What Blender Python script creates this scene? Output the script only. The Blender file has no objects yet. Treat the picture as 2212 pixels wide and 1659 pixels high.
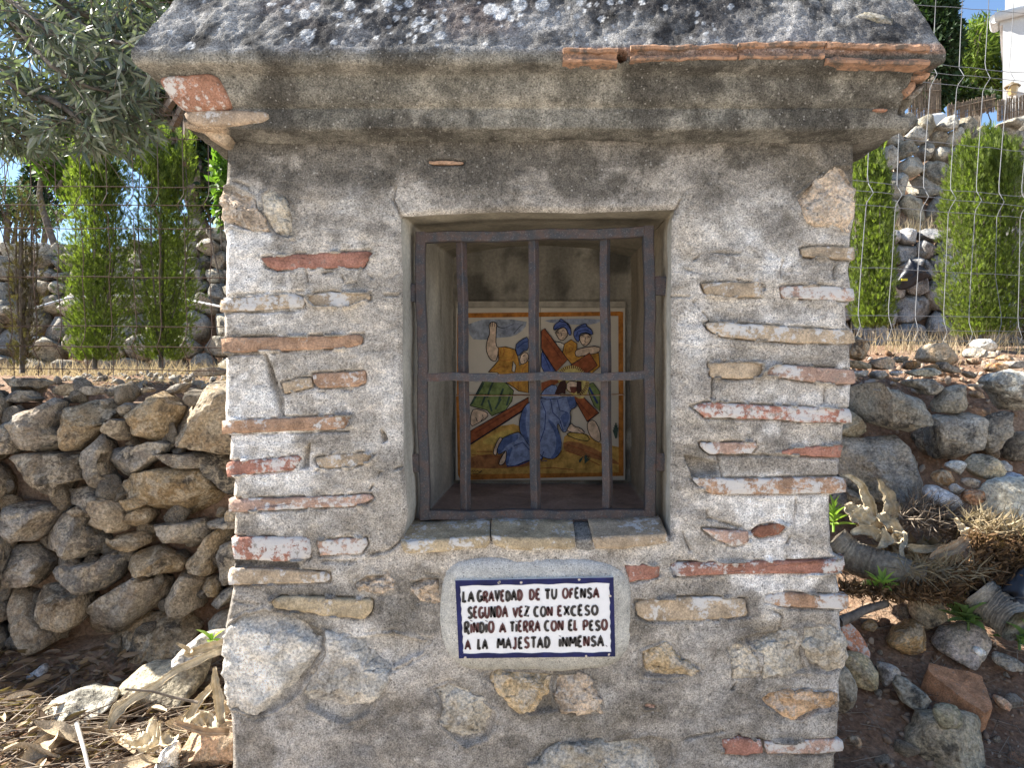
import bpy, bmesh, math, random
import numpy as np
from mathutils import Vector, Matrix, Euler

random.seed(7)
RNG = np.random.default_rng(11)
S = bpy.context.scene
COL = S.collection

# ------------------------------------------------------------------ camera, sky, sun, exposure
EYE = 1.0            # eye height
CAMD = 1.6           # metres from the lens to the shrine's front
FPX = 1600.0         # focal length in units of the 2212 px wide picture
cam = bpy.data.cameras.new('camera')
cam.sensor_width = 36.0
cam.lens = 36.0 * FPX / 2212.0
cam.clip_start = 0.05
cam.clip_end = 500
camo = bpy.data.objects.new('camera', cam)
camo.location = (0, -CAMD, EYE)
camo.rotation_euler = (math.pi / 2, 0, 0)
COL.objects.link(camo)
S.camera = camo

SUN = Vector((-0.74, 0.20, 0.64)).normalized()
world = bpy.data.worlds.new('World')
S.world = world
world.use_nodes = True
wn = world.node_tree
sky = wn.nodes.new('ShaderNodeTexSky')
sky.sky_type = 'NISHITA'
sky.sun_disc = False
sky.sun_elevation = math.asin(SUN.z)
sky.sun_rotation = math.atan2(SUN.x, SUN.y)
sky.air_density = 1.0
sky.dust_density = 0.1
sky.ozone_density = 3.5
wn.links.new(sky.outputs[0], wn.nodes['Background'].inputs[0])
wn.nodes['Background'].inputs[1].default_value = 0.075
sun = bpy.data.lights.new('sun', 'SUN')
sun.energy = 5.0
sun.angle = math.radians(0.5)
sun.color = (1.0, 0.95, 0.87)
suno = bpy.data.objects.new('sun', sun)
suno.location = SUN * 20
suno.rotation_euler = SUN.to_track_quat('Z', 'Y').to_euler()
COL.objects.link(suno)
S.view_settings.view_transform = 'Standard'
S.view_settings.look = 'None'
S.view_settings.gamma = 1
S.view_settings.exposure = 1.72
S.cycles.max_bounces = 8
S.cycles.diffuse_bounces = 5
S.cycles.transparent_max_bounces = 8

# ------------------------------------------------------------------ helpers
def W(px, py, y):
    """pixel of the 2212 x 1659 picture, taken to the plane at depth y -> world"""
    d = y + CAMD
    return ((px - 1106.0) * d / FPX, y, EYE + (829.5 - py) * d / FPX)

def reg(x0, y0, w, out):
    k = w / out * 0.858696
    X, Y = x0 * 0.858696, y0 * 0.858696
    return lambda pts: [(X + a * k, Y + b * k) for a, b in pts]

ZA = reg(0, 0, 860, 2212);      ZB = reg(860, 0, 860, 2212);     ZC = reg(1716, 0, 860, 2212)
ZD = reg(0, 644, 860, 2212);    ZE = reg(860, 644, 860, 2212);   ZF = reg(1716, 644, 860, 2212)
ZG = reg(0, 1288, 860, 2212);   ZH = reg(860, 1288, 860, 2212);  ZI = reg(1716, 1288, 860, 2212)
ZR4 = reg(2090, 840, 486, 1753); ZR5 = reg(2090, 1240, 486, 2212); ZR6 = reg(2090, 1540, 486, 2057)
ZL7 = reg(0, 920, 580, 2212);   ZL8 = reg(0, 1240, 580, 2092);   ZL9 = reg(0, 1580, 580, 1270)
ZP = reg(1130, 760, 470, 1624)
ID = lambda p: p

def _hash(ix, iy, iz, seed):
    h = (ix.astype(np.uint32) * np.uint32(374761393) + iy.astype(np.uint32) * np.uint32(668265263)
         + iz.astype(np.uint32) * np.uint32(2246822519) + np.uint32(seed * 3266489917 % 4294967296))
    h ^= h >> np.uint32(13); h *= np.uint32(1274126177); h ^= h >> np.uint32(16)
    h *= np.uint32(2654435761); h ^= h >> np.uint32(15)
    return (h & np.uint32(0xffff)).astype(np.float32) / 65535.0

def vnoise(p, seed=0):
    f = np.floor(p); t = (p - f).astype(np.float32); t = t * t * (3 - 2 * t)
    i = f.astype(np.int64)
    x, y, z = i[:, 0], i[:, 1], i[:, 2]
    r = 0
    for dx in (0, 1):
        wx = t[:, 0] if dx else 1 - t[:, 0]
        for dy in (0, 1):
            wy = t[:, 1] if dy else 1 - t[:, 1]
            for dz in (0, 1):
                wz = t[:, 2] if dz else 1 - t[:, 2]
                r = r + wx * wy * wz * _hash(x + dx, y + dy, z + dz, seed)
    return r

def fbm(p, scale, octs=4, seed=0, rough=0.5):
    p = np.asarray(p, dtype=np.float64) * scale + seed * 17.31
    a, s, r = 1.0, 0.0, 0.0
    for o in range(octs):
        r = r + a * vnoise(p, seed + o * 7); s += a
        p = p * 2.03 + 5.7; a *= rough
    return r / s

def sstep(a, b, x):
    t = np.clip((x - a) / (b - a), 0, 1)
    return t * t * (3 - 2 * t)

def mesh_obj(name, verts, faces, mat, parent=None, ploc=(0, 0, 0), smooth=True, col=None, tint=None, base=None, mats=None, midx=None):
    me = bpy.data.meshes.new(name)
    verts = np.asarray(verts, dtype=np.float64).reshape(-1, 3)
    if base is not None:
        verts = verts - np.asarray(base)
    if isinstance(faces, np.ndarray):
        n, k = faces.shape
        me.vertices.add(len(verts)); me.vertices.foreach_set('co', verts.astype(np.float32).ravel())
        me.loops.add(n * k); me.loops.foreach_set('vertex_index', faces.astype(np.int32).ravel())
        me.polygons.add(n)
        me.polygons.foreach_set('loop_start', np.arange(0, n * k, k, dtype=np.int32))
        me.update(calc_edges=True)
        me.validate()
    else:
        me.from_pydata([tuple(v) for v in verts], [], faces)
    if smooth:
        me.polygons.foreach_set('use_smooth', np.ones(len(me.polygons), dtype=bool))
    if mats:
        for m in mats: me.materials.append(m)
        if midx is not None: me.polygons.foreach_set('material_index', np.asarray(midx, dtype=np.int32))
    elif mat:
        me.materials.append(mat)
    if col is not None:
        a = me.color_attributes.new('Col', 'FLOAT_COLOR', 'POINT')
        c = np.ones((len(verts), 4), dtype=np.float32); c[:, :3] = col
        a.data.foreach_set('color', c.ravel())
    me.update()
    o = bpy.data.objects.new(name, me)
    COL.objects.link(o)
    if base is not None: o.location = base
    if tint is not None: o.color = (tint[0], tint[1], tint[2], 1)
    if parent is not None: adopt(o, parent, ploc)
    return o

def adopt(o, parent, ploc=None):
    o.parent = parent
    l = Vector(parent.location)
    o.matrix_parent_inverse = Matrix.Translation(-l)

def thing(name, label, cat, loc=(0, 0, 0), group=None):
    o = bpy.data.objects.new(name, None)
    o.empty_display_size = 0.1
    COL.objects.link(o); o.location = loc
    return tag(o, label, cat, group)

def tag(o, label, cat, group=None):
    o['label'] = label; o['category'] = cat
    if group: o['group'] = group
    return o

def grid_faces(nr, nc, off=0, wrap=False, flip=False):
    r = np.arange(nr - 1)[:, None]; c = np.arange(nc if wrap else nc - 1)[None, :]
    c2 = (c + 1) % nc
    a = r * nc + c; b = r * nc + c2; d = (r + 1) * nc + c2; e = (r + 1) * nc + c
    q = np.stack([a, b, d, e], -1).reshape(-1, 4) + off
    return q[:, ::-1].copy() if flip else q

def resample(poly, n, jit=0.0, rng=RNG):
    P = np.asarray(poly, dtype=np.float64)
    Q = np.vstack([P, P[:1]])
    d = np.linalg.norm(np.diff(Q, axis=0), axis=1); s = np.concatenate([[0], np.cumsum(d)])
    t = np.linspace(0, s[-1], n, endpoint=False)
    return np.stack([np.interp(t, s, Q[:, 0]), np.interp(t, s, Q[:, 1])], 1)

def chaikin(P, k=1):
    P = np.asarray(P, dtype=np.float64)
    for _ in range(k):
        N = np.roll(P, -1, axis=0)
        P = np.stack([0.75 * P + 0.25 * N, 0.25 * P + 0.75 * N], 1).reshape(-1, 2)
    return P

def pillow(poly, yf, thick, bulge, rough=0.0, seed=0, n=36, rings=6, cuts=0, smooth=1, edge=0.97, tilt=0.0, rscale=None, flat=2.0):
    """closed stone body whose outline, seen from the front, is poly (picture px) at depth yf."""
    P = np.array([W(x, y, yf) for x, y in poly])[:, [0, 2]]
    if smooth: P = chaikin(P, smooth)
    area = 0.5 * np.sum(P[:, 0] * np.roll(P[:, 1], -1) - np.roll(P[:, 0], -1) * P[:, 1])
    if area < 0: P = P[::-1]
    P = resample(P, n)
    size = math.sqrt(abs(area)) + 1e-6
    c = P.mean(0)
    prof = [(0.55, thick), (0.9, thick * 0.85), (1.0, thick * 0.5), (1.0, thick * 0.12), (edge, -bulge * 0.25)]
    for k in range(1, rings):
        r = 1 - k / rings
        prof.append((edge * (0.12 + 0.88 * r), -bulge * (0.25 + 0.75 * math.sqrt(max(0, 1 - r ** flat)))))
    V = []
    for s, dy in prof:
        q = c + (P - c) * s
        V.append(np.stack([q[:, 0], np.full(n, yf + dy), q[:, 1]], 1))
    V.append(np.array([[c[0], yf + thick, c[1]], [c[0], yf - bulge, c[1]]]))
    V = np.vstack(V)
    nr = len(prof)
    F = grid_faces(nr, n, 0, True).tolist()
    i0, i1 = nr * n, nr * n + 1
    for k in range(n):
        F.append((i0, (k + 1) % n, k)); F.append((i1, (nr - 1) * n + k, (nr - 1) * n + (k + 1) % n))
    rs = np.random.default_rng(seed + 5)
    cc = np.array([c[0], yf + thick * 0.3, c[1]])
    if cuts:
        for _ in range(cuts):
            nn = rs.normal(size=3); nn[1] = -(abs(nn[1]) * 0.9 + .85); nn /= np.linalg.norm(nn)
            dd = (V - cc) @ nn
            lim = dd.max() * rs.uniform(0.45, 0.86)
            ex = np.clip(dd - lim, 0, None) * 0.96
            V = V - ex[:, None] * nn
    if tilt:
        V[:, 1] += (V[:, 2] - c[1]) * tilt
    if rough:
        f = rscale or 3.2 / size
        d = fbm(V, f, 4, seed) - 0.5
        d2 = np.abs(fbm(V, f * 2.3, 3, seed + 3) - 0.5)
        dirv = V - cc; dirv /= (np.linalg.norm(dirv, axis=1, keepdims=True) + 1e-9)
        dirv[:, 1] -= 0.4
        d3 = np.abs(fbm(V, f * 4.5, 3, seed + 9) - 0.5)
        V = V + dirv * ((d * 1.8 - d2 * 1.1 - d3 * .55) * rough * size)[:, None]
    return V, F

def tube(pts, rad, sides=6, cap=True):
    pts = np.asarray(pts, dtype=np.float64); n = len(pts)
    rad = np.broadcast_to(np.asarray(rad, dtype=np.float64), (n,))
    T = np.gradient(pts, axis=0); T /= (np.linalg.norm(T, axis=1, keepdims=True) + 1e-9)
    ref = np.array([0.13, 0.31, 0.94]) if abs(T[0, 2]) < 0.85 else np.array([0.95, 0.2, 0.1])
    V = []
    for i in range(n):
        a = np.cross(T[i], ref); a /= np.linalg.norm(a) + 1e-9
        b = np.cross(T[i], a)
        for k in range(sides):
            t = 2 * math.pi * k / sides
            V.append(pts[i] + rad[i] * (math.cos(t) * a + math.sin(t) * b))
    F = grid_faces(n, sides, 0, True).tolist()
    if cap:
        F.append(tuple(range(sides))); F.append(tuple(range((n - 1) * sides, n * sides))[::-1])
    return np.array(V), F

class Bag:
    def __init__(self): self.V, self.F, self.M, self.n = [], [], [], 0
    def add(self, V, F, m=0):
        V = np.asarray(V); self.V.append(V)
        self.F += [tuple(int(i) + self.n for i in f) for f in F]
        self.M += [m] * len(F); self.n += len(V)
    def box(self, x0, x1, y0, y1, z0, z1, m=0):
        V = [(x, y, z) for x in (x0, x1) for y in (y0, y1) for z in (z0, z1)]
        self.add(V, [(0, 1, 3, 2), (4, 6, 7, 5), (0, 4, 5, 1), (2, 3, 7, 6), (0, 2, 6, 4), (1, 5, 7, 3)], m)
    def build(self, name, mat, parent=None, smooth=False, **k):
        return mesh_obj(name, np.vstack(self.V), self.F, mat, parent, smooth=smooth,
                        midx=self.M if k.get('mats') else None, **k)

def smoothpath(pts, n=16):
    pts = np.asarray(pts, dtype=np.float64)
    t = np.linspace(0, len(pts) - 1, n)
    m = len(pts)
    out = []
    for u in t:
        i = min(int(u), m - 2); f = u - i
        p0 = pts[max(i - 1, 0)]; p1 = pts[i]; p2 = pts[i + 1]; p3 = pts[min(i + 2, m - 1)]
        out.append(0.5 * ((2 * p1) + (p2 - p0) * f + (2 * p0 - 5 * p1 + 4 * p2 - p3) * f * f + (3 * p1 - p0 - 3 * p2 + p3) * f ** 3))
    return np.array(out)

# ------------------------------------------------------------------ materials
class NT:
    def __init__(self, name, rough=0.9, spec=0.2):
        self.m = bpy.data.materials.new(name); self.m.use_nodes = True
        self.t = self.m.node_tree; self.b = self.t.nodes['Principled BSDF']
        self.b.inputs['Roughness'].default_value = rough
        self.b.inputs['Specular IOR Level'].default_value = spec
        self.co = None
    def n(self, typ, **k):
        o = self.t.nodes.new(typ)
        for a, v in k.items(): setattr(o, a, v)
        return o
    def l(self, a, b): self.t.links.new(a, b)
    def coord(self, jitter=False):
        if self.co is None:
            c = self.n('ShaderNodeTexCoord').outputs['Object']
            if jitter:
                r = self.n('ShaderNodeObjectInfo').outputs['Random']
                v = self.n('ShaderNodeVectorMath', operation='SCALE'); v.inputs[0].default_value = (37, 91, 53)
                self.l(r, v.inputs['Scale'])
                a = self.n('ShaderNodeVectorMath', operation='ADD'); self.l(c, a.inputs[0]); self.l(v.outputs[0], a.inputs[1])
                c = a.outputs[0]
            self.co = c
        return self.co
    def noise(self, scale, detail=3, rough=0.55, dist=0.0, stretch=None):
        o = self.n('ShaderNodeTexNoise'); o.inputs['Scale'].default_value = scale
        o.inputs['Detail'].default_value = detail; o.inputs['Roughness'].default_value = rough
        o.inputs['Distortion'].default_value = dist
        c = self.coord()
        if stretch:
            m = self.n('ShaderNodeMapping'); m.inputs['Scale'].default_value = stretch
            self.l(c, m.inputs['Vector']); c = m.outputs[0]
        self.l(c, o.inputs['Vector'])
        return o.outputs['Fac']
    def voro(self, scale, feat='F1', out='Distance'):
        o = self.n('ShaderNodeTexVoronoi', feature=feat); o.inputs['Scale'].default_value = scale
        self.l(self.coord(), o.inputs['Vector'])
        return o.outputs[out]
    def ramp(self, fac, stops, interp='LINEAR'):
        o = self.n('ShaderNodeValToRGB'); cr = o.color_ramp; cr.interpolation = interp
        while len(cr.elements) < len(stops): cr.elements.new(0.5)
        for e, (p, c) in zip(cr.elements, stops):
            e.position = p; e.color = (c, c, c, 1) if not isinstance(c, tuple) else (*c, 1)
        self.l(fac, o.inputs[0])
        return o.outputs[0]
    def mix(self, fac, a, b, mode='MIX'):
        o = self.n('ShaderNodeMix', data_type='RGBA', blend_type=mode)
        for s, v in ((o.inputs['Factor'], fac), (o.inputs[6], a), (o.inputs[7], b)):
            if isinstance(v, (int, float)):
                s.default_value = v if s.type == 'VALUE' else (v, v, v, 1)
            elif isinstance(v, tuple): s.default_value = (*v, 1)
            else: self.l(v, s)
        return o.outputs[2]
    def math(self, op, a, b=0.0, clamp=False):
        o = self.n('ShaderNodeMath', operation=op); o.use_clamp = clamp
        for s, v in ((o.inputs[0], a), (o.inputs[1], b)):
            if isinstance(v, (int, float)): s.default_value = v
            else: self.l(v, s)
        return o.outputs[0]
    def attr(self, name='Col'):
        return self.n('ShaderNodeVertexColor', layer_name=name).outputs['Color']
    def tint(self): return self.n('ShaderNodeObjectInfo').outputs['Color']
    def island(self): return self.n('ShaderNodeNewGeometry').outputs['Random Per Island']
    def bump(self, h, strength, dist):
        o = self.n('ShaderNodeBump'); o.inputs['Strength'].default_value = strength; o.inputs['Distance'].default_value = dist
        self.l(h, o.inputs['Height'])
        nrm = self.b.inputs['Normal']
        if nrm.is_linked: self.l(nrm.links[0].from_socket, o.inputs['Normal'])
        self.l(o.outputs[0], nrm)
    def color(self, c): 
        if isinstance(c, tuple): self.b.inputs['Base Color'].default_value = (*c, 1)
        else: self.l(c, self.b.inputs['Base Color'])
    def rough(self, r): self.l(r, self.b.inputs['Roughness'])

def mat_mortar(name='lime_mortar', grain=1.0, contrast=1.0):
    m = NT(name, 0.95, 0.12); m.coord()
    c = m.attr()
    g = m.noise(300 * grain, 3, 0.7)
    c = m.mix(1.0, c, m.ramp(g, [(0.30, 1 - 0.72 * contrast), (0.5, 1.0), (0.70, 1 + 0.75 * contrast)]), 'MULTIPLY')
    g3 = m.noise(26 * grain, 5, 0.68, 0.3)
    c = m.mix(1.0, c, m.ramp(g3, [(0.32, 1 - 0.28 * contrast), (0.5, 1.0), (0.68, 1 + 0.28 * contrast)]), 'MULTIPLY')
    g2 = m.noise(75 * grain, 4, 0.65)
    c = m.mix(1.0, c, m.ramp(g2, [(0.3, 1 - 0.4 * contrast), (0.7, 1 + 0.35 * contrast)]), 'MULTIPLY')
    v = m.n('ShaderNodeTexVoronoi'); v.inputs['Scale'].default_value = 200 * grain; m.l(m.coord(), v.inputs['Vector'])
    sep = m.n('ShaderNodeSeparateColor'); m.l(v.outputs['Color'], sep.inputs[0])
    wg = m.math('MULTIPLY', m.math('LESS_THAN', v.outputs['Distance'], m.math('MULTIPLY', sep.outputs[2], 0.5)), m.math('GREATER_THAN', sep.outputs[0], 0.86))
    c = m.mix(m.math('MULTIPLY', wg, 0.36), c, (0.62, 0.58, 0.52))
    pg = m.math('MULTIPLY', m.math('LESS_THAN', v.outputs['Distance'], m.math('MULTIPLY', sep.outputs[2], 0.55)), m.math('LESS_THAN', sep.outputs[1], 0.13))
    c = m.mix(m.math('MULTIPLY', pg, 0.5), c, (0.035, 0.03, 0.026))
    m.color(c)
    m.bump(g2, 0.5, 0.006); m.bump(g, 0.7, 0.0035)
    return m.m

def mat_plaster():
    m = NT('smooth_plaster', 0.85, 0.2); m.coord()
    c = m.attr()
    c = m.mix(1.0, c, m.ramp(m.noise(9, 5, 0.6, 0.6, (1, 1, .35)), [(0.3, 0.62), (0.7, 1.3)]), 'MULTIPLY')
    c = m.mix(1.0, c, m.ramp(m.noise(120, 3, 0.6), [(0.3, 0.8), (0.7, 1.15)]), 'MULTIPLY')
    m.color(c); m.bump(m.noise(40, 4), 0.3, 0.004)
    return m.m

def mat_brick():
    m = NT('fired_brick', 0.9, 0.15); m.coord(True)
    t = m.tint()
    c = m.mix(1.0, t, m.ramp(m.noise(30, 4, 0.6), [(0.3, 0.6), (0.7, 1.35)]), 'MULTIPLY')
    c = m.mix(1.0, c, m.ramp(m.noise(260, 3, 0.7), [(0.3, 0.6), (0.7, 1.35)]), 'MULTIPLY')
    al = m.math('MULTIPLY', m.math('SUBTRACT', m.n('ShaderNodeObjectInfo').outputs['Alpha'], 0.75), 0.16)
    w = m.ramp(m.math('ADD', al, m.math('ADD', m.math('MULTIPLY', m.noise(13, 3, 0.6), 0.5), m.math('MULTIPLY', m.noise(70, 6, 0.75), 0.5))), [(0.515, 0.0), (0.56, 0.92)])
    c = m.mix(w, c, (0.64, 0.61, 0.57))
    d = m.ramp(m.noise(60, 5, 0.7), [(0.58, 0.0), (0.66, 0.75)])
    c = m.mix(d, c, (0.22, 0.19, 0.155))
    m.color(c)
    m.bump(m.noise(45, 4, 0.6), 0.5, 0.006); m.bump(m.noise(300, 3, 0.7), 0.6, 0.0025)
    return m.m

def mat_stone(name, scale=1.0, lichen=0.5, warm=0.5, dark=0.75, lcol=(0.58, 0.49, 0.36)):
    m = NT(name, 0.92, 0.15); m.coord(True)
    t = m.tint()
    c = m.mix(1.0, t, m.ramp(m.noise(5 * scale, 5, 0.62, 0.4), [(0.3, 0.36), (0.7, 1.7)]), 'MULTIPLY')
    o = m.ramp(m.noise(7 * scale, 4, 0.6, 0.8), [(0.48, 0.0), (0.68, warm)])
    c = m.mix(o, c, (0.36, 0.235, 0.12))
    k = m.ramp(m.noise(11 * scale, 5, 0.7), [(0.52, 0.0), (0.64, dark)])
    c = m.mix(k, c, (0.075, 0.068, 0.06))
    li = m.ramp(m.noise(24 * scale, 5, 0.7, 0.5), [(0.50, 0.0), (0.555, lichen)])
    c = m.mix(li, c, lcol)
    c = m.mix(1.0, c, m.ramp(m.noise(110 * scale, 4, 0.72), [(0.3, 0.42), (0.7, 1.6)]), 'MULTIPLY')
    m.color(c)
    m.bump(m.noise(9 * scale, 6, 0.65), 0.9, 0.045 / scale); m.bump(m.noise(60 * scale, 5, 0.75), 0.95, 0.012 / scale)
    return m.m

def mat_leaf(name, ca, cb, trans=0.45, rough=0.5, spec=0.3, tc=None):
    m = NT(name, rough, spec)
    r = m.island()
    c = m.ramp(r, [(0.0, ca), (1.0, cb)])
    m.color(c)
    if trans:
        tr = m.n('ShaderNodeBsdfTranslucent')
        if tc: tr.inputs[0].default_value = (*tc, 1)
        else: m.l(m.mix(1.0, c, (1.5, 1.7, 0.7), 'MULTIPLY'), tr.inputs[0])
        mx = m.n('ShaderNodeMixShader'); mx.inputs[0].default_value = trans
        m.l(m.b.outputs[0], mx.inputs[1]); m.l(tr.outputs[0], mx.inputs[2])
        m.l(mx.outputs[0], m.t.nodes['Material Output'].inputs['Surface'])
    return m.m

def mat_plain(name, c, rough=0.7, spec=0.3, nscale=None, amt=0.4, bump=0.0, metal=0.0):
    m = NT(name, rough, spec); m.coord()
    if nscale:
        m.color(m.mix(1.0, c, m.ramp(m.noise(nscale, 5, 0.65), [(0.3, 1 - amt), (0.7, 1 + amt)]), 'MULTIPLY'))
        if bump: m.bump(m.noise(nscale * 1.7, 4), 0.5, bump)
    else: m.color(c)
    m.b.inputs['Metallic'].default_value = metal
    return m.m

def mat_iron():
    m = NT('painted_iron', 0.55, 0.4); m.coord()
    n1 = m.noise(38, 5, 0.7)
    c = m.mix(m.ramp(n1, [(0.42, 0.0), (0.58, 1.0)]), (0.082, 0.055, 0.046), (0.042, 0.043, 0.048))
    fl = m.ramp(m.noise(300, 3, 0.7), [(0.56, 0.0), (0.66, 0.45)])
    c = m.mix(fl, c, (0.22, 0.205, 0.205))
    rs = m.ramp(m.noise(26, 4, 0.6), [(0.64, 0.0), (0.76, 0.7)])
    c = m.mix(rs, c, (0.13, 0.055, 0.03))
    m.color(c); m.bump(m.noise(160, 4, 0.7), 0.5, 0.0015); m.bump(m.noise(22, 3), 0.3, 0.004)
    return m.m

def mat_ground():
    m = NT('earth', 0.97, 0.1); m.coord()
    c = m.ramp(m.noise(3.0, 5, 0.6), [(0.3, (0.17, 0.10, 0.065)), (0.5, (0.25, 0.155, 0.10)), (0.7, (0.36, 0.26, 0.18))])
    geo = m.n('ShaderNodeNewGeometry'); sx = m.n('ShaderNodeSeparateXYZ'); m.l(geo.outputs['Position'], sx.inputs[0])
    c = m.mix(m.math('MULTIPLY', m.math('LESS_THAN', sx.outputs['Y'], -0.15), 1.0), c, (0.47, 0.435, 0.385))  # ground before the shrine made pale to bounce light onto its front
    c = m.mix(1.0, c, m.ramp(m.noise(70, 4, 0.7), [(0.3, 0.5), (0.7, 1.5)]), 'MULTIPLY')
    v = m.n('ShaderNodeTexVoronoi'); v.inputs['Scale'].default_value = 75; m.l(m.coord(), v.inputs['Vector'])
    sep = m.n('ShaderNodeSeparateColor'); m.l(v.outputs['Color'], sep.inputs[0])
    peb = m.math('MULTIPLY', m.math('LESS_THAN', v.outputs['Distance'], 0.38), m.math('GREATER_THAN', sep.outputs[0], 0.72))
    c = m.mix(m.math('MULTIPLY', peb, 0.7), c, (0.30, 0.23, 0.17))
    m.color(c)
    m.bump(m.noise(18, 5, 0.7), 0.8, 0.02); m.bump(m.noise(120, 4, 0.7), 0.8, 0.006)
    return m.m

M_MORTAR = mat_mortar(contrast=0.72)
M_ROOF = mat_mortar('weathered_roof_mortar', 1.0, 0.75)
M_PLASTER = mat_plaster()
M_BRICK = mat_brick()
M_STONE = mat_stone('limestone', 1.0, 0.6, 0.5, 0.85)
M_INSET = mat_stone('inset_limestone', 1.5, 0.42, 0.3, 0.3, (.62, .59, .54))
M_FAR = mat_stone('pale_limestone', 0.8, 0.25, 0.15)
M_IRON = mat_iron()
M_EARTH = mat_ground()
def mat_terra():
    m = NT('broken_terracotta', .92, .12); m.coord()
    c = m.mix(1.0, (0.41, 0.235, 0.145), m.ramp(m.noise(40, 5, .65), [(.3, .6), (.7, 1.3)]), 'MULTIPLY')
    c = m.mix(m.ramp(m.noise(38, 6, .78), [(.48, 0.0), (.58, .85)]), c, (.11, .095, .08))
    c = m.mix(m.ramp(m.noise(160, 3, .7), [(.66, 0.0), (.72, .6)]), c, (.5, .42, .34))
    m.color(c); m.bump(m.noise(90, 4, .7), .6, .004); return m.m
M_TERRA = mat_terra()
M_RUST = mat_plain('rusty_wire', (0.085, 0.05, 0.035), 0.7, 0.3, 60, 0.4)
M_GALV = mat_plain('galvanised_wire', (0.20, 0.20, 0.20), 0.6, 0.5, 60, 0.2)
M_BARK = mat_plain('grey_bark', (0.16, 0.135, 0.11), 0.9, 0.1, 40, 0.5, 0.01)
M_DRY = mat_leaf('dry_leaf', (0.30, 0.21, 0.12), (0.52, 0.42, 0.27), 0.3, 0.8, 0.15, (0.5, 0.36, 0.18))
M_LITTER = mat_leaf('leaf_litter', (0.085, 0.055, 0.035), (0.34, 0.25, 0.17), 0.15, 0.85, 0.1)
M_TWIG = mat_leaf('dry_twig', (0.10, 0.07, 0.05), (0.42, 0.35, 0.27), 0.0, 0.85, 0.1)
M_STRAW = mat_leaf('dry_grass', (0.28, 0.21, 0.13), (0.52, 0.44, 0.30), 0.3, 0.8, 0.1, (0.6, 0.48, 0.25))
M_BROWN = mat_leaf('withered_succulent', (0.07, 0.04, 0.022), (0.24, 0.15, 0.08), 0.12, 0.85, 0.1)
M_CYP = mat_leaf('cypress_frond', (0.055, 0.082, 0.020), (0.22, 0.265, 0.060), 0.48, 0.6, 0.2)
M_CYPD = mat_leaf('dark_cypress_frond', (0.012, 0.028, 0.012), (0.04, 0.07, 0.025), 0.2, 0.6, 0.2)
M_DEAD = mat_leaf('dead_cypress_frond', (0.06, 0.045, 0.03), (0.13, 0.11, 0.055), 0.2, 0.8, 0.1)
M_OLIVE = mat_leaf('olive_leaf', (0.05, 0.075, 0.05), (0.30, 0.33, 0.25), 0.25, 0.42, 0.45, (0.20, 0.26, 0.08))
M_BROAD = mat_leaf('broadleaf', (0.012, 0.028, 0.010), (0.05, 0.085, 0.022), 0.35, 0.4, 0.4)
M_FIG = mat_leaf('light_green_leaf', (0.06, 0.12, 0.02), (0.16, 0.25, 0.05), 0.5, 0.5, 0.3)
M_PINE = mat_leaf('pine_needles', (0.05, 0.09, 0.02), (0.20, 0.25, 0.05), 0.4, 0.6, 0.2)
M_GREY = mat_leaf('grey_green_leaf', (0.05, 0.085, 0.05), (0.12, 0.16, 0.09), 0.4, 0.6, 0.2)
M_WEED = mat_leaf('weed_leaf', (0.24, 0.38, 0.08), (0.38, 0.50, 0.13), 0.45, 0.5, 0.3)
M_SAGE = mat_leaf('sage_green_leaf', (0.17, 0.28, 0.10), (0.27, 0.38, 0.16), 0.4, 0.5, 0.3)
M_WHITE = mat_plain('white_render', (0.62, 0.625, 0.62), 0.9, 0.15, 60, 0.08, 0.012)
M_REED = mat_plain('reed_screen', (0.20, 0.155, 0.11), 0.9, 0.1, 30, 0.5)
M_HOSE = mat_plain('pale_hose', (0.62, 0.62, 0.60), 0.5, 0.4)

# ------------------------------------------------------------------ ground
LP = [(-40, 7), (-9, 2.6), (-4.6, .9), (-3.6, -.05), (0, -.02), (.33, 0), (.9, .015), (1.12, .08), (1.30, .5), (1.42, .95), (1.5, .99), (2.2, 1.03), (3.2, 1.05), (3.75, 1.1), (4.0, 2.0), (8, 2.3), (30, 3.5), (140, 8)]  # rise behind the camera is added, unseen, to bounce sunlight onto the shrine front
RP = [(-40, 7), (-9, 2.6), (-4.6, .9), (-3.6, -.05), (0, -.02), (.33, 0), (.5, .11), (.72, .235), (.9, .33), (1.1, .46), (1.25, .56), (1.42, .9), (1.55, 1.0), (1.9, 1.13), (3, 1.22), (4.55, 1.32), (4.8, 2.26), (5.08, 2.45), (5.55, 3.15), (7, 3.5), (12, 4), (30, 6), (140, 14)]  # same added rise behind the camera
def ground_z(x, y):
    x = np.asarray(x, float); y = np.asarray(y, float)
    l = np.interp(y, *zip(*LP)); r = np.interp(y, *zip(*RP))
    t = sstep(-0.5, 0.7, x)
    return l * (1 - t) + r * t
def ground_n(x, y):
    p = np.stack([x, y, 0 * x], -1)
    z = ground_z(x, y)
    near = 1 - sstep(1.0, 6.0, np.abs(y - 0.8))
    return z + (fbm(p, 7, 4, 3) - 0.5) * (0.025 * near + 0.03) * sstep(-0.4, 0.1, y)
gx = np.concatenate([np.linspace(-90, -6, 16), np.linspace(-5.5, -2.2, 14), np.arange(-2.1, 2.6, 0.022), np.linspace(2.7, 6, 14), np.linspace(7, 90, 16)])
gy = np.concatenate([np.linspace(-40, -3, 10), np.linspace(-2.6, 0.1, 14), np.arange(0.15, 2.2, 0.022), np.linspace(2.3, 6, 40), np.linspace(6.5, 30, 16), np.linspace(36, 140, 8)])
GX, GY = np.meshgrid(gx, gy)
GZ = ground_n(GX.ravel(), GY.ravel())
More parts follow.
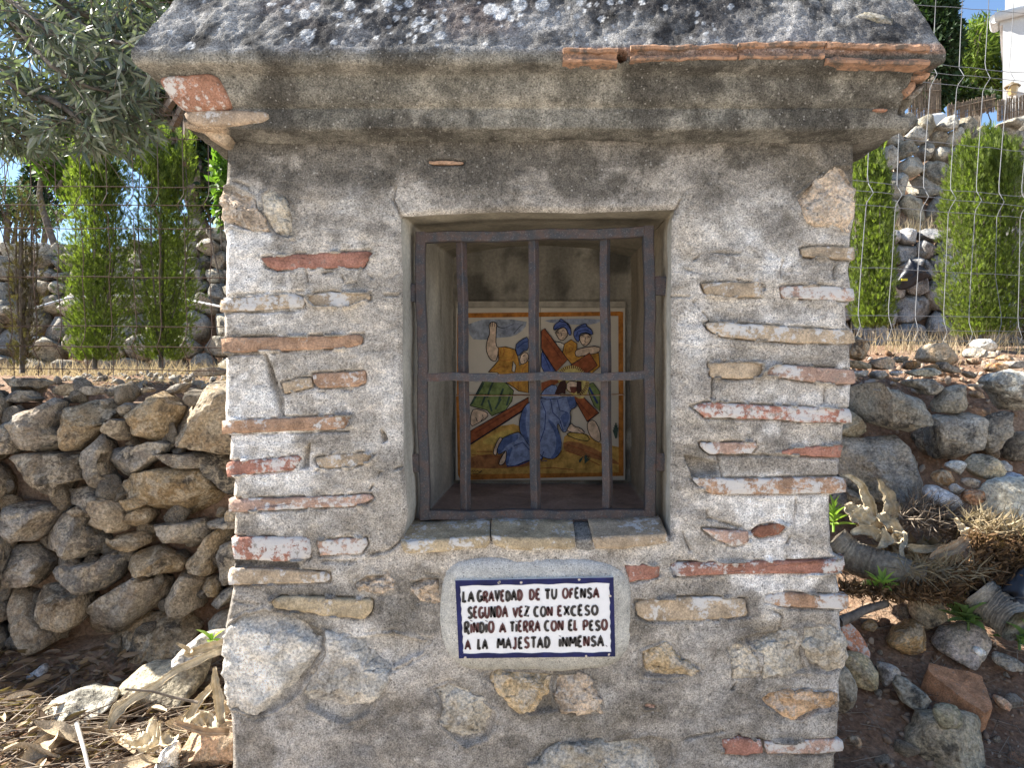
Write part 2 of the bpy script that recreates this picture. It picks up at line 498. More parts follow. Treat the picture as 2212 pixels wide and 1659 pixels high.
ground = mesh_obj('ground', np.stack([GX.ravel(), GY.ravel(), GZ], 1), grid_faces(len(gy), len(gx)), M_EARTH)
ground['kind'] = 'structure'

# ------------------------------------------------------------------ the shrine
SHL = (0.06, 0.45, 0.0)
shrine = thing('shrine', 'old wayside shrine of grey mortar, brick courses and stone with a barred niche', 'shrine', SHL)

T = {  # brick tints
 'red': (0.36, 0.175, 0.125), 'org': (0.42, 0.262, 0.168), 'tan': (0.43, 0.33, 0.225), 'pnk': (0.43, 0.285, 0.215), 'och': (0.44, 0.345, 0.22), 'drk': (0.24, 0.11, 0.07)}
BR = []   # (polygon px, tint, lime amount, proud)
def B(f, pts, t, lime=0.6, proud=0.004): BR.append((f(pts), t, lime, proud))
B(ID, [(562,557),(640,549),(800,542),(806,548),(786,577),(650,580),(600,584),(576,576)], 'red', .3)
B(ID, [(473,648),(500,642),(640,636),(659,644),(656,664),(560,670),(474,674)], 'tan', .9)
B(ID, [(664,636),(720,631),(798,634),(801,646),(770,656),(755,664),(680,664),(663,650)], 'tan', .7)
B(ID, [(476,730),(600,727),(700,725),(785,722),(782,742),(760,752),(600,758),(478,762)], 'org', .3)
B(ID, [(676,808),(700,805),(788,801),(791,826),(770,836),(690,838),(676,828)], 'org', .7)
B(ID, [(608,828),(640,818),(672,816),(676,836),(640,844),(614,850)], 'tan', .5)
B(ID, [(478,908),(560,906),(700,899),(760,897),(758,918),(740,928),(600,932),(478,938)], 'org', .6)
B(ID, [(487,1000),(520,995),(600,990),(646,984),(651,992),(634,1016),(560,1022),(489,1031)], 'red', .6)
B(ID, [(680,990),(720,982),(790,978),(806,984),(800,998),(760,1008),(690,1012)], 'tan', .8)
B(ID, [(491,1078),(600,1076),(700,1073),(800,1069),(808,1078),(780,1092),(640,1100),(492,1107)], 'pnk', .8)
B(ID, [(496,1162),(520,1160),(668,1162),(673,1186),(668,1208),(600,1214),(505,1208)], 'red', 1.0, .007)
B(ID, [(682,1168),(740,1164),(790,1163),(795,1176),(780,1196),(690,1201)], 'pnk', 1.0)
B(ID, [(491,1232),(510,1228),(640,1232),(712,1238),(712,1258),(600,1262),(492,1264)], 'tan', .8)
B(ID, [(584,1296),(610,1289),(720,1292),(804,1296),(803,1318),(790,1338),(700,1330),(620,1318),(590,1312)], 'och', .4, .008)
B(ID, [(1730,537),(1760,532),(1846,534),(1846,561),(1780,557),(1732,554)], 'tan', .4)
B(ID, [(1516,612),(1580,609),(1642,610),(1651,622),(1645,640),(1560,642),(1528,636)], 'tan', .6)
B(ID, [(1687,618),(1760,616),(1843,622),(1848,650),(1780,648),(1692,642)], 'pnk', .9)
B(ZF, [(148,432),(240,428),(600,450),(900,472),(1120,482),(1126,570),(740,562),(350,532),(240,516),(165,462)], 'tan', .8)
B(ZF, [(170,694),(300,686),(520,690),(526,745),(500,785),(360,795),(182,785)], 'tan', .3)
B(ZF, [(530,742),(600,702),(800,712),(1125,742),(1126,830),(950,826),(740,800),(540,772)], 'pnk', .6)
B(ZF, [(56,972),(150,945),(500,965),(1100,990),(1108,1080),(830,1078),(560,1056),(150,1046)], 'red', 1.0, .006)
B(ZF, [(108,1206),(300,1206),(480,1206),(492,1230),(450,1280),(180,1282),(120,1235)], 'pnk', .9)
B(ZF, [(600,1275),(720,1240),(850,1232),(1040,1220),(1032,1306),(900,1300),(760,1290)], 'red', .3)
B(ZF, [(58,1437),(400,1440),(1000,1430),(1066,1440),(1066,1532),(600,1542),(170,1542),(110,1490)], 'org', 1.0, .007)
B(ID, [(1447,1216),(1600,1214),(1800,1210),(1826,1202),(1828,1232),(1800,1240),(1600,1240),(1450,1245)], 'red', .7, .007)
B(ID, [(1648,1290),(1680,1280),(1760,1284),(1834,1286),(1834,1318),(1760,1314),(1680,1310),(1652,1302)], 'org', .8, .006)
B(ID, [(1372,1300),(1420,1292),(1540,1290),(1612,1294),(1616,1330),(1540,1340),(1400,1342),(1376,1330)], 'tan', .8, .002)
B(ID, [(1517,1142),(1560,1146),(1618,1148),(1619,1172),(1582,1180),(1545,1166)], 'pnk', .9, .008)
B(ID, [(1622,1152),(1640,1138),(1685,1130),(1702,1138),(1684,1154),(1640,1162)], 'drk', .0, .003)
B(ID, [(1560,1600),(1600,1594),(1645,1600),(1650,1628),(1600,1632),(1564,1630)], 'red', .8, .004)
B(ID, [(1650,1604),(1740,1600),(1812,1598),(1822,1604),(1822,1622),(1760,1630),(1656,1628)], 'pnk', .9, .006)
B(ID, [(1350,1223),(1390,1221),(1424,1220),(1425,1248),(1390,1252),(1360,1258)], 'red', .6, .004)
B(ID, [(925,347),(960,346),(1002,349),(1000,353),(960,354),(926,353)], 'org', .2, .001)
ST = []
def St(f, pts, t, proud=0.012): ST.append((f(pts), t, proud))
W1 = (0.40, 0.35, 0.275); W2 = (0.40, 0.30, 0.18); W3 = (0.43, 0.33, 0.235); W4 = (0.46, 0.30, 0.175)
St(ID, [(478,1372),(492,1345),(520,1325),(570,1314),(640,1330),(705,1366),(698,1415),(662,1470),(645,1505),(600,1540),(552,1553),(492,1532),(476,1470)], W1, .013)
St(ID, [(706,1368),(760,1376),(850,1364),(931,1384),(915,1415),(850,1448),(800,1545),(745,1572),(655,1532),(648,1500),(665,1470),(700,1418)], W1, .011)
St(ID, [(760,1262),(790,1240),(835,1240),(852,1258),(845,1276),(825,1290),(808,1282),(770,1278)], W3, .008)
St(ID, [(884,1256),(920,1245),(952,1246),(954,1308),(930,1300),(900,1300)], W3, .004)
St(ZH, [(565,1142),(690,1100),(830,1150),(1022,1310),(960,1480),(800,1540),(700,1470),(640,1400),(625,1240)], W1, .014)
St(ZH, [(905,1045),(1000,1015),(1380,1045),(1360,1140),(1390,1300),(1220,1332),(1130,1290),(1030,1190),(910,1085)], W2, .010)
St(ZH, [(1385,1045),(1600,1045),(1640,1160),(1692,1300),(1520,1325),(1395,1300),(1370,1140)], W3, .010)
St(ZH, [(1925,900),(2070,842),(2130,852),(2200,960),(2330,1020),(2250,1060),(2110,1085),(1932,1082)], W2, .010)
St(ZH, [(1170,1700),(1300,1560),(1430,1490),(1800,1480),(2000,1440),(2150,1490),(2160,1600),(2120,1760),(1170,1760)], W1, .014)
St(ZH, [(1930,1255),(1980,1230),(2050,1245),(2048,1288),(1960,1292)], (0.34,.22,.17), .004)
St(ZI, [(290,880),(330,845),(385,845),(500,945),(512,1060),(390,1095),(310,1090),(296,970)], W1, .012)
St(ZI, [(392,800),(480,778),(750,745),(768,860),(785,950),(832,1045),(700,1062),(522,1060),(512,930),(400,850)], W1, .014)
St(ZI, [(772,742),(900,734),(1040,760),(1072,830),(1062,1020),(950,1066),(835,1050),(788,940)], W1, .013)
St(ZI, [(486,1215),(560,1166),(650,1150),(850,1164),(1010,1160),(1028,1290),(870,1312),(770,1368),(660,1332),(530,1270)], W4, .014)
St(ZA, [(1420,1195),(1500,1190),(1600,1230),(1672,1268),(1682,1360),(1725,1492),(1600,1500),(1500,1470),(1438,1512),(1428,1400)], W3, .012)
St(ZA, [(1682,1260),(1750,1220),(1832,1272),(1902,1400),(1912,1552),(1800,1532),(1732,1482),(1690,1360)], W1, .014)
St(ZC, [(1120,1052),(980,1062),(900,1130),(830,1182),(730,1262),(770,1382),(820,1452),(1020,1456),(1062,1512),(1118,1520),(1158,1372),(1142,1150)], W3, .010)
GAPS = [  # deep openings in the joints
 [(572,762),(584,790),(600,838),(612,870),(612,900),(600,902),(598,868),(586,830)], [(822,930),(832,938),(836,950),(828,955)],
 [(660,968),(668,960),(664,1010),(650,1012)], [(1480,985),(1548,1000),(1552,1022),(1498,1030)], [(505,1214),(640,1216),(645,1228),(510,1226)]]
CRACKS = [  # fine joints: polylines
 [(480,640),(560,632),(660,630),(662,655)],[(660,585),(668,620),(662,636)],[(700,590),(735,588),(745,612),(730,622)],[(745,612),(770,610),(790,625)],
 [(750,600),(790,590),(805,602)],[(480,680),(560,674),(660,671)],[(480,768),(560,765),(600,761)],[(606,900),(690,896)],
 [(862,640),(800,634)],[(490,938),(600,936),(752,930)],[(690,1012),(670,1025),(700,1040)],[(495,1110),(600,1104),(760,1094)],
 [(700,1215),(760,1212),(840,1190),(868,1165)],[(868,1010),(820,1020),(800,1060)],[(866,468),(850,430),(856,405)],[(1462,450),(1470,430)],
 [(1692,560),(1688,600)],[(1808,566),(1800,600),(1826,614)],[(1480,580),(1540,596),(1600,604)],[(1500,650),(1535,690),(1530,712)],[(1785,840),(1780,880)],[(1540,800),(1536,860)],
 [(1560,1030),(1552,985),(1700,985),(1818,985)],[(1720,1075),(1716,1150),(1700,1175)],[(1530,1075),(1528,1120),(1600,1140)],[(1630,1160),(1600,1190)],[(1475,1150),(1490,1190),(1488,1220)],
 [(1655,1310),(1690,1330),(1686,1360)],[(1570,1400),(1600,1460),(1580,1490)],[(1500,560),(1520,545),(1600,548)],[(1440,640),(1490,640)],
 [(560,1310),(500,1300)],[(930,1390),(880,1440),(840,1450)],[(1600,1590),(1560,1580),(1480,1600)],[(600,500),(640,520),(640,545)],[(470,380),(520,395),(560,415)],[(640,850),(690,848),(760,842)]]

LEFT = [(250,486),(310,487),(395,484),(400,478),(495,480),(520,486),(638,482),(642,475),(676,475),(680,480),(725,479),(760,479),(766,483),(900,481),(938,482),(942,493),(995,491),(1030,491),(1036,502),(1072,500),(1108,494),(1112,503),(1158,500),(1164,499),(1208,507),(1228,500),(1230,494),(1264,494),(1272,499),(1320,490),(1360,480),(1500,479),(1550,494),(1600,498),(1900,500)]
RIGHT = [(250,1852),(330,1850),(420,1852),(458,1856),(500,1846),(530,1843),(560,1843),(580,1840),(618,1843),(652,1844),(660,1832),(700,1834),(712,1845),(744,1846),(750,1842),(800,1845),(830,1845),(836,1845),(884,1841),(914,1840),(918,1830),(955,1828),(960,1820),(1030,1818),(1034,1826),(1064,1826),(1070,1798),(1180,1800),(1196,1806),(1204,1822),(1238,1822),(1244,1812),(1286,1820),(1318,1830),(1324,1818),(1360,1822),(1400,1829),(1450,1826),(1480,1818),(1595,1814),(1625,1818),(1634,1808),(1900,1808)]
OPL = [(300,864),(455,864),(600,869),(800,869),(1000,871),(1110,880),(1165,870),(1900,868)]
OPR = [(300,1464),(448,1462),(475,1453),(700,1452),(1000,1450),(1140,1450),(1900,1452)]
OPT = [(480,468),(864,466),(1000,459),(1100,456),(1250,457),(1462,449),(1840,449)]
OPB = [(480,1168),(868,1166),(1150,1164),(1450,1160),(1840,1160)]
ip = lambda tab, v: np.interp(v, *zip(*tab))
TOP, BOT = 262.0, 1840.0
DEPTH = 0.86

def poly_sd(P, X, Y):
    """signed distance (px), negative inside"""
    P = np.asarray(P, float); Q = np.roll(P, -1, 0)
    d = np.full(X.shape, 1e9); ins = np.zeros(X.shape, bool)
    for (ax, ay), (bx, by) in zip(P, Q):
        ex, ey = bx - ax, by - ay
        t = np.clip(((X - ax) * ex + (Y - ay) * ey) / (ex * ex + ey * ey + 1e-9), 0, 1)
        d = np.minimum(d, (X - ax - t * ex) ** 2 + (Y - ay - t * ey) ** 2)
        cnd = ((ay > Y) != (by > Y)) & (X < ex * (Y - ay) / (ey + 1e-12) + ax)
        ins ^= cnd
    return np.sqrt(d) * np.where(ins, -1, 1)

def line_d(L, X, Y):
    d = np.full(X.shape, 1e9)
    for (ax, ay), (bx, by) in zip(L[:-1], L[1:]):
        ex, ey = bx - ax, by - ay
        t = np.clip(((X - ax) * ex + (Y - ay) * ey) / (ex * ex + ey * ey + 1e-9), 0, 1)
        d = np.minimum(d, (X - ax - t * ex) ** 2 + (Y - ay - t * ey) ** 2)
    return np.sqrt(d)

def wall_colour(X, Y, p3):
    n = X.size
    base = np.array([0.385, 0.352, 0.312]); c = np.tile(base, (n, 1))
    big = fbm(p3, 3.2, 4, 21); mid = fbm(p3, 11, 4, 22); fine = fbm(p3, 34, 3, 23)
    c = c * (0.75 + 0.55 * big)[:, None]
    c = c * (1 + (mid - .5)[:, None] * np.array([.45, .55, .75]))
    trow = fbm(p3 * np.array([1, 1, 2.6]), 16, 4, 29)
    c = c * (.8 + .4 * sstep(.35, .65, trow))[:, None]
    blk = np.floor(fbm(p3 * np.array([.6, 1, 2.2]), 7, 1, 31) * 5) / 5
    c = c * (.86 + .28 * blk)[:, None]
    # tan parts towards the niche and mid-height
    tan = sstep(.45, .65, mid) * .45
    c = c * (1 - tan[:, None]) + np.array([.40, .352, .285]) * tan[:, None]
    # white lime bloom patches
    lime = sstep(.47, .62, fbm(p3, 6, 5, 24, .6)) * (.55 + .5 * sstep(.35, .6, fine))
    side = np.maximum(1 - sstep(480, 900, X) * 1.0, sstep(1440, 1700, X))
    band = sstep(380, 500, Y) * (1 - .55 * sstep(1240, 1400, Y))
    lime = np.clip(lime * (.42 + .75 * side) * band, 0, .95)
    for cx, cy, rx, ry, st in ((570, 1410, 120, 110, 1.0), (790, 1420, 130, 90, .9), (530, 450, 60, 60, .7), (540, 880, 80, 60, .6), (600, 1030, 120, 60, .8), (620, 1120, 110, 30, .8), (560, 700, 90, 25, .6), (1590, 500, 110, 60, .7), (1720, 700, 110, 40, .6), (1700, 860, 110, 40, .6), (1700, 1110, 110, 50, .7), (1640, 1170, 80, 30, .7), (1640, 1420, 70, 40, .4), (700, 1330, 60, 40, .6), (1290, 1530, 60, 50, .7), (760, 430, 60, 50, .5), (1500, 700, 40, 120, .5), (850, 900, 40, 160, .4)):
        lime = np.maximum(lime, st * sstep(1.25, .35, np.hypot((X - cx) / rx, (Y - cy) / ry)) * (.35 + .9 * sstep(.38, .6, fine * .5 + mid * .5)))
    lime = np.clip(lime, 0, .95)
    c = c * (1 - lime[:, None]) + np.array([.66, .63, .59]) * lime[:, None]
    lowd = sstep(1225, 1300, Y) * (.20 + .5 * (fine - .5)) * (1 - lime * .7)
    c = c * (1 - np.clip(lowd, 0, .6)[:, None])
    # black weathering running down from the cornice
    drip = fbm(p3 * np.array([1, 1, .35]), 9, 4, 25)
    dk = np.clip(1.3 - (Y - 262) / (105 + 200 * drip), 0, 1)
    dk = dk * (.45 + .8 * sstep(.35, .65, fbm(p3, 14, 4, 26)))
    dk = np.clip(dk, 0, .76)
    c = c * (1 - dk[:, None]) + np.array([.10, .09, .075]) * dk[:, None]
    # greenish-grey grime low down and round the lugs
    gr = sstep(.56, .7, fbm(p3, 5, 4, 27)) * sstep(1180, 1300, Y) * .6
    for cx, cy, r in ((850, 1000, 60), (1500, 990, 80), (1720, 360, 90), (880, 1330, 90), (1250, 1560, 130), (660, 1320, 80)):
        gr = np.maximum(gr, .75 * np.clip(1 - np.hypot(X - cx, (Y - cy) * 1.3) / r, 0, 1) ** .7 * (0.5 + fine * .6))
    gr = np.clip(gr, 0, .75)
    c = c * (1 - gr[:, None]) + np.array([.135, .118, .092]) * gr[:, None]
    return np.clip(.345 * (c / .33) ** 1.25, .01, .8)

def build_wall():
    cl = np.linspace(0, 1, 132); cm = np.linspace(0, 1, 198); cr = np.linspace(0, 1, 132)
    rt = np.linspace(0, 1, 68); rm = np.linspace(0, 1, 240); rb = np.linspace(0, 1, 190)
    nomx = np.concatenate([480 + (868 - 480) * cl, (868 + (1452 - 868) * cm)[1:], (1452 + (1840 - 1452) * cr)[1:]])
    nx = len(nomx); iL, iR = 131, 131 + 197
    rows = []
    ot, ob = ip(OPT, nomx), ip(OPB, nomx)
    for r in rt: rows.append(TOP + (ot - TOP) * r)
    for r in rm[1:]: rows.append(ot + (ob - ot) * r)
    for r in rb[1:]: rows.append(ob + (BOT - ob) * r)
    Y = np.array(rows); ny = len(rows); jT, jB = 67, 67 + 239
    X = np.empty_like(Y)
    for j in range(ny):
        ym = Y[j]
        xl, xr, l, r = ip(LEFT, ym), ip(RIGHT, ym), ip(OPL, ym), ip(OPR, ym)
        X[j, :iL + 1] = (xl + (l - xl) * cl)[:iL + 1] if np.ndim(xl) == 0 else xl[:iL + 1] + (l - xl)[:iL + 1] * cl
        X[j, iL:iR + 1] = l[iL:iR + 1] + (r - l)[iL:iR + 1] * cm
        X[j, iR:] = r[iR:] + (xr - r)[iR:] * cr
    h = np.zeros_like(X)
    Xf, Yf = X.ravel(), Y.ravel()
    p3 = np.stack([(Xf - 1106) / 1000, 0 * Xf, (829.5 - Yf) / 1000], 1)
    h += ((fbm(p3, 4, 3, 1) - .5) * .016 + (fbm(p3, 22, 3, 2) - .5) * .008 + (fbm(p3, 90, 3, 4, .6) - .5) * .0045).reshape(X.shape)
    part = fbm(p3, 30, 3, 9).reshape(X.shape)
    # mortar beds stand at slightly different depths from one another
    h += (np.floor((fbm(p3 * np.array([.6, 1, 2.2]), 7, 1, 31)) * 5) / 5 - .5).reshape(X.shape) * .007 * ((X < 860) | (X > 1460))
    def local(P, mrg):
        a = np.asarray(P, float)
        return (X > a[:, 0].min() - mrg) & (X < a[:, 0].max() + mrg) & (Y > a[:, 1].min() - mrg) & (Y < a[:, 1].max() + mrg)
    for P, t, lime, pr in BR:
        mk = local(P, 12); sd = poly_sd(P, X[mk], Y[mk])
        h[mk] -= .012 * np.exp(-((sd - 1.0) / 2.2) ** 2) * sstep(.38, .5, part[mk]) + np.where(sd < -2, .012, 0)
    lap = fbm(p3, 24, 3, 10).reshape(X.shape)
    for P, t, lime, pr in BR:      # mortar smeared over some of the brick edges
        mk = local(P, 14); sd = poly_sd(P, X[mk], Y[mk])
        h[mk] += (.010 + pr) * np.exp(-((sd + 1) / 4.5) ** 2) * sstep(.50, .60, lap[mk]) * (1 - sstep(.45, .55, part[mk]))
    for P, t, pr in ST:
        mk = local(P, 14); sd = poly_sd(P, X[mk], Y[mk])
        h[mk] += (.001 + pr * .25) * np.exp(-((sd + 3) / 6) ** 2) * sstep(.45, .58, lap[mk])
    for P, t, pr in ST:
        mk = local(P, 14); sd = poly_sd(P, X[mk], Y[mk])
        h[mk] -= .005 * np.exp(-((sd - 2) / 3.5) ** 2) * sstep(.4, .55, part[mk]) + np.clip((-sd - 3) / 6, 0, 1) * .014
    for P in GAPS:
        mk = local(P, 8); h[mk] -= .028 * (1 - sstep(-2, 3, poly_sd(P, X[mk], Y[mk])))
    for L in CRACKS:
        mk = local(L, 10)
        wob = (part[mk] - .5) * 8
        h[mk] -= .013 * np.exp(-((line_d(L, X[mk] + wob, Y[mk] + wob)) / 2.0) ** 2) * sstep(.34, .56, fbm(p3.reshape(*X.shape, 3)[mk], 34, 2, 19))
    # rounded arrises
    de = np.minimum(X - X[:, :1], X[:, -1:] - X)
    h -= .016 * np.clip(1 - de / 14, 0, 1) ** 2
    dop = np.maximum(np.maximum(ip(OPL, Y) - X, X - ip(OPR, Y)), np.maximum(ip(OPT, X) - Y, Y - ip(OPB, X)))
    h -= .010 * np.clip(1 - np.clip(dop, 0, 99) / 12, 0, 1) ** 2
    x = (X - 1106) / 1000; z = EYE + (829.5 - Y) / 1000
    V = np.stack([x.ravel(), -h.ravel(), z.ravel()], 1)
    F = grid_faces(ny, nx, flip=True)
    jj = np.arange((ny - 1) * (nx - 1)) // (nx - 1); ii = np.arange((ny - 1) * (nx - 1)) % (nx - 1)
    keep = ~((jj >= jT) & (jj < jB) & (ii >= iL) & (ii < iR))
    F = F[keep]
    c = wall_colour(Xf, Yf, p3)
    # sides and back
    dep = np.concatenate([np.linspace(0, .1, 9), np.linspace(.14, DEPTH, 26)])[1:]
    Vs, Fs, Cs = [V], [F], [c]; off = len(V)
    for i, sgn in ((0, 1), (nx - 1, -1)):
        e = np.arange(ny) * nx + i
        st = e[::3]
        ring = [V[st]]
        for d in dep:
            q = V[st].copy(); q[:, 1] = V[st][:, 1] * max(0, 1 - d * 9) + d; ring.append(q)
        R = np.vstack(ring); k = len(st)
        nz = (fbm(R, 14, 4, 8) - .5) * .03 * np.clip(R[:, 1] * 12, 0, 1)
        R[:, 0] += sgn * nz
        Vs.append(R); Fs.append(grid_faces(len(dep) + 1, k, off, flip=(sgn > 0))); off += len(R)
        Cs.append(wall_colour(np.full(len(R), 560.) + R[:, 1] * 300, 829.5 - (R[:, 2] - EYE) * 1000, R))
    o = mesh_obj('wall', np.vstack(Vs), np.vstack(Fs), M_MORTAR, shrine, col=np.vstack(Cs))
    # loop of the opening for the niche
    lp = [(j, iL) for j in range(jT, jB)] + [(jB, i) for i in range(iL, iR)] + [(j, iR) for j in range(jB, jT, -1)] + [(jT, i) for i in range(iR, iL, -1)]
    lp = lp[::2]
    return np.array([V[j * nx + i] for j, i in lp]), [('L' if i == iL and j < jB else 'B' if j == jB and i < iR else 'R' if i == iR and j > jT else 'T') for j, i in lp]

loop, side = build_wall()
def build_niche():
    D = np.concatenate([np.linspace(0, .08, 6), np.linspace(.1, .585, 14)])
    n = len(loop); x0, x1, z0, z1 = -.172, .348, EYE - .292, EYE + .372
    tgt = np.empty((n, 3))
    for k, (v, s) in enumerate(zip(loop, side)):
        fx = np.clip((v[0] + .238) / (.346 + .238), 0, 1); fz = np.clip((v[2] - (EYE - .336)) / (.375 + .336), 0, 1)
        x = x0 + (x1 - x0) * fx; z = z0 + (z1 - z0) * fz
        if s == 'L': x = x0
        if s == 'R': x = x1
        if s == 'B': z = z0
        if s == 'T': z = z1 + .035 * (1 - (2 * fx - 1) ** 2)
        tgt[k] = (x, .585, z)
    V, C = [], []
    for d in D:
        t = d / .585
        q = loop * (1 - t) + tgt * t
        if d == 0: q = loop.copy()
        else:
            q[:, 1] = d + loop[:, 1] * max(0, 1 - t * 8)
            nz = (fbm(q, 10, 3, 5) - .5) * .012 + (fbm(q, 45, 3, 6) - .5) * .004
            for k, s in enumerate(side):
                if s in 'LR': q[k, 0] += nz[k]
                else: q[k, 2] += nz[k] * (1 if s == 'T' else .5)
        V.append(q)
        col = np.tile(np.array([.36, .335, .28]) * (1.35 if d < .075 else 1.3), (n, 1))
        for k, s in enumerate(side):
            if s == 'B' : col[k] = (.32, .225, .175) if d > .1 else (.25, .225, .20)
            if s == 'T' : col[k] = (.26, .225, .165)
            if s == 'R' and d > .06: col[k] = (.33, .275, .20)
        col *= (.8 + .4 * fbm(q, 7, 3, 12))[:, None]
        if d < .015: col = wall_colour(1106 + q[:, 0] * 1000, 829.5 - (q[:, 2] - EYE) * 1000, q) * .5 + col * .5
        C.append(col)
    V = np.vstack(V); C = np.vstack(C)
    F = grid_faces(len(D), n, 0, True, True)
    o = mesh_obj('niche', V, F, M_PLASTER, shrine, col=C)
    gx_, gz_ = np.linspace(x0 - .02, x1 + .02, 40), np.linspace(z0 - .02, z1 + .06, 46)
    A, Bz = np.meshgrid(gx_, gz_); q = np.stack([A.ravel(), np.full(A.size, .575), Bz.ravel()], 1)
    q[:, 1] += (fbm(q, 12, 3, 15) - .5) * .01
    cc = np.tile(np.array([.29, .262, .21]), (len(q), 1)) * (.5 + .9 * fbm(q, 8, 4, 16))[:, None]
    st = sstep(.5, .62, fbm(q, 10, 4, 17)); cc = cc * (1 - st[:, None] * .55)
    mesh_obj('niche_back', q, grid_faces(46, 40), M_PLASTER, shrine, col=cc)
build_niche()
core = Bag(); core.box(-.56, .68, .66, DEPTH - .02, .02, 1.6); core.build('rubble_core', M_STONE, shrine, tint=(.3, .27, .22))

for k, (P, t, lime, pr) in enumerate(BR):
    V, F = pillow(P, -pr * .5, .05, pr * .5, .012, k, n=44, rings=4, smooth=0, edge=.985, rscale=60)
    V[:, 1] += (fbm(V, 40, 3, k) - .5) * .006 * (V[:, 1] < .01)
    V[:, [0, 2]] += (np.stack([fbm(V, 70, 3, k + 50), fbm(V, 70, 3, k + 80)], 1) - .5) * .006
    tt = np.array(T[t]) * random.uniform(.98, 1.15)
    o = mesh_obj('brick', V, F, M_BRICK, shrine, smooth=True, tint=tt); o.color[3] = lime
for k, (P, t, pr) in enumerate(ST):
    V, F = pillow(P, -.003, .05, pr * .75 + .002, 0, k + 100, n=72, rings=14, cuts=4, smooth=0, edge=.98, flat=4.0)
    fr = (V[:, 1] < .006)
    V[:, 1] -= fr * ((fbm(V, 18, 4, k, .6) - .5) * .020 - np.abs(fbm(V, 30, 3, k + 9) - .5) * .022)
    V[:, [0, 2]] += (np.stack([fbm(V, 46, 5, k + 50, .62), fbm(V, 46, 5, k + 80, .62)], 1) - .5) * .034
    mesh_obj('stone', V, F, M_INSET, shrine, tint=np.array(t) * random.uniform(1.35, 1.6) if k > 1 else (.66, .61, .53))

# sill bricks
for k, (f, fp, t) in enumerate([(ZH, [(375,190),(700,170),(962,158),(955,205),(940,235),(720,250),(560,270),(400,272)], 'och'),
                                (ZH, [(966,156),(1200,160),(1512,170),(1512,242),(1300,246),(1120,246),(980,216)], 'och'),
                                (ZH, [(1618,160),(1900,150),(2108,138),(2122,200),(1980,226),(1800,242),(1640,244)], 'tan')]):
    P = np.array([W(a, b, -.012) for a, b in f(fp)])
    Pd = resample(P[:, [0, 2]], 40); n = 40
    if 0.5 * np.sum(Pd[:, 0] * np.roll(Pd[:, 1], -1) - np.roll(Pd[:, 0], -1) * Pd[:, 1]) < 0: Pd = Pd[::-1]
    c = Pd.mean(0); V = []
    for s, y, dz in ((1, .09, .026), (1, .05, .017), (1, .015, .006), (1, 0, .0015), (.985, -.010, 0), (.9, -.013, 0), (.5, -.014, 0)):
        q = c + (Pd - c) * s; V.append(np.stack([q[:, 0], np.full(n, y), q[:, 1] + dz], 1))
    V = np.vstack(V + [np.array([[c[0], -.014, c[1]]])])
    V += (np.stack([fbm(V, 30, 3, k + 60 + j) for j in range(3)], 1) - .5) * .008
    F = grid_faces(7, n, 0, True).tolist() + [(7 * n, 6 * n + j, 6 * n + (j + 1) % n) for j in range(n)] + [tuple(range(n))[::-1]]
    o = mesh_obj('sill_brick', V, F, M_BRICK, shrine, tint=T[t]); o.color[3] = .6

V, F = pillow(ZH([(1506,176),(1560,172),(1625,168),(1640,235),(1600,262),(1540,250),(1508,246)]), .004, .09, .006, .03, 66, n=30, rings=6, smooth=0)
V[:, 2] += np.clip(V[:, 1], 0, 1) * .28
mesh_obj('mortar_joint', V, F, M_MORTAR, shrine, col=np.tile(np.array([.25, .23, .20]), (len(V), 1)) * (.7 + .6 * fbm(V, 40, 3, 3))[:, None])
# cornice and roof: profile (left and front overhang, right overhang, height above eye level)
PROF = [(-.02, -.02, .521), (.002, .004, .523), (.014, .016, .5245), (.034, .038, .527), (.056, .070, .530), (.0605, .078, .532), (.0625, .080, .540), (.0630, .080, .556), (.0625, .080, .5685), (.061, .079, .5715),
        (.0605, .079, .574), (.067, .083, .5765), (.076, .087, .583), (.085, .091, .595), (.090, .094, .608), (.093, .097, .620), (.096, .099, .628), (.103, .101, .632), (.122, .107, .6345), (.1305, .111, .637), (.1335, .113, .642), (.1345, .1135, .652), (.1335, .113, .662), (.129, .110, .670)]
for s in np.linspace(.02, 1, 40):
    PROF.append((.129 - .19 * s, .110 - .105 * s, .670 + .43 * s))
PROF += [(-.28, -.24, 1.22), (-.60, -.60, 1.40)]
PROF = np.array(PROF); d_ = np.concatenate([[0], np.cumsum(np.hypot(np.diff(PROF[:, 0]), np.diff(PROF[:, 2])))])
tt_ = np.concatenate([np.arange(0, d_[-3] * .75, .0042), np.linspace(d_[-3] * .76, d_[-1], 14)])
PF = np.stack([np.interp(tt_, d_, PROF[:, k]) for k in range(3)], 1)
XL_, XR_ = -.619, .745
LICH = []
rl = random.Random(5)
for (a, b, r) in [(55,35,30),(290,10,30),(225,38,16),(433,20,26),(352,113,20),(100,125,18),(65,100,14),(500,130,26),(540,120,16),(598,143,20),(470,155,20),(530,185,24),(638,225,32),(560,178,22),(305,172,12),(650,100,12),(960,55,42),(1020,80,44),(1060,68,22),(1095,115,22),(1150,25,42),(1120,15,20),(1297,32,40),(808,122,22),(1152,155,18),(1155,95,12),(1518,102,16),(1540,15,22),(1680,117,18),(1470,45,10),(1570,65,12),(1895,80,12),(1650,25,12),(1523,217,12),(1483,217,12),(480,195,12),(478,235,10),(615,290,12),(140,255,8),(150,65,12),(180,70,14),(290,65,12),(375,48,14),(535,70,12),(610,80,12),(1740,10,20),(1800,10,16)]:
    q = ZB([(a, b)])[0]; LICH.append((q[0], q[1], r * .334 * 1.15))
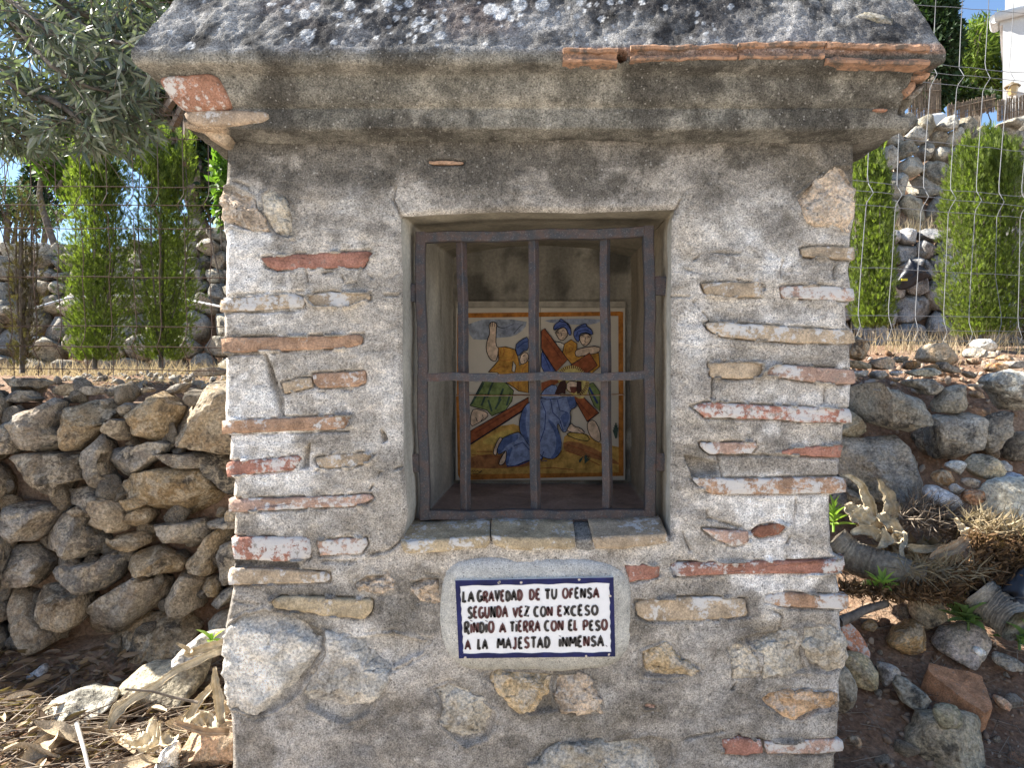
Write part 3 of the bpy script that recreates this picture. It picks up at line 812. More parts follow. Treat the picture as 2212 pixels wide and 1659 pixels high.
for (a, b, r) in [(1970,90,40),(2035,40,34),(1990,225,44),(1860,70,18),(1865,152,18),(1835,45,14),(1770,25,14),(1100,205,18),(1413,190,12),(2195,95,20),(1745,25,16),(1930,10,18),(1320,10,14),(2035,190,12),(1850,250,12),(1230,295,30),(2160,270,20)]:
    q = ZA([(a, b)])[0]; LICH.append((q[0], q[1], r * .334))
for (a, b, r) in [(315,42,22),(90,140,14),(690,195,10),(600,270,8),(815,55,8),(520,100,8),(200,160,10)]:
    q = ZC([(a, b)])[0]; LICH.append((q[0], q[1], r * .334))
for _ in range(90): LICH.append((rl.uniform(620, 1560), rl.uniform(-160, 95), rl.uniform(2.5, 6.5)))
for _ in range(40): LICH.append((rl.uniform(420, 1960), rl.uniform(-400, -20), rl.uniform(5, 16)))

def cornice_colour(q):
    n = len(q); Y = 829.5 - (q[:, 2] - EYE) * 1600 / (CAMD + q[:, 1]); X = 1106 + q[:, 0] * 1600 / (CAMD + q[:, 1])
    zr = q[:, 2] - EYE
    big = fbm(q, 5, 4, 41); mid = fbm(q, 16, 4, 42); fine = fbm(q, 48, 3, 43)
    # moulding: brown-grey, blotchy
    c = np.tile(np.array([.205, .188, .155]), (n, 1)) * (.30 + 1.4 * mid)[:, None] * (.6 + .8 * big)[:, None]
    lg = sstep(.55, .75, mid) * .5
    c = c * (1 - lg[:, None]) + np.array([.34, .305, .25]) * lg[:, None]
    dk = sstep(.46, .62, fbm(q, 12, 5, 44, .62)) * .7
    c = c * (1 - dk[:, None]) + np.array([.062, .055, .046]) * dk[:, None]
    # roof slope: bluish grey with black growth
    r = np.tile(np.array([.215, .205, .19]), (n, 1)) * (.15 + 1.7 * sstep(.2, .8, mid + (fine - .5) * .5))[:, None]
    pale = sstep(.48, .7, fbm(q, 7, 4, 45)) * (1 - sstep(.70, .82, zr)) * .7
    r = r * (1 - pale[:, None]) + np.array([.42, .40, .38]) * pale[:, None]
    blk = sstep(.40, .60, fbm(q, 8, 5, 46, .62)) * (.25 + .75 * sstep(.66, .73, zr)) * .78
    r = r * (1 - blk[:, None]) + np.array([.035, .032, .032]) * blk[:, None]
    rb = sstep(.62, .75, fbm(q, 6, 4, 47)) * .5
    r = r * (1 - rb[:, None]) + np.array([.14, .105, .095]) * rb[:, None]
    t = sstep(.650, .668, zr + (fine - .5) * .02)
    c = c * (1 - t[:, None]) + r * t[:, None]
    # lichen rosettes (grown on the surface, painted by distance on it)
    fr = q[:, 1] < .2
    for lx, ly, lr in LICH:
        m = fr & (np.abs(X - lx) < lr * 1.5) & (np.abs(Y - ly) < lr * 1.5)
        if not m.any(): continue
        rr = np.hypot(X[m] - lx, (Y[m] - ly) * 1.15) / lr * (.75 + .5 * fine[m])
        a = (1 - sstep(.85, 1.02, rr)) * (.55 + .45 * sstep(.55, .85, rr))
        c[m] = c[m] * (1 - a[:, None]) + np.array([.60, .605, .60]) * a[:, None]
    return c

def build_cornice():
    ns = 470; s = np.linspace(0, 1, ns); nt = len(PF)
    Vs, Fs, Cs = [], [], []; off = 0
    oF, oR, zz = PF[:, 0], PF[:, 1], PF[:, 2]
    def disp(q, nrm):
        d = (fbm(q, 6, 3, 51) - .5) * .012 + (fbm(q, 28, 3, 52) - .5) * .008 + (fbm(q, 100, 3, 53, .6) - .5) * .0045
        return q + nrm * d[:, None]
    # outward direction along the profile
    tg = np.gradient(np.stack([oF, zz], 1), axis=0); tg /= np.linalg.norm(tg, axis=1, keepdims=True) + 1e-9
    no, nz = tg[:, 1], -tg[:, 0]
    xl, xr = XL_ - oF, XR_ + oR
    X = xl[:, None] + (xr - xl)[:, None] * s[None]
    q = np.stack([X, np.repeat(-oF[:, None], ns, 1), EYE + np.repeat(zz[:, None], ns, 1)], -1).reshape(-1, 3)
    N = np.stack([np.zeros_like(X), np.repeat(-no[:, None], ns, 1), np.repeat(nz[:, None], ns, 1)], -1).reshape(-1, 3)
    fl = np.clip(np.minimum(s, 1 - s) * 30, 0.15, 1); 
    v = disp(q, N)
    # the broken right end of the moulding
    px = 1106 + v[:, 0] * 1600 / (CAMD + v[:, 1]); py = 829.5 - (v[:, 2] - EYE) * 1600 / (CAMD + v[:, 1])
    hole = np.clip(1 - np.hypot((px - 1342) / 14, (py - 120) / 13) ** 2, 0, 1)
    v[:, 1] += .06 * np.sqrt(hole)
    br = sstep(0, 14, px - (1985 - (py - 130) * .42)) * sstep(138, 150, py) * (1 - sstep(236, 250, py))
    v[:, 1] += br * .045; v[:, 0] -= br * .02
    c = cornice_colour(v)
    c = c * (1 - hole[:, None] * .85)
    c = c * (1 - br[:, None] * .7) + np.array([.40, .19, .10]) * (br[:, None] * .7)
    strip = (1 - sstep(8, 14, np.abs(py - 112 + (px - 1370) * .012))) * sstep(1205, 1240, px) * .75 * (.4 + fbm(v, 20, 3, 61))
    c = c * (1 - strip[:, None]) + np.array([.34, .19, .12]) * strip[:, None]
    # tan, freshly broken soffit at the lower left
    so = (1 - sstep(480, 500, px)) * sstep(258, 272, py)
    c = c * (1 - so[:, None]) + np.array([.42, .31, .21]) * so[:, None]
    Vs.append(v); Fs.append(grid_faces(nt, ns)); Cs.append(c); off += len(v)
    M = 60; u = np.linspace(0, 1, M)
    for sg in (-1, 1):
        o = oF if sg < 0 else oR
        xx = (xl if sg < 0 else xr)
        y0 = -oF; y1 = DEPTH + oF
        Yg = y0[:, None] + (y1 - y0)[:, None] * u[None] ** 1.5
        q = np.stack([np.repeat(xx[:, None], M, 1), Yg, EYE + np.repeat(zz[:, None], M, 1)], -1).reshape(-1, 3)
        N = np.stack([np.repeat((sg * no)[:, None], M, 1), np.zeros_like(Yg), np.repeat(nz[:, None], M, 1)], -1).reshape(-1, 3)
        w = disp(q, N).reshape(nt, M, 3)
        w[:, 0] = v.reshape(nt, ns, 3)[:, 0 if sg < 0 else -1]
        for k in range(1, 4): w[:, k] = w[:, k] * (k / 4) + (w[:, 0] + (q.reshape(nt, M, 3)[:, k] - q.reshape(nt, M, 3)[:, 0])) * (1 - k / 4)
        w = w.reshape(-1, 3)
        Vs.append(w); Fs.append(grid_faces(nt, M, off, flip=sg < 0)); Cs.append(cornice_colour(w)); off += len(w)
    # back face and apex
    back = np.stack([np.array([(xl[i], DEPTH + oF[i], EYE + zz[i]) for i in range(nt)]), np.array([(xr[i], DEPTH + oF[i], EYE + zz[i]) for i in range(nt)])], 1).reshape(-1, 3)
    Vs.append(back); Fs.append(grid_faces(nt, 2, off, flip=True)); Cs.append(cornice_colour(back)); off += len(back)
    mesh_obj('cornice_and_roof', np.vstack(Vs), np.vstack(Fs), M_ROOF, shrine, col=np.vstack(Cs))
    b = Bag(); b.box(XL_ + .04, XR_ - .04, 0.04, DEPTH - .02, EYE + .46, EYE + .66); b.build('rubble_core', M_STONE, shrine, tint=(.3, .27, .22))
build_cornice()

# bricks laid bare in the cornice
for k, (P, y, bl, th, t, lm) in enumerate([
    ([(345,176),(358,170),(420,166),(470,163),(488,186),(499,226),(470,231),(430,233),(398,236),(368,216)], -.087, .012, .09, (.36,.185,.12), .78),
    ([(395,242),(410,238),(470,237),(560,240),(586,243),(584,262),(540,268),(480,274),(430,272),(402,262)], -.064, .010, .09, (.45,.34,.24), .6),
    ([(404,264),(440,270),(492,268),(500,290),(490,318),(470,306),(440,288),(415,276)], -.028, .012, .09, (.46,.35,.24), .3),
    ([(886,135),(920,132),(960,135),(958,139),(900,140)], -.121, .004, .02, (.48,.30,.15), .2),
    ([(1880,236),(1905,234),(1922,238),(1900,242)], -.068, .006, .02, (.44,.22,.14), .3)]):
    V, F = pillow(P, y, th, bl, .03, k + 300, n=44, rings=7, smooth=1, rscale=25)
    if k == 0: V[:, 1] += (V[:, 2] - (EYE + .60)) * -.45
    o = mesh_obj('brick', V, F, M_BRICK, shrine, tint=t); o.color[3] = lm
V, F = pillow(ZC([(1110,100),(1150,80),(1200,55),(1290,90),(1370,130),(1480,155),(1420,180),(1330,200),(1250,190),(1160,150)]), -.098, .03, .010, .05, 77, n=40, rings=7, cuts=3)
V[:, 1] += (V[:, 2] - V[:, 2].mean()) * .42
mesh_obj('stone', V, F, M_INSET, shrine, tint=(.30, .27, .20))

# broken hollow tiles along the eave
def channel(xa, xb, yface, za, zb, slope, name, dep=.03, groove=.018, seed=0):
    n = 30; xs = np.linspace(xa, xb, n); h = zb - za
    pr = [(dep, 0), (-.002, 0), (-.004, .12), (-.001, .26), (groove, .30), (groove, .66), (-.002, .72), (-.004, .88), (0, 1), (dep, 1)]
    V = []
    for i, x in enumerate(xs):
        for (dy, f) in pr: V.append((x, yface + dy, za + f * h + slope * (x - xa)))
    V = np.array(V); V += (np.stack([fbm(V, 45, 3, seed + j) for j in range(3)], 1) - .5) * np.array([.006, .012, .009])
    m = len(pr); F = grid_faces(n, m).tolist() + [tuple(range(m))[::-1], tuple(range((n - 1) * m, n * m))]
    mesh_obj(name, V, F, M_TERRA, shrine, smooth=False)
def xz(px, py, y): a = W(px, py, y); return a[0], a[2]
for k, (pa, pb, pt, pbm, sl, gr) in enumerate([(1216,1334,104,136,.01,.004), (1362,1592,98,131,.012,.010), (1596,1780,92,128,.012,.007), (1784,2006,90,136,-.035,.028)]):
    xa, zt = xz(pa, pt, -.138); xb, zb = xz(pb, pbm, -.138)
    channel(xa, xb, -.1405, zb, zt, sl, 'broken_tile', groove=gr, seed=400 + k * 5)
for k, (P, y) in enumerate([([(1948,96),(1975,92),(2005,104),(2020,128),(2018,150),(1990,146),(1966,140),(1950,130)], -.118),
                            ([(1925,136),(1968,142),(2020,150),(2016,166),(1975,168),(1935,160)], -.105),
                            ([(1930,166),(1972,168),(1990,178),(1968,206),(1955,196)], -.098),
                            ([(1958,206),(1975,196),(1992,170),(2004,168),(1996,188),(1978,208)], -.09)]):
    V, F = pillow(P, y, .10, .012, .07, k + 330, n=36, rings=6, cuts=5)
    if k == 3: mesh_obj('stone', V, F, M_INSET, shrine, tint=(.27, .24, .19))
    else: mesh_obj('broken_tile', V, F, M_TERRA, shrine, smooth=False)

# iron grille
grille = bpy.data.objects.new('window_grille', None); COL.objects.link(grille)
grille.location = (.06, .085, EYE - .3); adopt(grille, shrine); grille.location = (.06, .085, EYE - .3)
gl = Vector((.06, .085, EYE - .3))
def bar(name, p0, p1, w, d, rot=0.0, seed=0, bend=0.0015):
    """square bar between two picture points (px, px, depth)"""
    a = np.array(W(*p0)); b = np.array(W(*p1)); n = 26
    ax = b - a; L = np.linalg.norm(ax); ax /= L
    u = np.cross(ax, (0, 1, 0)); u /= np.linalg.norm(u); v = np.cross(u, ax)
    cr, sr = math.cos(rot), math.sin(rot); u2 = u * cr + v * sr; v2 = v * cr - u * sr
    q = []
    e = .18
    ring = [(-1 + e, -1), (1 - e, -1), (1, -1 + e), (1, 1 - e), (1 - e, 1), (-1 + e, 1), (-1, 1 - e), (-1, -1 + e)]
    for i in range(n):
        c = a + (b - a) * i / (n - 1)
        w_ = math.sin(i * .55 + seed * 2.1) * bend + math.sin(i * 1.7 + seed) * bend * .4
        for s, t in ring: q.append(c + u2 * (s * w / 2) + v2 * (t * d / 2) + u * w_)
    F = grid_faces(n, 8, 0, True).tolist() + [tuple(range(8))[::-1], tuple(range((n - 1) * 8, n * 8))]
    o = mesh_obj(name, q, F, M_IRON, None, smooth=False)
    o.parent = grille; o.matrix_parent_inverse = Matrix.Translation(-gl)
    return o
GY_ = .085
bar('frame_bar', (908, 502, GY_), (918, 1122, GY_), .023, .024, seed=1)
bar('frame_bar', (1401, 489, GY_), (1405, 1121, GY_), .024, .024, seed=2)
bar('frame_bar', (918, 514, GY_ + .001), (1391, 502, GY_ + .001), .023, .022, seed=3)
bar('frame_bar', (928, 1112, GY_ + .001), (1395, 1111, GY_ + .001), .022, .022, seed=4)
for k, (xt, xb) in enumerate(((997, 1007), (1152, 1157), (1306, 1312))):
    bar('upright_bar', (xt, 515, GY_ + .014), (xb, 1106, GY_ + .014), 0.0188, 0.0188, rot=math.radians(54), seed=5 + k, bend=.0008)
bar('cross_bar', (921, 816, GY_ - .006), (1394, 812, GY_ - .006), .019, .009, seed=9, bend=.002)
for k, (x0, x1, y0, y1) in enumerate(((864, 897, 613, 652), (874, 905, 981, 1020), (1410, 1446, 597, 638), (1412, 1448, 979, 1017))):
    ym = (y0 + y1) / 2
    bar('fixing_lug', (x0 - (12 if k < 2 else 0), ym, GY_ - .003), (x1 + (12 if k > 1 else 0), ym, GY_ - .003), (y1 - y0) / 1000 * 1.05, .012, seed=12 + k, bend=.0005)

# ------------------------------------------------------------------ painted tile picture at the back of the niche
PY = .555
tp = W(1168, 1035, PY)
picture = thing('tile_picture', 'hand painted ceramic tile scene of a man fallen under a cross, behind the bars', 'tile picture', tp)
M_GLAZE = mat_plain('cream_glaze', (0.48, 0.415, 0.325), 0.55, 0.15, 6, 0.12)
for (x0, x1) in ((985, 1166), (1168, 1350)):
    for (y0, y1) in ((665, 852), (854, 1037)):
        a = W(x0, y1, PY); b = W(x1, y0, PY); bg = Bag()
        e = .002; bg.box(a[0], b[0], PY, PY + .012, a[2], b[2])
        bg.build('tile', M_GLAZE, picture)
b = Bag(); a0 = W(983, 1039, PY); a1 = W(1352, 659, PY)
b.box(a0[0], a1[0], PY + .006, PY + .030, a0[2], a1[2] + .012); b.build('plaster_bed', mat_plain('plaster_bed', (.30, .265, .21), .9, .1, 30, .3), picture)
PC = {'cream': (.70,.61,.48), 'border': (.46,.17,.03), 'sky': (.36,.38,.42), 'sky2': (.30,.32,.38), 'ochre': (.58,.33,.08), 'brown': (.34,.14,.05), 'yel': (.62,.42,.10), 'beam': (.30,.085,.03), 'beamd': (.17,.04,.02),
      'ink': (.015,.013,.02), 'flesh': (.72,.52,.36), 'gold': (.60,.29,.05), 'goldd': (.40,.14,.03), 'blue': (.09,.13,.27), 'navy': (.03,.05,.17), 'robe': (.22,.27,.42), 'robed': (.10,.14,.34), 'green': (.20,.25,.08), 'greend': (.05,.08,.06), 'hair': (.05,.02,.015), 'beard': (.16,.05,.03), 'halo': (.62,.48,.16)}
PC = {k: tuple((.74 if k in ('cream', 'flesh', 'sky') else .72 if k in ('gold', 'ochre', 'yel', 'border') else .78) * a for a in v) for k, v in PC.items()}   # paints scaled darker, putting the niche's dimness into the colour
PM = {k: mat_plain('paint_' + k, v, .6, .12, 55, .5) for k, v in PC.items()}
PK = list(PC); pb = Bag(); layer = [0]
def paint(col, pts, outline=True, w=7, f=ZP):
    layer[0] += 1
    y = PY - .0004 - layer[0] * .00007
    q = f(pts)
    Q = chaikin(q, 1) if len(q) > 4 and col in ('flesh', 'robe', 'blue', 'robed', 'halo', 'sky', 'sky2', 'yel', 'brown') else np.asarray(q, float)
    pb.add([W(a, c, y) for a, c in Q], [tuple(range(len(Q)))], PK.index(col))
    if outline: stroke(list(map(tuple, Q)) + [tuple(Q[0])], w, 'ink', ID)
def stroke(pts, w=5, col='ink', f=ZP):
    layer[0] += 1
    y = PY - .0004 - layer[0] * .00007
    q = np.asarray(f(pts), float); w = w * .2485 / 2
    d = np.gradient(q, axis=0); d /= np.linalg.norm(d, axis=1, keepdims=True) + 1e-9
    n = np.stack([-d[:, 1], d[:, 0]], 1)
    A, C = q + n * w, q - n * w; k = len(q)
    V = [W(a, c, y) for a, c in A] + [W(a, c, y) for a, c in C]
    pb.add(V, [(i, i + 1, k + i + 1, k + i) for i in range(k - 1)], PK.index(col))
NO = False
paint('sky', [(160,150),(680,150),(660,230),(560,300),(420,310),(300,330),(180,320)], NO); paint('sky2', [(450,200),(640,170),(620,260),(500,290),(440,270)], NO)
paint('sky2', [(800,150),(1310,140),(1310,180),(1180,200),(900,185)], NO)
paint('ochre', [(100,1240),(250,1200),(430,1080),(560,1060),(640,1090),(640,1250),(420,1330),(100,1350)], NO)
paint('ochre', [(1000,1170),(1060,1130),(1190,1145),(1320,1230),(1475,1260),(1475,1485),(90,1505),(90,1330),(420,1320),(980,1290)], NO)
paint('yel', [(1010,1150),(1060,1130),(1190,1145),(1230,1210),(1120,1200)]); paint('yel', [(250,1230),(420,1130),(560,1100),(560,1180),(420,1240)], NO)
paint('brown', [(100,1360),(420,1310),(700,1385),(720,1430),(400,1450),(100,1440)], NO); paint('brown', [(990,1200),(1180,1230),(1475,1390),(1475,1420),(1180,1340),(1000,1300)], NO)
for a in ([(200,1330),(420,1345),(650,1420)], [(240,1300),(380,1300)], [(1000,1230),(1180,1290),(1320,1350)], [(1010,1290),(1150,1340),(1310,1420)], [(740,1450),(900,1440),(1080,1460)]): stroke(a, 7, 'beam')
for a in ([(100,95),(1500,82),(1500,118),(100,136)], [(1470,80),(1512,85),(1516,1510),(1474,1500)], [(75,1500),(1515,1482),(1515,1512),(100,1548)], [(60,820),(88,830),(108,1520),(76,1500)], [(72,100),(98,100),(94,830),(68,830)]): paint('border', a, NO)
paint('flesh', [(185,980),(215,920),(330,955),(340,1000),(240,1060),(185,1085)]); stroke([(230,1000),(245,1040)], 7); stroke([(290,980),(296,1010),(275,1035)], 6)
paint('green', [(180,900),(290,690),(480,690),(560,770),(545,860),(490,940),(370,990),(330,940),(250,920)])
for a in ([(190,890),(250,790),(300,700)], [(330,830),(360,740),(380,700)], [(340,850),(370,950)], [(430,860),(470,750)], [(400,930),(450,840)], [(500,900),(530,800)], [(280,900),(320,800)]): stroke(a, 17, 'greend')
paint('beam', [(185,1120),(690,826),(690,905),(185,1238)]); stroke([(185,1236),(690,912)], 14); stroke([(220,1140),(640,890)], 6, 'beamd')
paint('gold', [(340,608),(400,540),(430,505),(425,395),(490,388),(570,410),(600,480),(610,550),(690,510),(690,790),(600,772),(560,740),(480,690),(420,612)])
for a in ([(435,400),(445,440),(430,500),(470,510),(540,500),(565,450)], [(470,390),(480,430),(465,470)], [(360,600),(450,560),(520,560)], [(620,700),(640,580),(680,540)], [(560,730),(540,680),(580,640)], [(600,760),(600,700),(650,640)]): stroke(a, 7, 'goldd')
paint('cream', [(545,600),(555,510),(580,550),(570,610)]); 
paint('flesh', [(345,205),(355,180),(380,170),(400,178),(415,190),(408,260),(405,380),(430,395),(420,480),(400,520),(350,495),(318,410),(330,330),(355,270)])
for a in ([(362,215),(360,180)], [(378,215),(376,175)], [(394,215),(396,180)], [(410,200),(440,220),(480,230)]): stroke(a, 5)
paint('flesh', [(610,480),(650,430),(690,450),(690,510),(620,552)]); stroke([(640,470),(660,462)], 6); stroke([(650,500),(655,520)], 5)
paint('blue', [(570,380),(620,330),(690,296),(690,420),(640,425),(595,482)]); stroke([(590,400),(650,350),(685,340)], 9, 'navy')
paint('robed', [(800,400),(850,480),(930,590),(900,608),(800,608)]); stroke([(815,450),(880,590)], 8, 'navy')
paint('green', [(1200,720),(1250,700),(1310,780),(1310,950),(1260,900),(1220,810)]); stroke([(1215,740),(1290,880)], 18, 'navy')
paint('flesh', [(1200,1040),(1260,1020),(1310,1110),(1320,1230),(1240,1190),(1200,1110)])
paint('cream', [(910,340),(970,350),(1000,370),(985,430),(940,395)])
paint('gold', [(985,440),(1000,365),(1060,325),(1110,360),(1110,420),(1180,460),(1300,440),(1310,560),(1240,620),(1080,560),(1040,510)])
for a in ([(1040,360),(1080,380),(1070,420),(1030,440)], [(1010,400),(1020,470),(1060,500)], [(1040,390),(1050,420)]): stroke(a, 7, 'goldd')
paint('flesh', [(1090,430),(1130,400),(1310,378),(1310,440),(1180,462),(1105,480)])
paint('flesh', [(920,260),(970,225),(1010,220),(1035,280),(1000,330),(960,332),(935,290)]); paint('flesh', [(1130,290),(1200,268),(1240,300),(1225,350),(1180,387),(1140,352)])
paint('robed', [(905,250),(910,200),(960,165),(965,140),(1000,165),(1050,200),(1065,285),(1040,288),(1012,215),(960,222)]); stroke([(910,240),(960,205),(1015,200)], 8, 'navy'); stroke([(960,165),(1020,180),(1050,230)], 7)
paint('robed', [(1080,290),(1085,240),(1130,205),(1190,182),(1195,210),(1240,240),(1252,290),(1200,264),(1130,272),(1130,352),(1100,330)]); stroke([(1100,300),(1120,255),(1190,240),(1245,270)], 8, 'navy'); stroke([(1090,250),(1140,215),(1195,210)], 7)
for x, y in ((945,268), (990,250), (1162,300), (1214,305)): stroke([(x - 12, y + 3), (x, y - 5), (x + 12, y + 2)], 6); stroke([(x - 14, y - 12), (x + 12, y - 14)], 4)
for a in ([(970,262),(978,292),(968,298)], [(980,315),(1000,308)], [(1186,305),(1178,345),(1190,348)], [(1165,366),(1185,362)]): stroke(a, 5)
paint('beam', [(1070,810),(1140,800),(1300,962),(1200,1042)]); paint('beam', [(800,700),(930,660),(970,690),(800,775)], NO)
paint('beam', [(800,250),(830,228),(1030,500),(930,605),(800,400)]); stroke([(800,410),(930,605)], 9); stroke([(1200,1040),(1302,962)], 9)
paint('beam', [(1040,560),(1220,440),(1288,550),(1210,610),(1090,650)]); stroke([(830,290),(980,500)], 6, 'beamd'); stroke([(1110,850),(1230,990)], 6, 'beamd')
paint('halo', [(930,640),(960,580),(1060,540),(1160,580),(1225,690),(1200,800),(1150,850),(1060,800),(960,720)], NO)
for k in range(30):
    t = math.radians(-160 + k * 7.5); cx, cy = 1068, 690
    stroke([(cx + 118 * math.cos(t), cy + 112 * math.sin(t)), (cx + 146 * math.cos(t), cy + 140 * math.sin(t))], 8, 'beard')
paint('robe', [(690,870),(800,835),(940,825),(1080,815),(1112,910),(1045,940),(1062,1020),(1020,1132),(980,1130),(950,1050),(935,1080),(960,1150),(980,1250),(950,1340),(880,1370),(800,1342),(690,1262),(620,1150),(606,1050),(640,930)])
paint('robe', [(800,775),(920,700),(960,800),(1000,832),(800,852)])
paint('robe', [(560,1140),(620,1130),(700,1260),(800,1330),(820,1370),(690,1372),(560,1432),(490,1422),(500,1282),(430,1332),(415,1290),(450,1190)])
paint('blue', [(640,930),(680,900),(660,1050),(680,1160),(705,1255),(640,1170),(608,1060)], NO); paint('blue', [(840,1000),(920,1060),(975,1180),(975,1290),(930,1350),(870,1372),(930,1290),(930,1150)], NO)
paint('blue', [(415,1290),(450,1190),(600,1135),(600,1200),(500,1240),(440,1330)], NO); paint('blue', [(495,1300),(560,1250),(530,1330),(510,1420),(490,1420)], NO)
paint('blue', [(960,1000),(1030,940),(1050,1010),(1000,1100),(985,1040)], NO); paint('blue', [(1020,830),(1085,820),(1108,905),(1050,930)], NO)
for a in ([(800,860),(840,960),(830,1100),(760,1300)], [(880,840),(900,960),(960,1020),(990,1120)], [(700,1380),(600,1420),(500,1430)], [(820,1300),(800,1380),(850,1380)], [(560,1250),(640,1220),(700,1290)], [(940,850),(960,940),(1030,960)]): stroke(a, 7, 'navy')
paint('flesh', [(1018,1112),(1060,1050),(1090,1085),(1140,1092),(1188,1142),(1120,1142),(1050,1130)]); stroke([(1120,1110),(1160,1140)], 4)
paint('flesh', [(375,1310),(430,1178),(470,1180),(420,1260),(410,1342)]); paint('flesh', [(425,1400),(490,1288),(500,1300),(490,1390),(450,1424)])
paint('flesh', [(1020,690),(1115,685),(1118,750),(1075,790),(1020,770)]); paint('beard', [(1045,735),(1110,735),(1110,775),(1085,795),(1060,785)], NO)
paint('hair', [(915,800),(940,740),(965,690),(1010,680),(1025,730),(1010,770),(1010,800),(980,790),(950,805)], NO); paint('hair', [(1110,685),(1148,690),(1152,770),(1115,802),(1105,760)], NO)
for k in range(9): stroke([(1135, 1395), (1130 + k * 11, 1335 + abs(k - 4) * 9)] if k < 4 else [(1180, 1400), (1140 + k * 10, 1320 + abs(k - 5) * 14)], 8, 'greend')
for k in range(6): stroke([(1450, 1185), (1425 + k * 8, 1050 + abs(k - 3) * 20)], 13, 'greend')
stroke([(195,1480),(200,1460),(210,1480),(222,1466),(232,1478),(245,1465),(262,1478),(286,1466)], 5); stroke([(200,1492),(250,1494),(285,1470)], 4)
stroke([(420,215),(470,230),(560,190)], 3); stroke([(560,275),(620,205),(640,195)], 4)
stroke([(60,806),(400,812),(800,808),(1100,812),(1520,800)], 6, 'brown'); stroke([(60,812),(400,818),(800,814),(1100,818),(1520,806)], 4, 'cream')
stroke([(1030,120),(1030,300)], 1, 'ink')
pb.build('painting', None, picture, mats=[PM[k] for k in PK])

# ------------------------------------------------------------------ verse plaque under the niche
pq = W(1160, 1440, -.02)
plaque = thing('plaque', 'white glazed verse plaque with a navy border under the barred niche', 'plaque', pq)
V, F = pillow([(950,1275),(955,1236),(975,1214),(1020,1206),(1090,1202),(1160,1206),(1240,1203),(1300,1212),(1340,1228),(1362,1256),(1366,1300),(1361,1340),(1367,1380),(1352,1422),(1322,1442),(1260,1447),(1180,1452),(1090,1447),(1020,1446),(980,1434),(958,1405),(951,1370),(946,1325)], .002, .03, .019, .02, 9, n=84, rings=12, smooth=2, edge=.985, flat=2.6)
V[:, 1] = np.maximum(V[:, 1], -.0168) + (fbm(V, 20, 3, 88) - .5) * .004
cpl = np.tile(np.array([.60, .57, .50]), (len(V), 1)) * (.6 + .8 * fbm(V, 16, 5, 89))[:, None]
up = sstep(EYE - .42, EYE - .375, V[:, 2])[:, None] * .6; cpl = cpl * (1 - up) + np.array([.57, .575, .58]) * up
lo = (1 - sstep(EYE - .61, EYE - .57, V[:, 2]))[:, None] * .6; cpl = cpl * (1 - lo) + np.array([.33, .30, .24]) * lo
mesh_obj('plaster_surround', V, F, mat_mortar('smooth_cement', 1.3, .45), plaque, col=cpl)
TY = -.0215
def quad(bag, pts, y, th, m=0):
    A = [W(a, c, y) for a, c in pts]; Bk = [(p[0], y + th, p[2]) for p in A]
    bag.add(A + Bk, [(0, 1, 2, 3), (7, 6, 5, 4), (0, 4, 5, 1), (1, 5, 6, 2), (2, 6, 7, 3), (3, 7, 4, 0)], m)
C4 = ZH([(733,445),(1758,425),(1770,938),(757,950)]); I4 = ZH([(765,480),(1730,460),(1741,910),(787,918)])
bg = Bag(); quad(bg, [C4[3], C4[2], C4[1], C4[0]], TY, .012); bg.build('tile', mat_plain('white_glaze', (.80, .78, .76), .18, .5, 40, .05), plaque)
M_NAVY = mat_plain('navy_glaze', (.010, .013, .075), .4, .2, 25, .5)
bg = Bag()
for k in range(4):
    a, c, e, f = C4[k], C4[(k + 1) % 4], I4[(k + 1) % 4], I4[k]
    # wavy hand-painted inner edge
    n = 24; O = [np.array(a) + (np.array(c) - a) * i / n for i in range(n + 1)]; J = [np.array(f) + (np.array(e) - f) * i / n + np.array([math.sin(i * 1.9 + k), math.cos(i * 1.3 + k)]) * 1.0 for i in range(n + 1)]
    bg.add([W(p[0], p[1], TY - .0008) for p in O] + [W(p[0], p[1], TY - .0008) for p in J], [(i, n + 1 + i, n + 2 + i, i + 1) for i in range(n)])
bg.build('border', M_NAVY, plaque)
bg = Bag()
for a, c in ((1015,460),(1020,455),(1160,458),(1735,545),(1728,925),(800,945),(1580,935),(1535,440)):
    q = ZH([(a, c)])[0]; bg.add([W(q[0] + 3.2 * math.cos(t) * random.uniform(.6, 1.3), q[1] + 2.6 * math.sin(t), TY - .0014) for t in np.linspace(0, 6.28, 9)[:-1]], [tuple(range(8))])
bg.build('glaze_chip', mat_plain('chipped_biscuit', (.55, .47, .40), .9, .1), plaque)
def arc(cx, cy, rx, ry, a0, a1, n=10): return [(cx + rx * math.cos(math.radians(t)), cy + ry * math.sin(math.radians(t))) for t in np.linspace(a0, a1, n)]
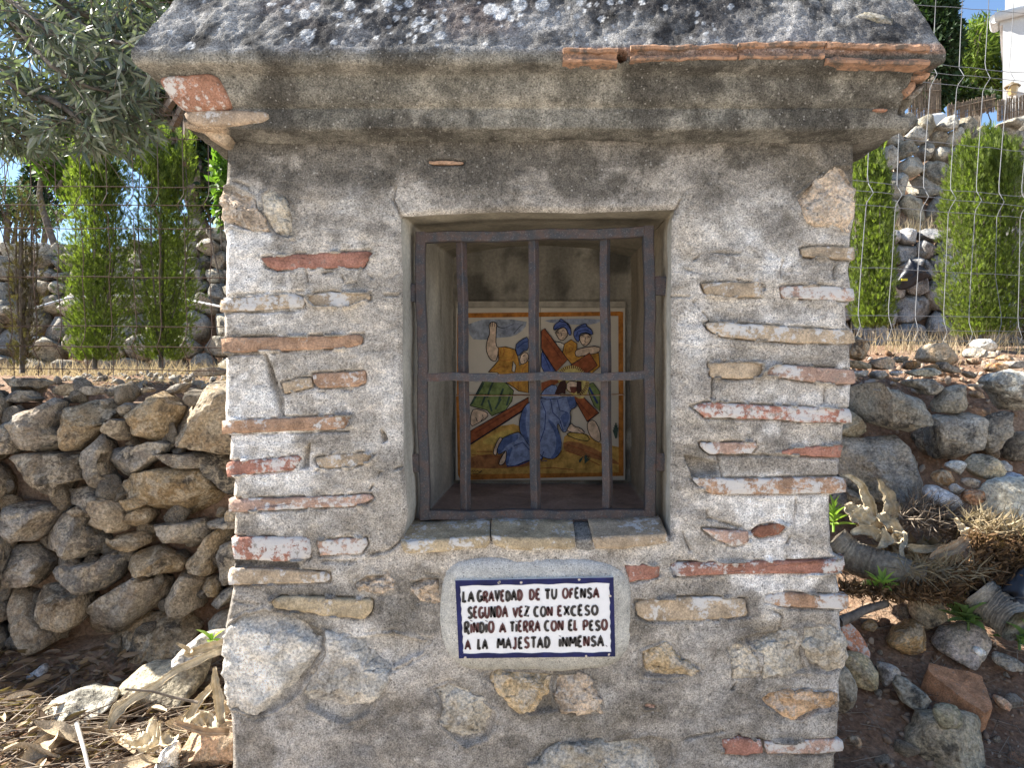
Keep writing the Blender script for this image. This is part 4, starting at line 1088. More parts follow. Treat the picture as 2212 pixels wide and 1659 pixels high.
G = {'L': [[(.15, 1), (.1, 0), (.75, .05)]], 'A': [[(.02, 0), (.45, 1), (.9, -.02)], [(.2, .36), (.72, .38)]], 'G': [arc(.5, .5, .42, .5, 50, 330), [(.55, .42), (.92, .42), (.9, .05)]],
     'R': [[(.15, 0), (.12, 1)], [(.12, .98), (.6, 1.0), (.78, .75), (.55, .5), (.15, .48)], [(.35, .48), (.9, -.15)]], 'V': [[(.05, 1), (.45, 0), (.9, 1.02)]],
     'E': [[(.15, 1), (.12, 0)], [(.15, 1), (.8, 1)], [(.14, .52), (.68, .54)], [(.12, 0), (.85, .02)]], 'D': [[(.15, 0), (.14, 1)], [(.14, 1), (.6, .92), (.85, .5), (.6, .08), (.15, 0)]],
     'T': [[(.02, .98), (.95, 1.0)], [(.5, 1), (.5, 0)]], 'U': [[(.1, 1), (.12, .3), (.45, 0), (.8, .3), (.84, 1)]], 'O': [arc(.5, .5, .42, .5, 90, 450, 16)], 'F': [[(.2, 1), (.15, 0)], [(.2, 1), (.85, 1)], [(.18, .52), (.7, .54)]],
     'N': [[(.1, 0), (.12, 1)], [(.12, 1), (.82, 0)], [(.82, 0), (.86, 1)]], 'S': [[(.85, .85), (.5, 1), (.2, .8), (.35, .55), (.7, .42), (.8, .18), (.5, 0), (.1, .12)]], 'Z': [[(.1, 1), (.85, 1), (.1, 0), (.9, .02)], [(.3, .5), (.68, .52)]],
     'C': [arc(.55, .5, .45, .5, 55, 305)], 'X': [[(.08, 1), (.9, 0)], [(.88, 1), (.08, 0)]], 'I': [[(.4, .85), (.4, 0)], [(.36, 1.12), (.46, 1.18)]], 'J': [[(.6, 1), (.62, .25), (.4, 0), (.1, .15)], [(.3, 1), (.85, 1)]],
     'M': [[(.05, 0), (.15, 1)], [(.15, 1), (.5, .3)], [(.5, .3), (.85, 1)], [(.85, 1), (.95, 0)]], 'P': [[(.15, 0), (.12, 1)], [(.12, 1), (.65, .98), (.8, .72), (.6, .46), (.14, .44)]], '.': [[(.1, .02), (.25, .06)]]}
WDT = {'I': .42, 'M': 1.25, 'L': .8, '.': .4, 'O': 1.05, 'A': 1.05, 'J': .85, 'E': .85, 'F': .85}
letters = Bag(); lr_ = random.Random(3)
def word(txt, x0, x1, yb0, yb1, cap):
    tot = sum(WDT.get(ch, 1) for ch in txt); x = x0
    for i, ch in enumerate(txt):
        w = (x1 - x0) * WDT.get(ch, 1) / tot; f = (x + w / 2 - x0) / (x1 - x0)
        yb = yb0 + (yb1 - yb0) * f + lr_.uniform(-2, 2); cp = cap * lr_.uniform(.94, 1.05); mi = 0 if lr_.random() < .55 else 1
        for st in G[ch]:
            q = np.array([(x + w * (.06 + .84 * a), yb - cp * c) for a, c in st]); 
            if len(q) < 4: q = np.array([q[0] + (q[-1] - q[0]) * t for t in np.linspace(0, 1, 6)]) if len(q) == 2 else smoothpath(np.repeat(q, 1, 0), 9) if ch not in 'LAVZT' else np.vstack([np.linspace(q[j], q[j + 1], 5)[(0 if j == 0 else 1):] for j in range(len(q) - 1)])
            else: q = smoothpath(q, 16) if ch not in 'Z' else q
            q = np.array(ZH([tuple(p) for p in q])); k = len(q)
            d = np.gradient(q, axis=0); d /= np.linalg.norm(d, axis=1, keepdims=True) + 1e-9; nn = np.stack([-d[:, 1], d[:, 0]], 1)
            wv = (2.35 + .75 * np.sin(np.linspace(0, 3.1, k)) + lr_.uniform(-.3, .3))[:, None] * .95
            A, C = q + nn * wv, q - nn * wv
            letters.add([W(p[0], p[1], TY - .0012) for p in A] + [W(p[0], p[1], TY - .0012) for p in C], [(j, j + 1, k + j + 1, k + j) for j in range(k - 1)], mi)
        x += w
for a in (('LA',780,862,585,582,66), ('GRAVEDAD',875,1172,582,572,64), ('DE',1210,1290,568,566,62), ('TU',1310,1398,566,564,62), ('OFENSA',1425,1670,560,556,60),
          ('SEGUNDA',812,1078,688,682,70), ('VEZ',1105,1218,680,676,62), ('CON',1240,1368,676,674,62), ('EXCESO',1393,1662,672,666,60),
          ('RINDIO',790,988,786,780,66), ('A',1018,1068,780,780,58), ('TIERRA',1085,1288,778,772,62), ('CON',1308,1438,770,768,62), ('EL',1465,1534,766,766,60), ('PESO',1558,1722,768,764,62),
          ('A',795,840,890,890,58), ('LA',878,948,888,886,62), ('MAJESTAD',1003,1352,886,880,66), ('INMENSA',1403,1700,876,868,62), ('.',1708,1728,872,872,60)): word(*a)
letters.build('lettering', None, plaque, mats=[mat_plain('black_brush_glaze', (.012, .010, .012), .25, .5), mat_plain('maroon_brush_glaze', (.075, .015, .018), .25, .5)])

# ------------------------------------------------------------------ dry-stone walls
def stone_tint(warm=.5, lo=.8, hi=1.15):
    g = np.array([.25, .235, .21]); w = np.array([.33, .255, .165])
    return (g + (w - g) * random.random() * warm * 1.6) * random.uniform(lo, hi)

lwall = thing('stone_wall', 'shaded dry stone retaining wall of grey and ochre boulders left of the shrine', 'stone wall', (-1.2, 1.0, 0.0))
LST = [(ZL7, p) for p in [
 [(1500,620),(1600,420),(1700,280),(1900,150),(2120,140),(2210,170),(2220,840),(2050,855),(1880,820),(1700,780),(1570,720)],
 [(1110,700),(1140,480),(1270,310),(1400,258),(1500,322),(1610,400),(1530,600),(1550,720),(1450,752),(1250,732)],
 [(350,405),(560,400),(720,340),(880,338),(1000,430),(930,530),(750,662),(720,720),(590,850),(530,822),(490,690),(400,650),(345,600),(405,480)],
 [(50,560),(60,450),(200,380),(300,320),(400,350),(385,430),(405,490),(340,600),(400,660),(510,712),(500,770),(330,832),(210,862),(60,800)],
 [(-120,560),(-20,480),(50,500),(48,800),(0,870),(-130,860)],
 [(910,650),(960,560),(1020,520),(1112,540),(1112,762),(1010,752)], [(1015,430),(1090,358),(1170,380),(1200,440),(1110,505),(1040,500)],
 [(880,950),(940,830),(1120,780),(1240,800),(1400,742),(1552,770),(1500,832),(1320,962),(1200,1052),(1010,1152),(900,1080)],
 [(648,920),(740,760),(850,638),(905,780),(922,840),(880,960),(900,1090),(960,1150),(930,1252),(800,1232),(690,1182),(650,1120)],
 [(-60,930),(150,848),(400,860),(640,868),(662,1000),(652,1120),(500,1162),(450,1282),(250,1232),(60,1242),(-90,1210)],
 [(928,1260),(1050,1150),(1200,1060),(1450,1000),(1880,1005),(1925,1150),(2050,1300),(2105,1400),(2000,1462),(1700,1480),(1350,1440),(1180,1362),(1030,1322)],
 [(1310,985),(1400,900),(1600,868),(2000,858),(2230,850),(2230,1290),(2080,1202),(1935,1150),(1890,1000),(1500,1002)],
 [(450,1282),(520,1180),(680,1190),(800,1250),(900,1290),(1100,1380),(1150,1452),(780,1452),(700,1442),(480,1322)]]]
LST += [(ZL8, p) for p in [
 [(-60,130),(60,128),(200,150),(300,170),(372,222),(300,300),(170,482),(120,502),(-60,470)],
 [(208,562),(230,430),(300,330),(380,188),(520,178),(680,260),(640,340),(720,400),(802,500),(790,600),(650,652),(500,662),(370,692),(330,640),(220,590)],
 [(628,340),(720,200),(760,90),(900,100),(1020,160),(1032,300),(1000,402),(920,412),(760,392)],
 [(1030,230),(1110,190),(1170,148),(1250,180),(1280,250),(1220,332),(1100,352),(1040,330)],
 [(1228,382),(1290,340),(1500,308),(1740,283),(1802,380),(1790,440),(1700,502),(1510,512),(1390,482),(1250,440)],
 [(828,502),(960,430),(1180,388),(1242,440),(1232,510),(1110,577),(950,572),(840,540)],
 [(1013,742),(1060,640),(1150,570),(1300,543),(1390,590),(1500,650),(1552,702),(1520,772),(1380,792),(1200,787),(1090,780)],
 [(1558,682),(1690,580),(1800,440),(1900,358),(1992,380),(1960,520),(1900,622),(1830,802),(1730,782),(1610,732)],
 [(1898,622),(1960,500),(2092,458),(2200,600),(2120,850),(1950,892),(1905,780)],
 [(283,812),(400,720),(500,673),(560,710),(780,680),(880,600),(1042,620),(1000,732),(900,880),(800,952),(680,967),(560,932),(400,872)],
 [(608,1242),(620,1130),(800,1000),(1000,890),(1130,813),(1300,830),(1372,880),(1362,1050),(1250,1152),(1100,1222),(1000,1312),(850,1387),(700,1382),(630,1332)],
 [(1378,1042),(1430,930),(1520,778),(1700,820),(1762,870),(1702,960),(1712,1122),(1600,1162),(1480,1172),(1400,1112)],
 [(1730,920),(1790,830),(1880,808),(1922,880),(1900,982),(1810,1012),(1750,960)], [(1818,1082),(1900,970),(2050,890),(2120,900),(2080,1020),(1960,1082),(1880,1132)],
 [(110,1010),(200,930),(330,908),(480,980),(620,978),(642,1100),(612,1180),(590,1242),(500,1312),(420,1292),(250,1242),(150,1130)],
 [(-90,950),(100,1010),(150,1150),(250,1250),(412,1320),(390,1422),(250,1482),(80,1512),(-90,1470)],
 [(-90,530),(100,523),(200,600),(300,700),(250,802),(150,902),(-90,917)],
 [(698,1540),(840,1420),(960,1290),(1140,1200),(1400,1178),(1560,1200),(1662,1300),(1700,1332),(1500,1500),(1440,1602),(1300,1702),(1000,1722),(800,1702),(690,1600)],
 [(1798,300),(1950,260),(2130,255),(2130,372),(1950,352),(1850,372)], [(1988,200),(2080,118),(2190,150),(2170,270),(2000,272)],
 [(1790,1260),(1850,1180),(2000,1120),(2120,1150),(2120,1290),(1950,1300),(1830,1310)], [(560,180),(640,120),(730,180),(690,260),(620,250)], [(1040,100),(1130,60),(1230,130),(1180,160),(1100,190)]]]
def wall_y(py, k=.03, y0=.91): return y0 + k * np.clip((1440 - py) / 610, 0, 1)
for k, (f, p) in enumerate(LST):
    P = np.array(f(p)); P = P.mean(0) + (P - P.mean(0)) * 1.04; ext = np.ptp(P, axis=0); sz = min(ext) / 1600 * 2.55
    yf = wall_y(P[:, 1].mean()) + random.uniform(-.015, .02)
    V, F = pillow(P, yf, .12 + sz * .7, sz * .36, .085, 500 + k, n=76, rings=20, cuts=11, smooth=0, edge=.98, flat=3.2)
    mesh_obj('stone', V, F, M_STONE, lwall, tint=stone_tint(.85, .9, 1.4))
for k, p in enumerate([[(40,290),(120,240),(260,230),(292,330),(150,357),(50,345)], [(450,240),(560,190),(700,168),(782,190),(700,262),(560,302)], [(718,240),(830,188),(942,210),(962,260),(880,282),(770,292)],
          [(998,240),(1060,190),(1150,158),(1162,220),(1060,302),(1010,290)], [(-60,130),(300,108),(482,170),(350,202),(-60,207)], [(1770,60),(1900,20),(2100,8),(2160,80),(1900,112)],
          [(940,330),(1000,310),(1050,340),(1010,390),(950,380)], [(1260,250),(1350,200),(1420,230),(1380,262)], [(1560,250),(1640,180),(1780,160),(1740,210),(1640,280)], [(180,320),(260,290),(330,320),(260,345)]]):
    P = np.array(ZL7(p)); yf = 1.02 + (1 - (P[:, 1].mean() - 790) / 90) * .12 + (.12 if k == 5 else 0)
    V, F = pillow(P, yf, .09, .03, .06, 600 + k, n=36, rings=8, cuts=5, smooth=1)
    mesh_obj('stone', V, F, M_STONE, lwall, tint=stone_tint(.5, .9, 1.3))

b = Bag(); b.box(-3.2, -.63, 1.10, 1.46, -.2, .93); b.build('added_earth_fill', M_EARTH, lwall)  # box added behind the stones so no light leaks through their gaps
def chip_mesh(seed):
    bm = bmesh.new(); bmesh.ops.create_icosphere(bm, subdivisions=3, radius=.5); v = np.array([a.co[:] for a in bm.verts]); f = [[a.index for a in q.verts] for q in bm.faces]; bm.free()
    r = np.random.default_rng(seed); v = v * r.uniform(.6, 1.0, 3)
    for nn in r.normal(size=(10, 3)):
        nn /= np.linalg.norm(nn); d = v @ nn; v = v - np.clip(d - d.max() * r.uniform(.5, .85), 0, None)[:, None] * nn
    v = v * (.9 + .3 * fbm(v, 4, 4, seed))[:, None]
    me = bpy.data.meshes.new('stone'); me.from_pydata(v.tolist(), [], f); me.polygons.foreach_set('use_smooth', [True] * len(f)); me.materials.append(M_STONE); return me
CHIPS = [chip_mesh(k) for k in range(7)]
def chip(parent, loc, size, tint, r):
    o = bpy.data.objects.new('stone', CHIPS[r.randrange(7)]); COL.objects.link(o); adopt(o, parent)
    o.matrix_basis = Matrix.Translation(loc) @ Euler((r.uniform(0, 6), r.uniform(0, 6), r.uniform(0, 6))).to_matrix().to_4x4() @ Matrix.Scale(size, 4); o.color = (*tint, 1); return o
rc = random.Random(77)
for _ in range(95): chip(lwall, (rc.uniform(-1.85, -.66), rc.uniform(1.0, 1.06), rc.uniform(.05, .9)), rc.uniform(.05, .11), stone_tint(.6, .8, 1.5), rc)
for _ in range(34): chip(lwall, (rc.uniform(-1.9, -.66), rc.uniform(1.0, 1.25), rc.uniform(.93, 1.0)), rc.uniform(.04, .10), stone_tint(.5, .9, 1.5), rc)
for _ in range(70):
    x, y = rc.uniform(.70, 2.0), rc.uniform(.2, 1.0); z = float(ground_n(np.array([x]), np.array([y]))[0]); sz = .02 + .055 * rc.random() ** 2
    tt = rc.choice([(.55, .34, .22), (.52, .45, .36), (.45, .42, .38), (.58, .50, .38), (.50, .27, .17)])
    chip(ground, (x, y, z + sz * .12), sz, tt, rc)
for _ in range(45):
    x, y = rc.uniform(-1.6, -.66), rc.uniform(.1, .9); z = float(ground_n(np.array([x]), np.array([y]))[0]); sz = .02 + .05 * rc.random() ** 2
    chip(ground, (x, y, z + sz * .12), sz, rc.choice([(.55, .5, .4), (.5, .42, .32), (.6, .55, .45)]), rc)
rwall = thing('boulder_bank', 'bank of lichened boulders holding up the terrace right of the shrine', 'stone wall', (1.2, 1.1, .4))
RST = [([(215,560),(250,490),(400,438),(700,520),(880,550),(980,620),(1032,700),(962,822),(830,902),(700,892),(480,832),(330,722),(250,640)], 1.08, (.33,.30,.24)),
 ([(110,905),(160,800),(190,670),(290,720),(400,830),(417,900),(330,952),(230,962)], 1.12, (.30,.27,.20)),
 ([(60,1000),(230,948),(480,970),(760,918),(850,1060),(942,1150),(972,1300),(900,1442),(870,1562),(600,1602),(300,1502),(90,1352)], 1.05, (.31,.28,.235)),
 ([(1038,642),(1130,490),(1250,458),(1342,520),(1342,622),(1290,702),(1250,742),(1060,722)], 1.18, (.33,.29,.22)),
 ([(1038,742),(1250,730),(1400,718),(1482,800),(1472,900),(1430,1082),(1300,1152),(1080,1162),(1030,1000),(1020,860)], 1.14, (.29,.265,.22)),
 ([(1488,782),(1600,730),(1700,698),(1755,900),(1692,1000),(1650,1142),(1560,1102),(1480,1062),(1460,950)], 1.13, (.30,.27,.22)),
 ([(730,412),(900,398),(1020,410),(1072,480),(1000,562),(920,562),(870,502),(750,472)], 1.22, (.36,.33,.27)),
 ([(1518,422),(1600,340),(1753,318),(1900,330),(1960,700),(1753,722),(1680,652),(1640,560)], 1.16, (.42,.40,.34)),
 ([(830,920),(900,860),(1030,820),(1060,1000),(1070,1160),(960,1150),(880,1060)], 1.26, (.24,.19,.14)), ([(1420,930),(1490,900),(1500,1080),(1600,1130),(1560,1200),(1430,1120)], 1.22, (.20,.16,.12)),
 ([(1690,1010),(1753,880),(1900,900),(1900,1180),(1680,1180)], 1.2, (.24,.20,.15)),
 ([(20,1470),(120,1450),(250,1480),(280,1600),(150,1660),(10,1640)], 1.05, (.20,.18,.16)), ([(180,1390),(330,1480),(420,1560),(300,1640),(200,1560)], 1.03, (.22,.19,.15)),
 ([(200,180),(228,60),(300,-10),(370,70),(402,180),(352,252),(240,212)], 1.30, (.42,.26,.13)), ([(870,190),(900,100),(1000,68),(1150,90),(1232,180),(1262,262),(1200,292),(1000,272),(850,232)], 1.42, (.40,.29,.18)),
 ([(1350,90),(1400,28),(1500,50),(1552,150),(1500,172),(1380,132)], 1.52, (.55,.53,.48)), ([(1278,160),(1330,113),(1420,130),(1462,200),(1380,222),(1290,212)], 1.45, (.30,.29,.26)),
 ([(718,300),(740,240),(830,233),(892,290),(830,322),(740,327)], 1.34, (.43,.24,.11)), ([(733,347),(820,315),(1000,298),(1032,350),(950,392),(800,382)], 1.26, (.48,.41,.28)),
 ([(1478,312),(1530,260),(1610,248),(1637,290),(1570,352),(1500,342)], 1.32, (.46,.22,.08)), ([(388,262),(540,198),(620,210),(622,282),(570,332),(430,312)], 1.34, (.38,.27,.18)),
 ([(190,230),(290,238),(422,290),(410,322),(230,312)], 1.3, (.33,.28,.2)), ([(410,382),(440,328),(540,330),(547,410),(470,417)], 1.24, (.33,.30,.26)), ([(1308,222),(1370,208),(1432,260),(1400,282),(1330,277)], 1.4, (.42,.27,.17)),
 ([(1558,222),(1620,178),(1692,195),(1712,230),(1630,247)], 1.42, (.42,.22,.10)), ([(1338,530),(1400,508),(1437,580),(1390,592)], 1.2, (.40,.26,.15)), ([(1040,260),(1060,240),(1180,310),(1260,350),(1180,360),(1090,330)], 1.3, (.38,.31,.24)),
 ([(1300,470),(1350,450),(1420,460),(1390,490)], 1.22, (.5,.48,.46)), ([(210,345),(300,330),(410,335),(400,380),(250,385)], 1.27, (.42,.40,.37)), ([(590,350),(640,330),(680,350),(640,390)], 1.27, (.5,.48,.47)),
 ([(620,400),(660,390),(680,430),(640,440)], 1.22, (.44,.28,.16)), ([(1260,340),(1340,335),(1390,390),(1350,410),(1290,380)], 1.32, (.40,.30,.22)), ([(1480,150),(1560,160),(1600,200),(1500,230)], 1.46, (.36,.33,.3)), ([(1640,250),(1760,240),(1850,300),(1700,320),(1650,290)], 1.36, (.36,.33,.29)), ([(420,500),(500,475),(590,490),(560,520),(470,530)], 1.1, (.5,.49,.47)),
 ([(900,290),(1010,270),(1080,330),(1050,350),(960,310)], 1.36, (.40,.27,.15)), ([(630,210),(720,200),(760,240),(700,270),(640,250)], 1.4, (.32,.26,.19))]
for k, (p, y, t) in enumerate(RST):
    P = np.array(ZR4(p)); ext = np.ptp(P, axis=0); sz = min(ext) / 1600 * 2.7
    V, F = pillow(P, y, .06 + sz * .7, sz * .36, .08, 700 + k, n=76 if sz > .1 else 36, rings=20 if sz > .1 else 9, cuts=9, smooth=0 if sz > .1 else 1, edge=.98, flat=3.0)
    mesh_obj('stone', V, F, M_STONE, rwall, tint=np.array(t) * 1.35)

def voronoi_wall(parent, pts, y_of, sc, clip, seed, thick, tint, mat=M_FAR, drop=None, gap=1.03, batter=.08):
    """random rubble: pts are seed points (px), each becomes one stone"""
    rs = random.Random(seed); pts = np.array(pts, float)
    for i, p in enumerate(pts):
        if drop and drop(*p): continue
        poly = [(clip[0], clip[1]), (clip[2], clip[1]), (clip[2], clip[3]), (clip[0], clip[3])]
        dd = np.hypot(pts[:, 0] - p[0], (pts[:, 1] - p[1])); order = np.argsort(dd)[1:18]
        for j in order:
            m = (p + pts[j]) / 2; n = pts[j] - p
            out = []
            for a, b in zip(poly, poly[1:] + poly[:1]):
                sa, sb = (np.array(a) - m) @ n, (np.array(b) - m) @ n
                if sa <= 0: out.append(a)
                if sa * sb < 0: t = sa / (sa - sb); out.append((a[0] + (b[0] - a[0]) * t, a[1] + (b[1] - a[1]) * t))
            poly = out
            if len(poly) < 3: break
        if len(poly) < 3: continue
        P = np.array(poly); c = P.mean(0)
        P = c + (P - c) * (gap * rs.uniform(.94, 1.03))
        y = y_of(*c); sz = math.sqrt(np.ptp(P[:, 0]) * np.ptp(P[:, 1])) * (y + CAMD) / FPX
        V, F = pillow(P, y + rs.uniform(-.3, .3) * thick, thick, sz * .38, .07, seed * 1000 + i, n=26, rings=7, cuts=8, smooth=1, edge=.95, flat=2.8)
        mesh_obj('stone', V, F, mat, parent, tint=np.array(tint(rs, c)))

def jitter_rows(x0, x1, y0, y1, w, h, rs, j=.33):
    out = []; y = y0; r = 0
    while y < y1:
        x = x0 + (w * .5 if r % 2 else 0)
        while x < x1:
            out.append((x + rs.uniform(-j, j) * w, y + rs.uniform(-j, j) * h)); x += w * rs.uniform(.8, 1.25)
        y += h; r += 1
    return out
rs = random.Random(20)
voronoi_wall(lwall, jitter_rows(-420, -60, 870, 1430, 140, 100, rs), lambda x, y: float(wall_y(y)), 1, (-460, 840, -28, 1445), 37, .2, lambda r, c: stone_tint(.8, .95, 1.3), M_STONE)
rs = random.Random(21)
far_r = thing('terrace_wall', 'sunlit upper dry stone terrace wall of pale rubble behind the right fence', 'stone wall', (2.4, 5.1, 2.2))
pale = lambda r, c: np.array([.36, .34, .295]) * r.uniform(.72, 1.15) + np.array([.03, .01, -.03]) * r.random()
topline = lambda x: 262 + 12 * math.sin(x * .03) - (x - 1900) * .03
voronoi_wall(far_r, jitter_rows(1780, 2290, 230, 330, 40, 30, rs) + jitter_rows(1780, 2290, 345, 480, 66, 52, rs), lambda x, y: 5.05 + (470 - y) * .0006, 1, (1760, 235, 2300, 478), 31, .22, pale, drop=lambda x, y: y < topline(x) - 10)
low_r = thing('terrace_wall', 'lower blue-grey dry stone wall in shade between the two right-hand cypresses', 'stone wall', (2.2, 4.5, 1.3))
cool = lambda r, c: np.array([.37, .365, .35]) * r.uniform(.75, 1.1)
voronoi_wall(low_r, jitter_rows(1780, 2290, 498, 640, 46, 38, rs) + jitter_rows(1780, 2290, 655, 745, 74, 55, rs), lambda x, y: 4.42 + (700 - y) * .0005, 1, (1760, 488, 2300, 752), 33, .22, cool)
far_l = thing('terrace_wall', 'sunlit dry stone terrace wall behind the rusty fence and left cypresses', 'stone wall', (-1.8, 3.7, 1.2))
voronoi_wall(far_l, jitter_rows(-70, 560, 480, 640, 36, 28, rs) + jitter_rows(-70, 560, 655, 815, 74, 48, rs), lambda x, y: 3.45 + (640 - y) * .0016, 1, (-90, 462 , 580, 806), 35, .2, pale, drop=lambda x, y: y < 500 + 60 * math.exp(-((x - 230) / 200) ** 2) - x * .1)

# ------------------------------------------------------------------ loose stones and rubble
def hit(px, py, y0=.1):
    ys = np.arange(y0, 12, .01); d = ys + CAMD
    x = (px - 1106) / FPX * d; z = EYE + (829.5 - py) / FPX * d
    g = ground_n(x, ys); i = np.argmax(g >= z)
    return ys[i] if (g >= z).any() else 3.0
def rock(name, label, cat, f, pts, tint, mat=M_STONE, y=None, deep=.75, cuts=10, rough=.075, bulge=.38, group=None, n=52, rings=12, tilt=.25, flat=2.4, lean=0):
    P = np.array(f(pts)); low = P[:, 1].max(); cx = P[:, 0].mean()
    sz = min(np.ptp(P, axis=0))
    if y is None: y = hit(cx, low - sz * .10) - .035
    szm = sz / FPX * (y + CAMD)
    rock.k += 1
    V, F = pillow(P, y, szm * deep, szm * bulge, rough, 900 + rock.k, n=n, rings=rings, cuts=cuts, smooth=1, edge=.96, tilt=tilt, flat=flat)
    base = (V[:, 0].mean(), V[:, 1].mean(), V[:, 2].min())
    o = mesh_obj(name, V, F, mat, None, tint=np.array(tint) * 1.45, base=base)
    return tag(o, label, cat, group)
rock.k = 0
R6 = ZR6
rock('rock', 'rounded olive-tan rock against the lower right corner of the shrine', 'rock', R6, [(160,525),(280,490),(470,508),(540,600),(587,770),(562,832),(430,862),(300,842),(225,700)], (.36,.29,.17))
rock('rock', 'tall grey rock standing on edge, half hidden by the shrine corner', 'rock', R6, [(60,600),(150,578),(240,660),(302,780),(292,1010),(270,1122),(180,1182),(70,1182)], (.30,.27,.21))
rock('rock', 'small blue-grey angular rock between the olive-tan one and the brick slab', 'rock', R6, [(540,582),(640,588),(742,610),(782,690),(680,712),(640,802),(600,842),(570,742)], (.30,.29,.28))
rock('rock', 'orange-brown pointed rock above the big brick slab', 'rock', R6, [(648,392),(750,240),(860,190),(960,118),(1060,170),(1120,280),(1158,450),(1080,512),(920,512),(780,470)], (.44,.29,.14))
rock('rock', 'big tan rock below the dark withered stems, behind the orange-brown one', 'rock', ZR5, [(1050,1240),(1200,1213),(1362,1230),(1442,1420),(1402,1542),(1250,1660),(1160,1640),(1080,1560),(980,1422)], (.38,.31,.21))
rock('mortar_lump', 'grey lump of old mortar with a white pebble stuck in it, beside a green rosette', 'rubble', R6, [(1188,412),(1188,350),(1250,320),(1260,270),(1370,228),(1450,240),(1600,158),(1742,220),(1792,350),(1782,450),(1700,522),(1620,622),(1480,602),(1300,532),(1210,462)], (.38,.33,.29), rough=.07)
rock('pebble', 'white pebble stuck in the grey lump of mortar', 'pebble', R6, [(1515,420),(1540,382),(1600,380),(1664,430),(1650,462),(1560,468),(1522,450)], (.62,.58,.50), M_FAR, y=hit(2092, 1445) - .135, n=20, rings=6, cuts=2)
rock('rock', 'grey-green egg-shaped rock left of the big brick slab', 'rock', R6, [(738,802),(790,738),(880,760),(990,840),(1072,930),(1092,990),(1010,1082),(900,1062),(790,990),(770,900)], (.30,.29,.24))
rock('rock', 'small khaki stone perched on the largest rock at the bottom right', 'rock', R6, [(1148,1150),(1180,1060),(1280,1028),(1420,1050),(1462,1130),(1430,1232),(1330,1272),(1220,1292),(1190,1222)], (.38,.34,.22), y=.27)
rock('rock', 'largest rock at the bottom right, khaki with a small stone on top', 'rock', R6, [(940,1500),(1000,1440),(1100,1332),(1130,1230),(1250,1250),(1500,1178),(1650,1190),(1780,1280),(1902,1470),(1882,1562),(1852,1662),(1842,1900),(950,1900)], (.34,.29,.20), y=.30)
rock('tile_shard', 'flat terracotta tile shard leaning on the shrine corner', 'tile shard', R6, [(122,150),(220,118),(352,260),(412,472),(300,462),(180,442)], (.46,.21,.12), M_BRICK, deep=.15, bulge=.05, cuts=1, rough=.015, tilt=.5)
rock('rock', 'small ochre chip lying between the terracotta shard and the orange-brown rock', 'rock', R6, [(328,200),(440,110),(507,105),(517,262),(450,212)], (.42,.28,.14), n=28, rings=7)
rock('rock', 'dark grey long rock at the right edge, beneath the green plants', 'rock', R6, [(1760,562),(1790,460),(1900,468),(2100,560),(2100,652),(1900,642)], (.25,.24,.22))
rock('rock', 'small red-brown stone at the right edge below the dark grey rock', 'rock', R6, [(1768,942),(1810,908),(1950,980),(1962,1062),(1840,1062)], (.40,.23,.14), n=28, rings=7)
rock('rock', 'small brown stone low beside the bottom right corner of the shrine', 'rock', R6, [(178,1352),(250,1343),(342,1350),(347,1442),(250,1442)], (.36,.24,.14), n=28, rings=7)
R4 = ZR4
rock('rock', 'jagged white-grey rock on the pebble pile under the right boulders', 'rock', R4, [(1058,1190),(1180,1143),(1250,1170),(1272,1262),(1220,1302),(1140,1252)], (.52,.51,.46), y=.98)
rock('rock', 'rust-brown round rock left on the pebble pile', 'rock', R4, [(948,1282),(1060,1228),(1170,1270),(1182,1352),(1090,1402),(970,1372)], (.42,.25,.12), y=.96)
rock('rock', 'smooth tan boulder on top of the pebble pile', 'rock', R4, [(1268,1182),(1340,1110),(1450,1088),(1540,1150),(1587,1272),(1470,1342),(1330,1302)], (.48,.39,.25), y=.99, rough=.02, cuts=4)
rock('rock', 'small round grey stone right of the smooth tan boulder', 'rock', R4, [(1548,1170),(1620,1148),(1662,1200),(1652,1252),(1590,1252)], (.36,.33,.29), y=1.02, n=28, rings=7)
rock('mortar_slab', 'pale grey slab of mortar sloping down in front of the pebble pile', 'rubble', R4, [(898,1422),(960,1373),(1070,1400),(1200,1500),(1292,1592),(1200,1642),(1050,1602),(920,1502)], (.47,.46,.45), M_FAR, y=.90, bulge=.2)
rock('rock', 'grey-brown stone wedged below the smooth tan boulder', 'rock', R4, [(1188,1322),(1300,1303),(1422,1360),(1402,1412),(1260,1412)], (.36,.31,.26), y=.94, n=28, rings=7)
rock('rock', 'small white-grey stone between the mortar slab and the rusty one', 'rock', R4, [(1108,1392),(1160,1353),(1252,1420),(1222,1492),(1130,1452)], (.45,.43,.40), y=.92, n=28, rings=7)
rock('rock', 'dark rust-coloured rock in front of the pebble pile by the sunlit boulder', 'rock', R4, [(1218,1482),(1290,1408),(1442,1430),(1402,1532),(1310,1572),(1240,1532)], (.36,.18,.09), y=.90)
rock('rock', 'large pale sunlit rock at the right edge below the pebble pile', 'rock', R4, [(1388,1562),(1500,1400),(1640,1328),(1800,1308),(1990,1330),(1990,1722),(1550,1742),(1400,1642)], (.52,.48,.38), M_FAR, y=.84)
rock('rock', 'flat bluish-white stone at the right edge on top of the sunlit rock', 'rock', R4, [(1538,1312),(1650,1248),(1800,1278),(1800,1322),(1580,1352)], (.46,.47,.49), M_FAR, y=.96, n=28, rings=7)
L9 = ZL9
rock('mortar_slab', 'flat sunlit slab of crumbly mortar lying in the litter left of the shrine', 'rubble', L9, [(178,482),(240,428),(420,368),(472,388),(592,398),(592,452),(500,512),(400,537),(350,492),(230,542),(183,532)], (.60,.56,.45), M_FAR, rough=.05, bulge=.3, tilt=.9, deep=.9)
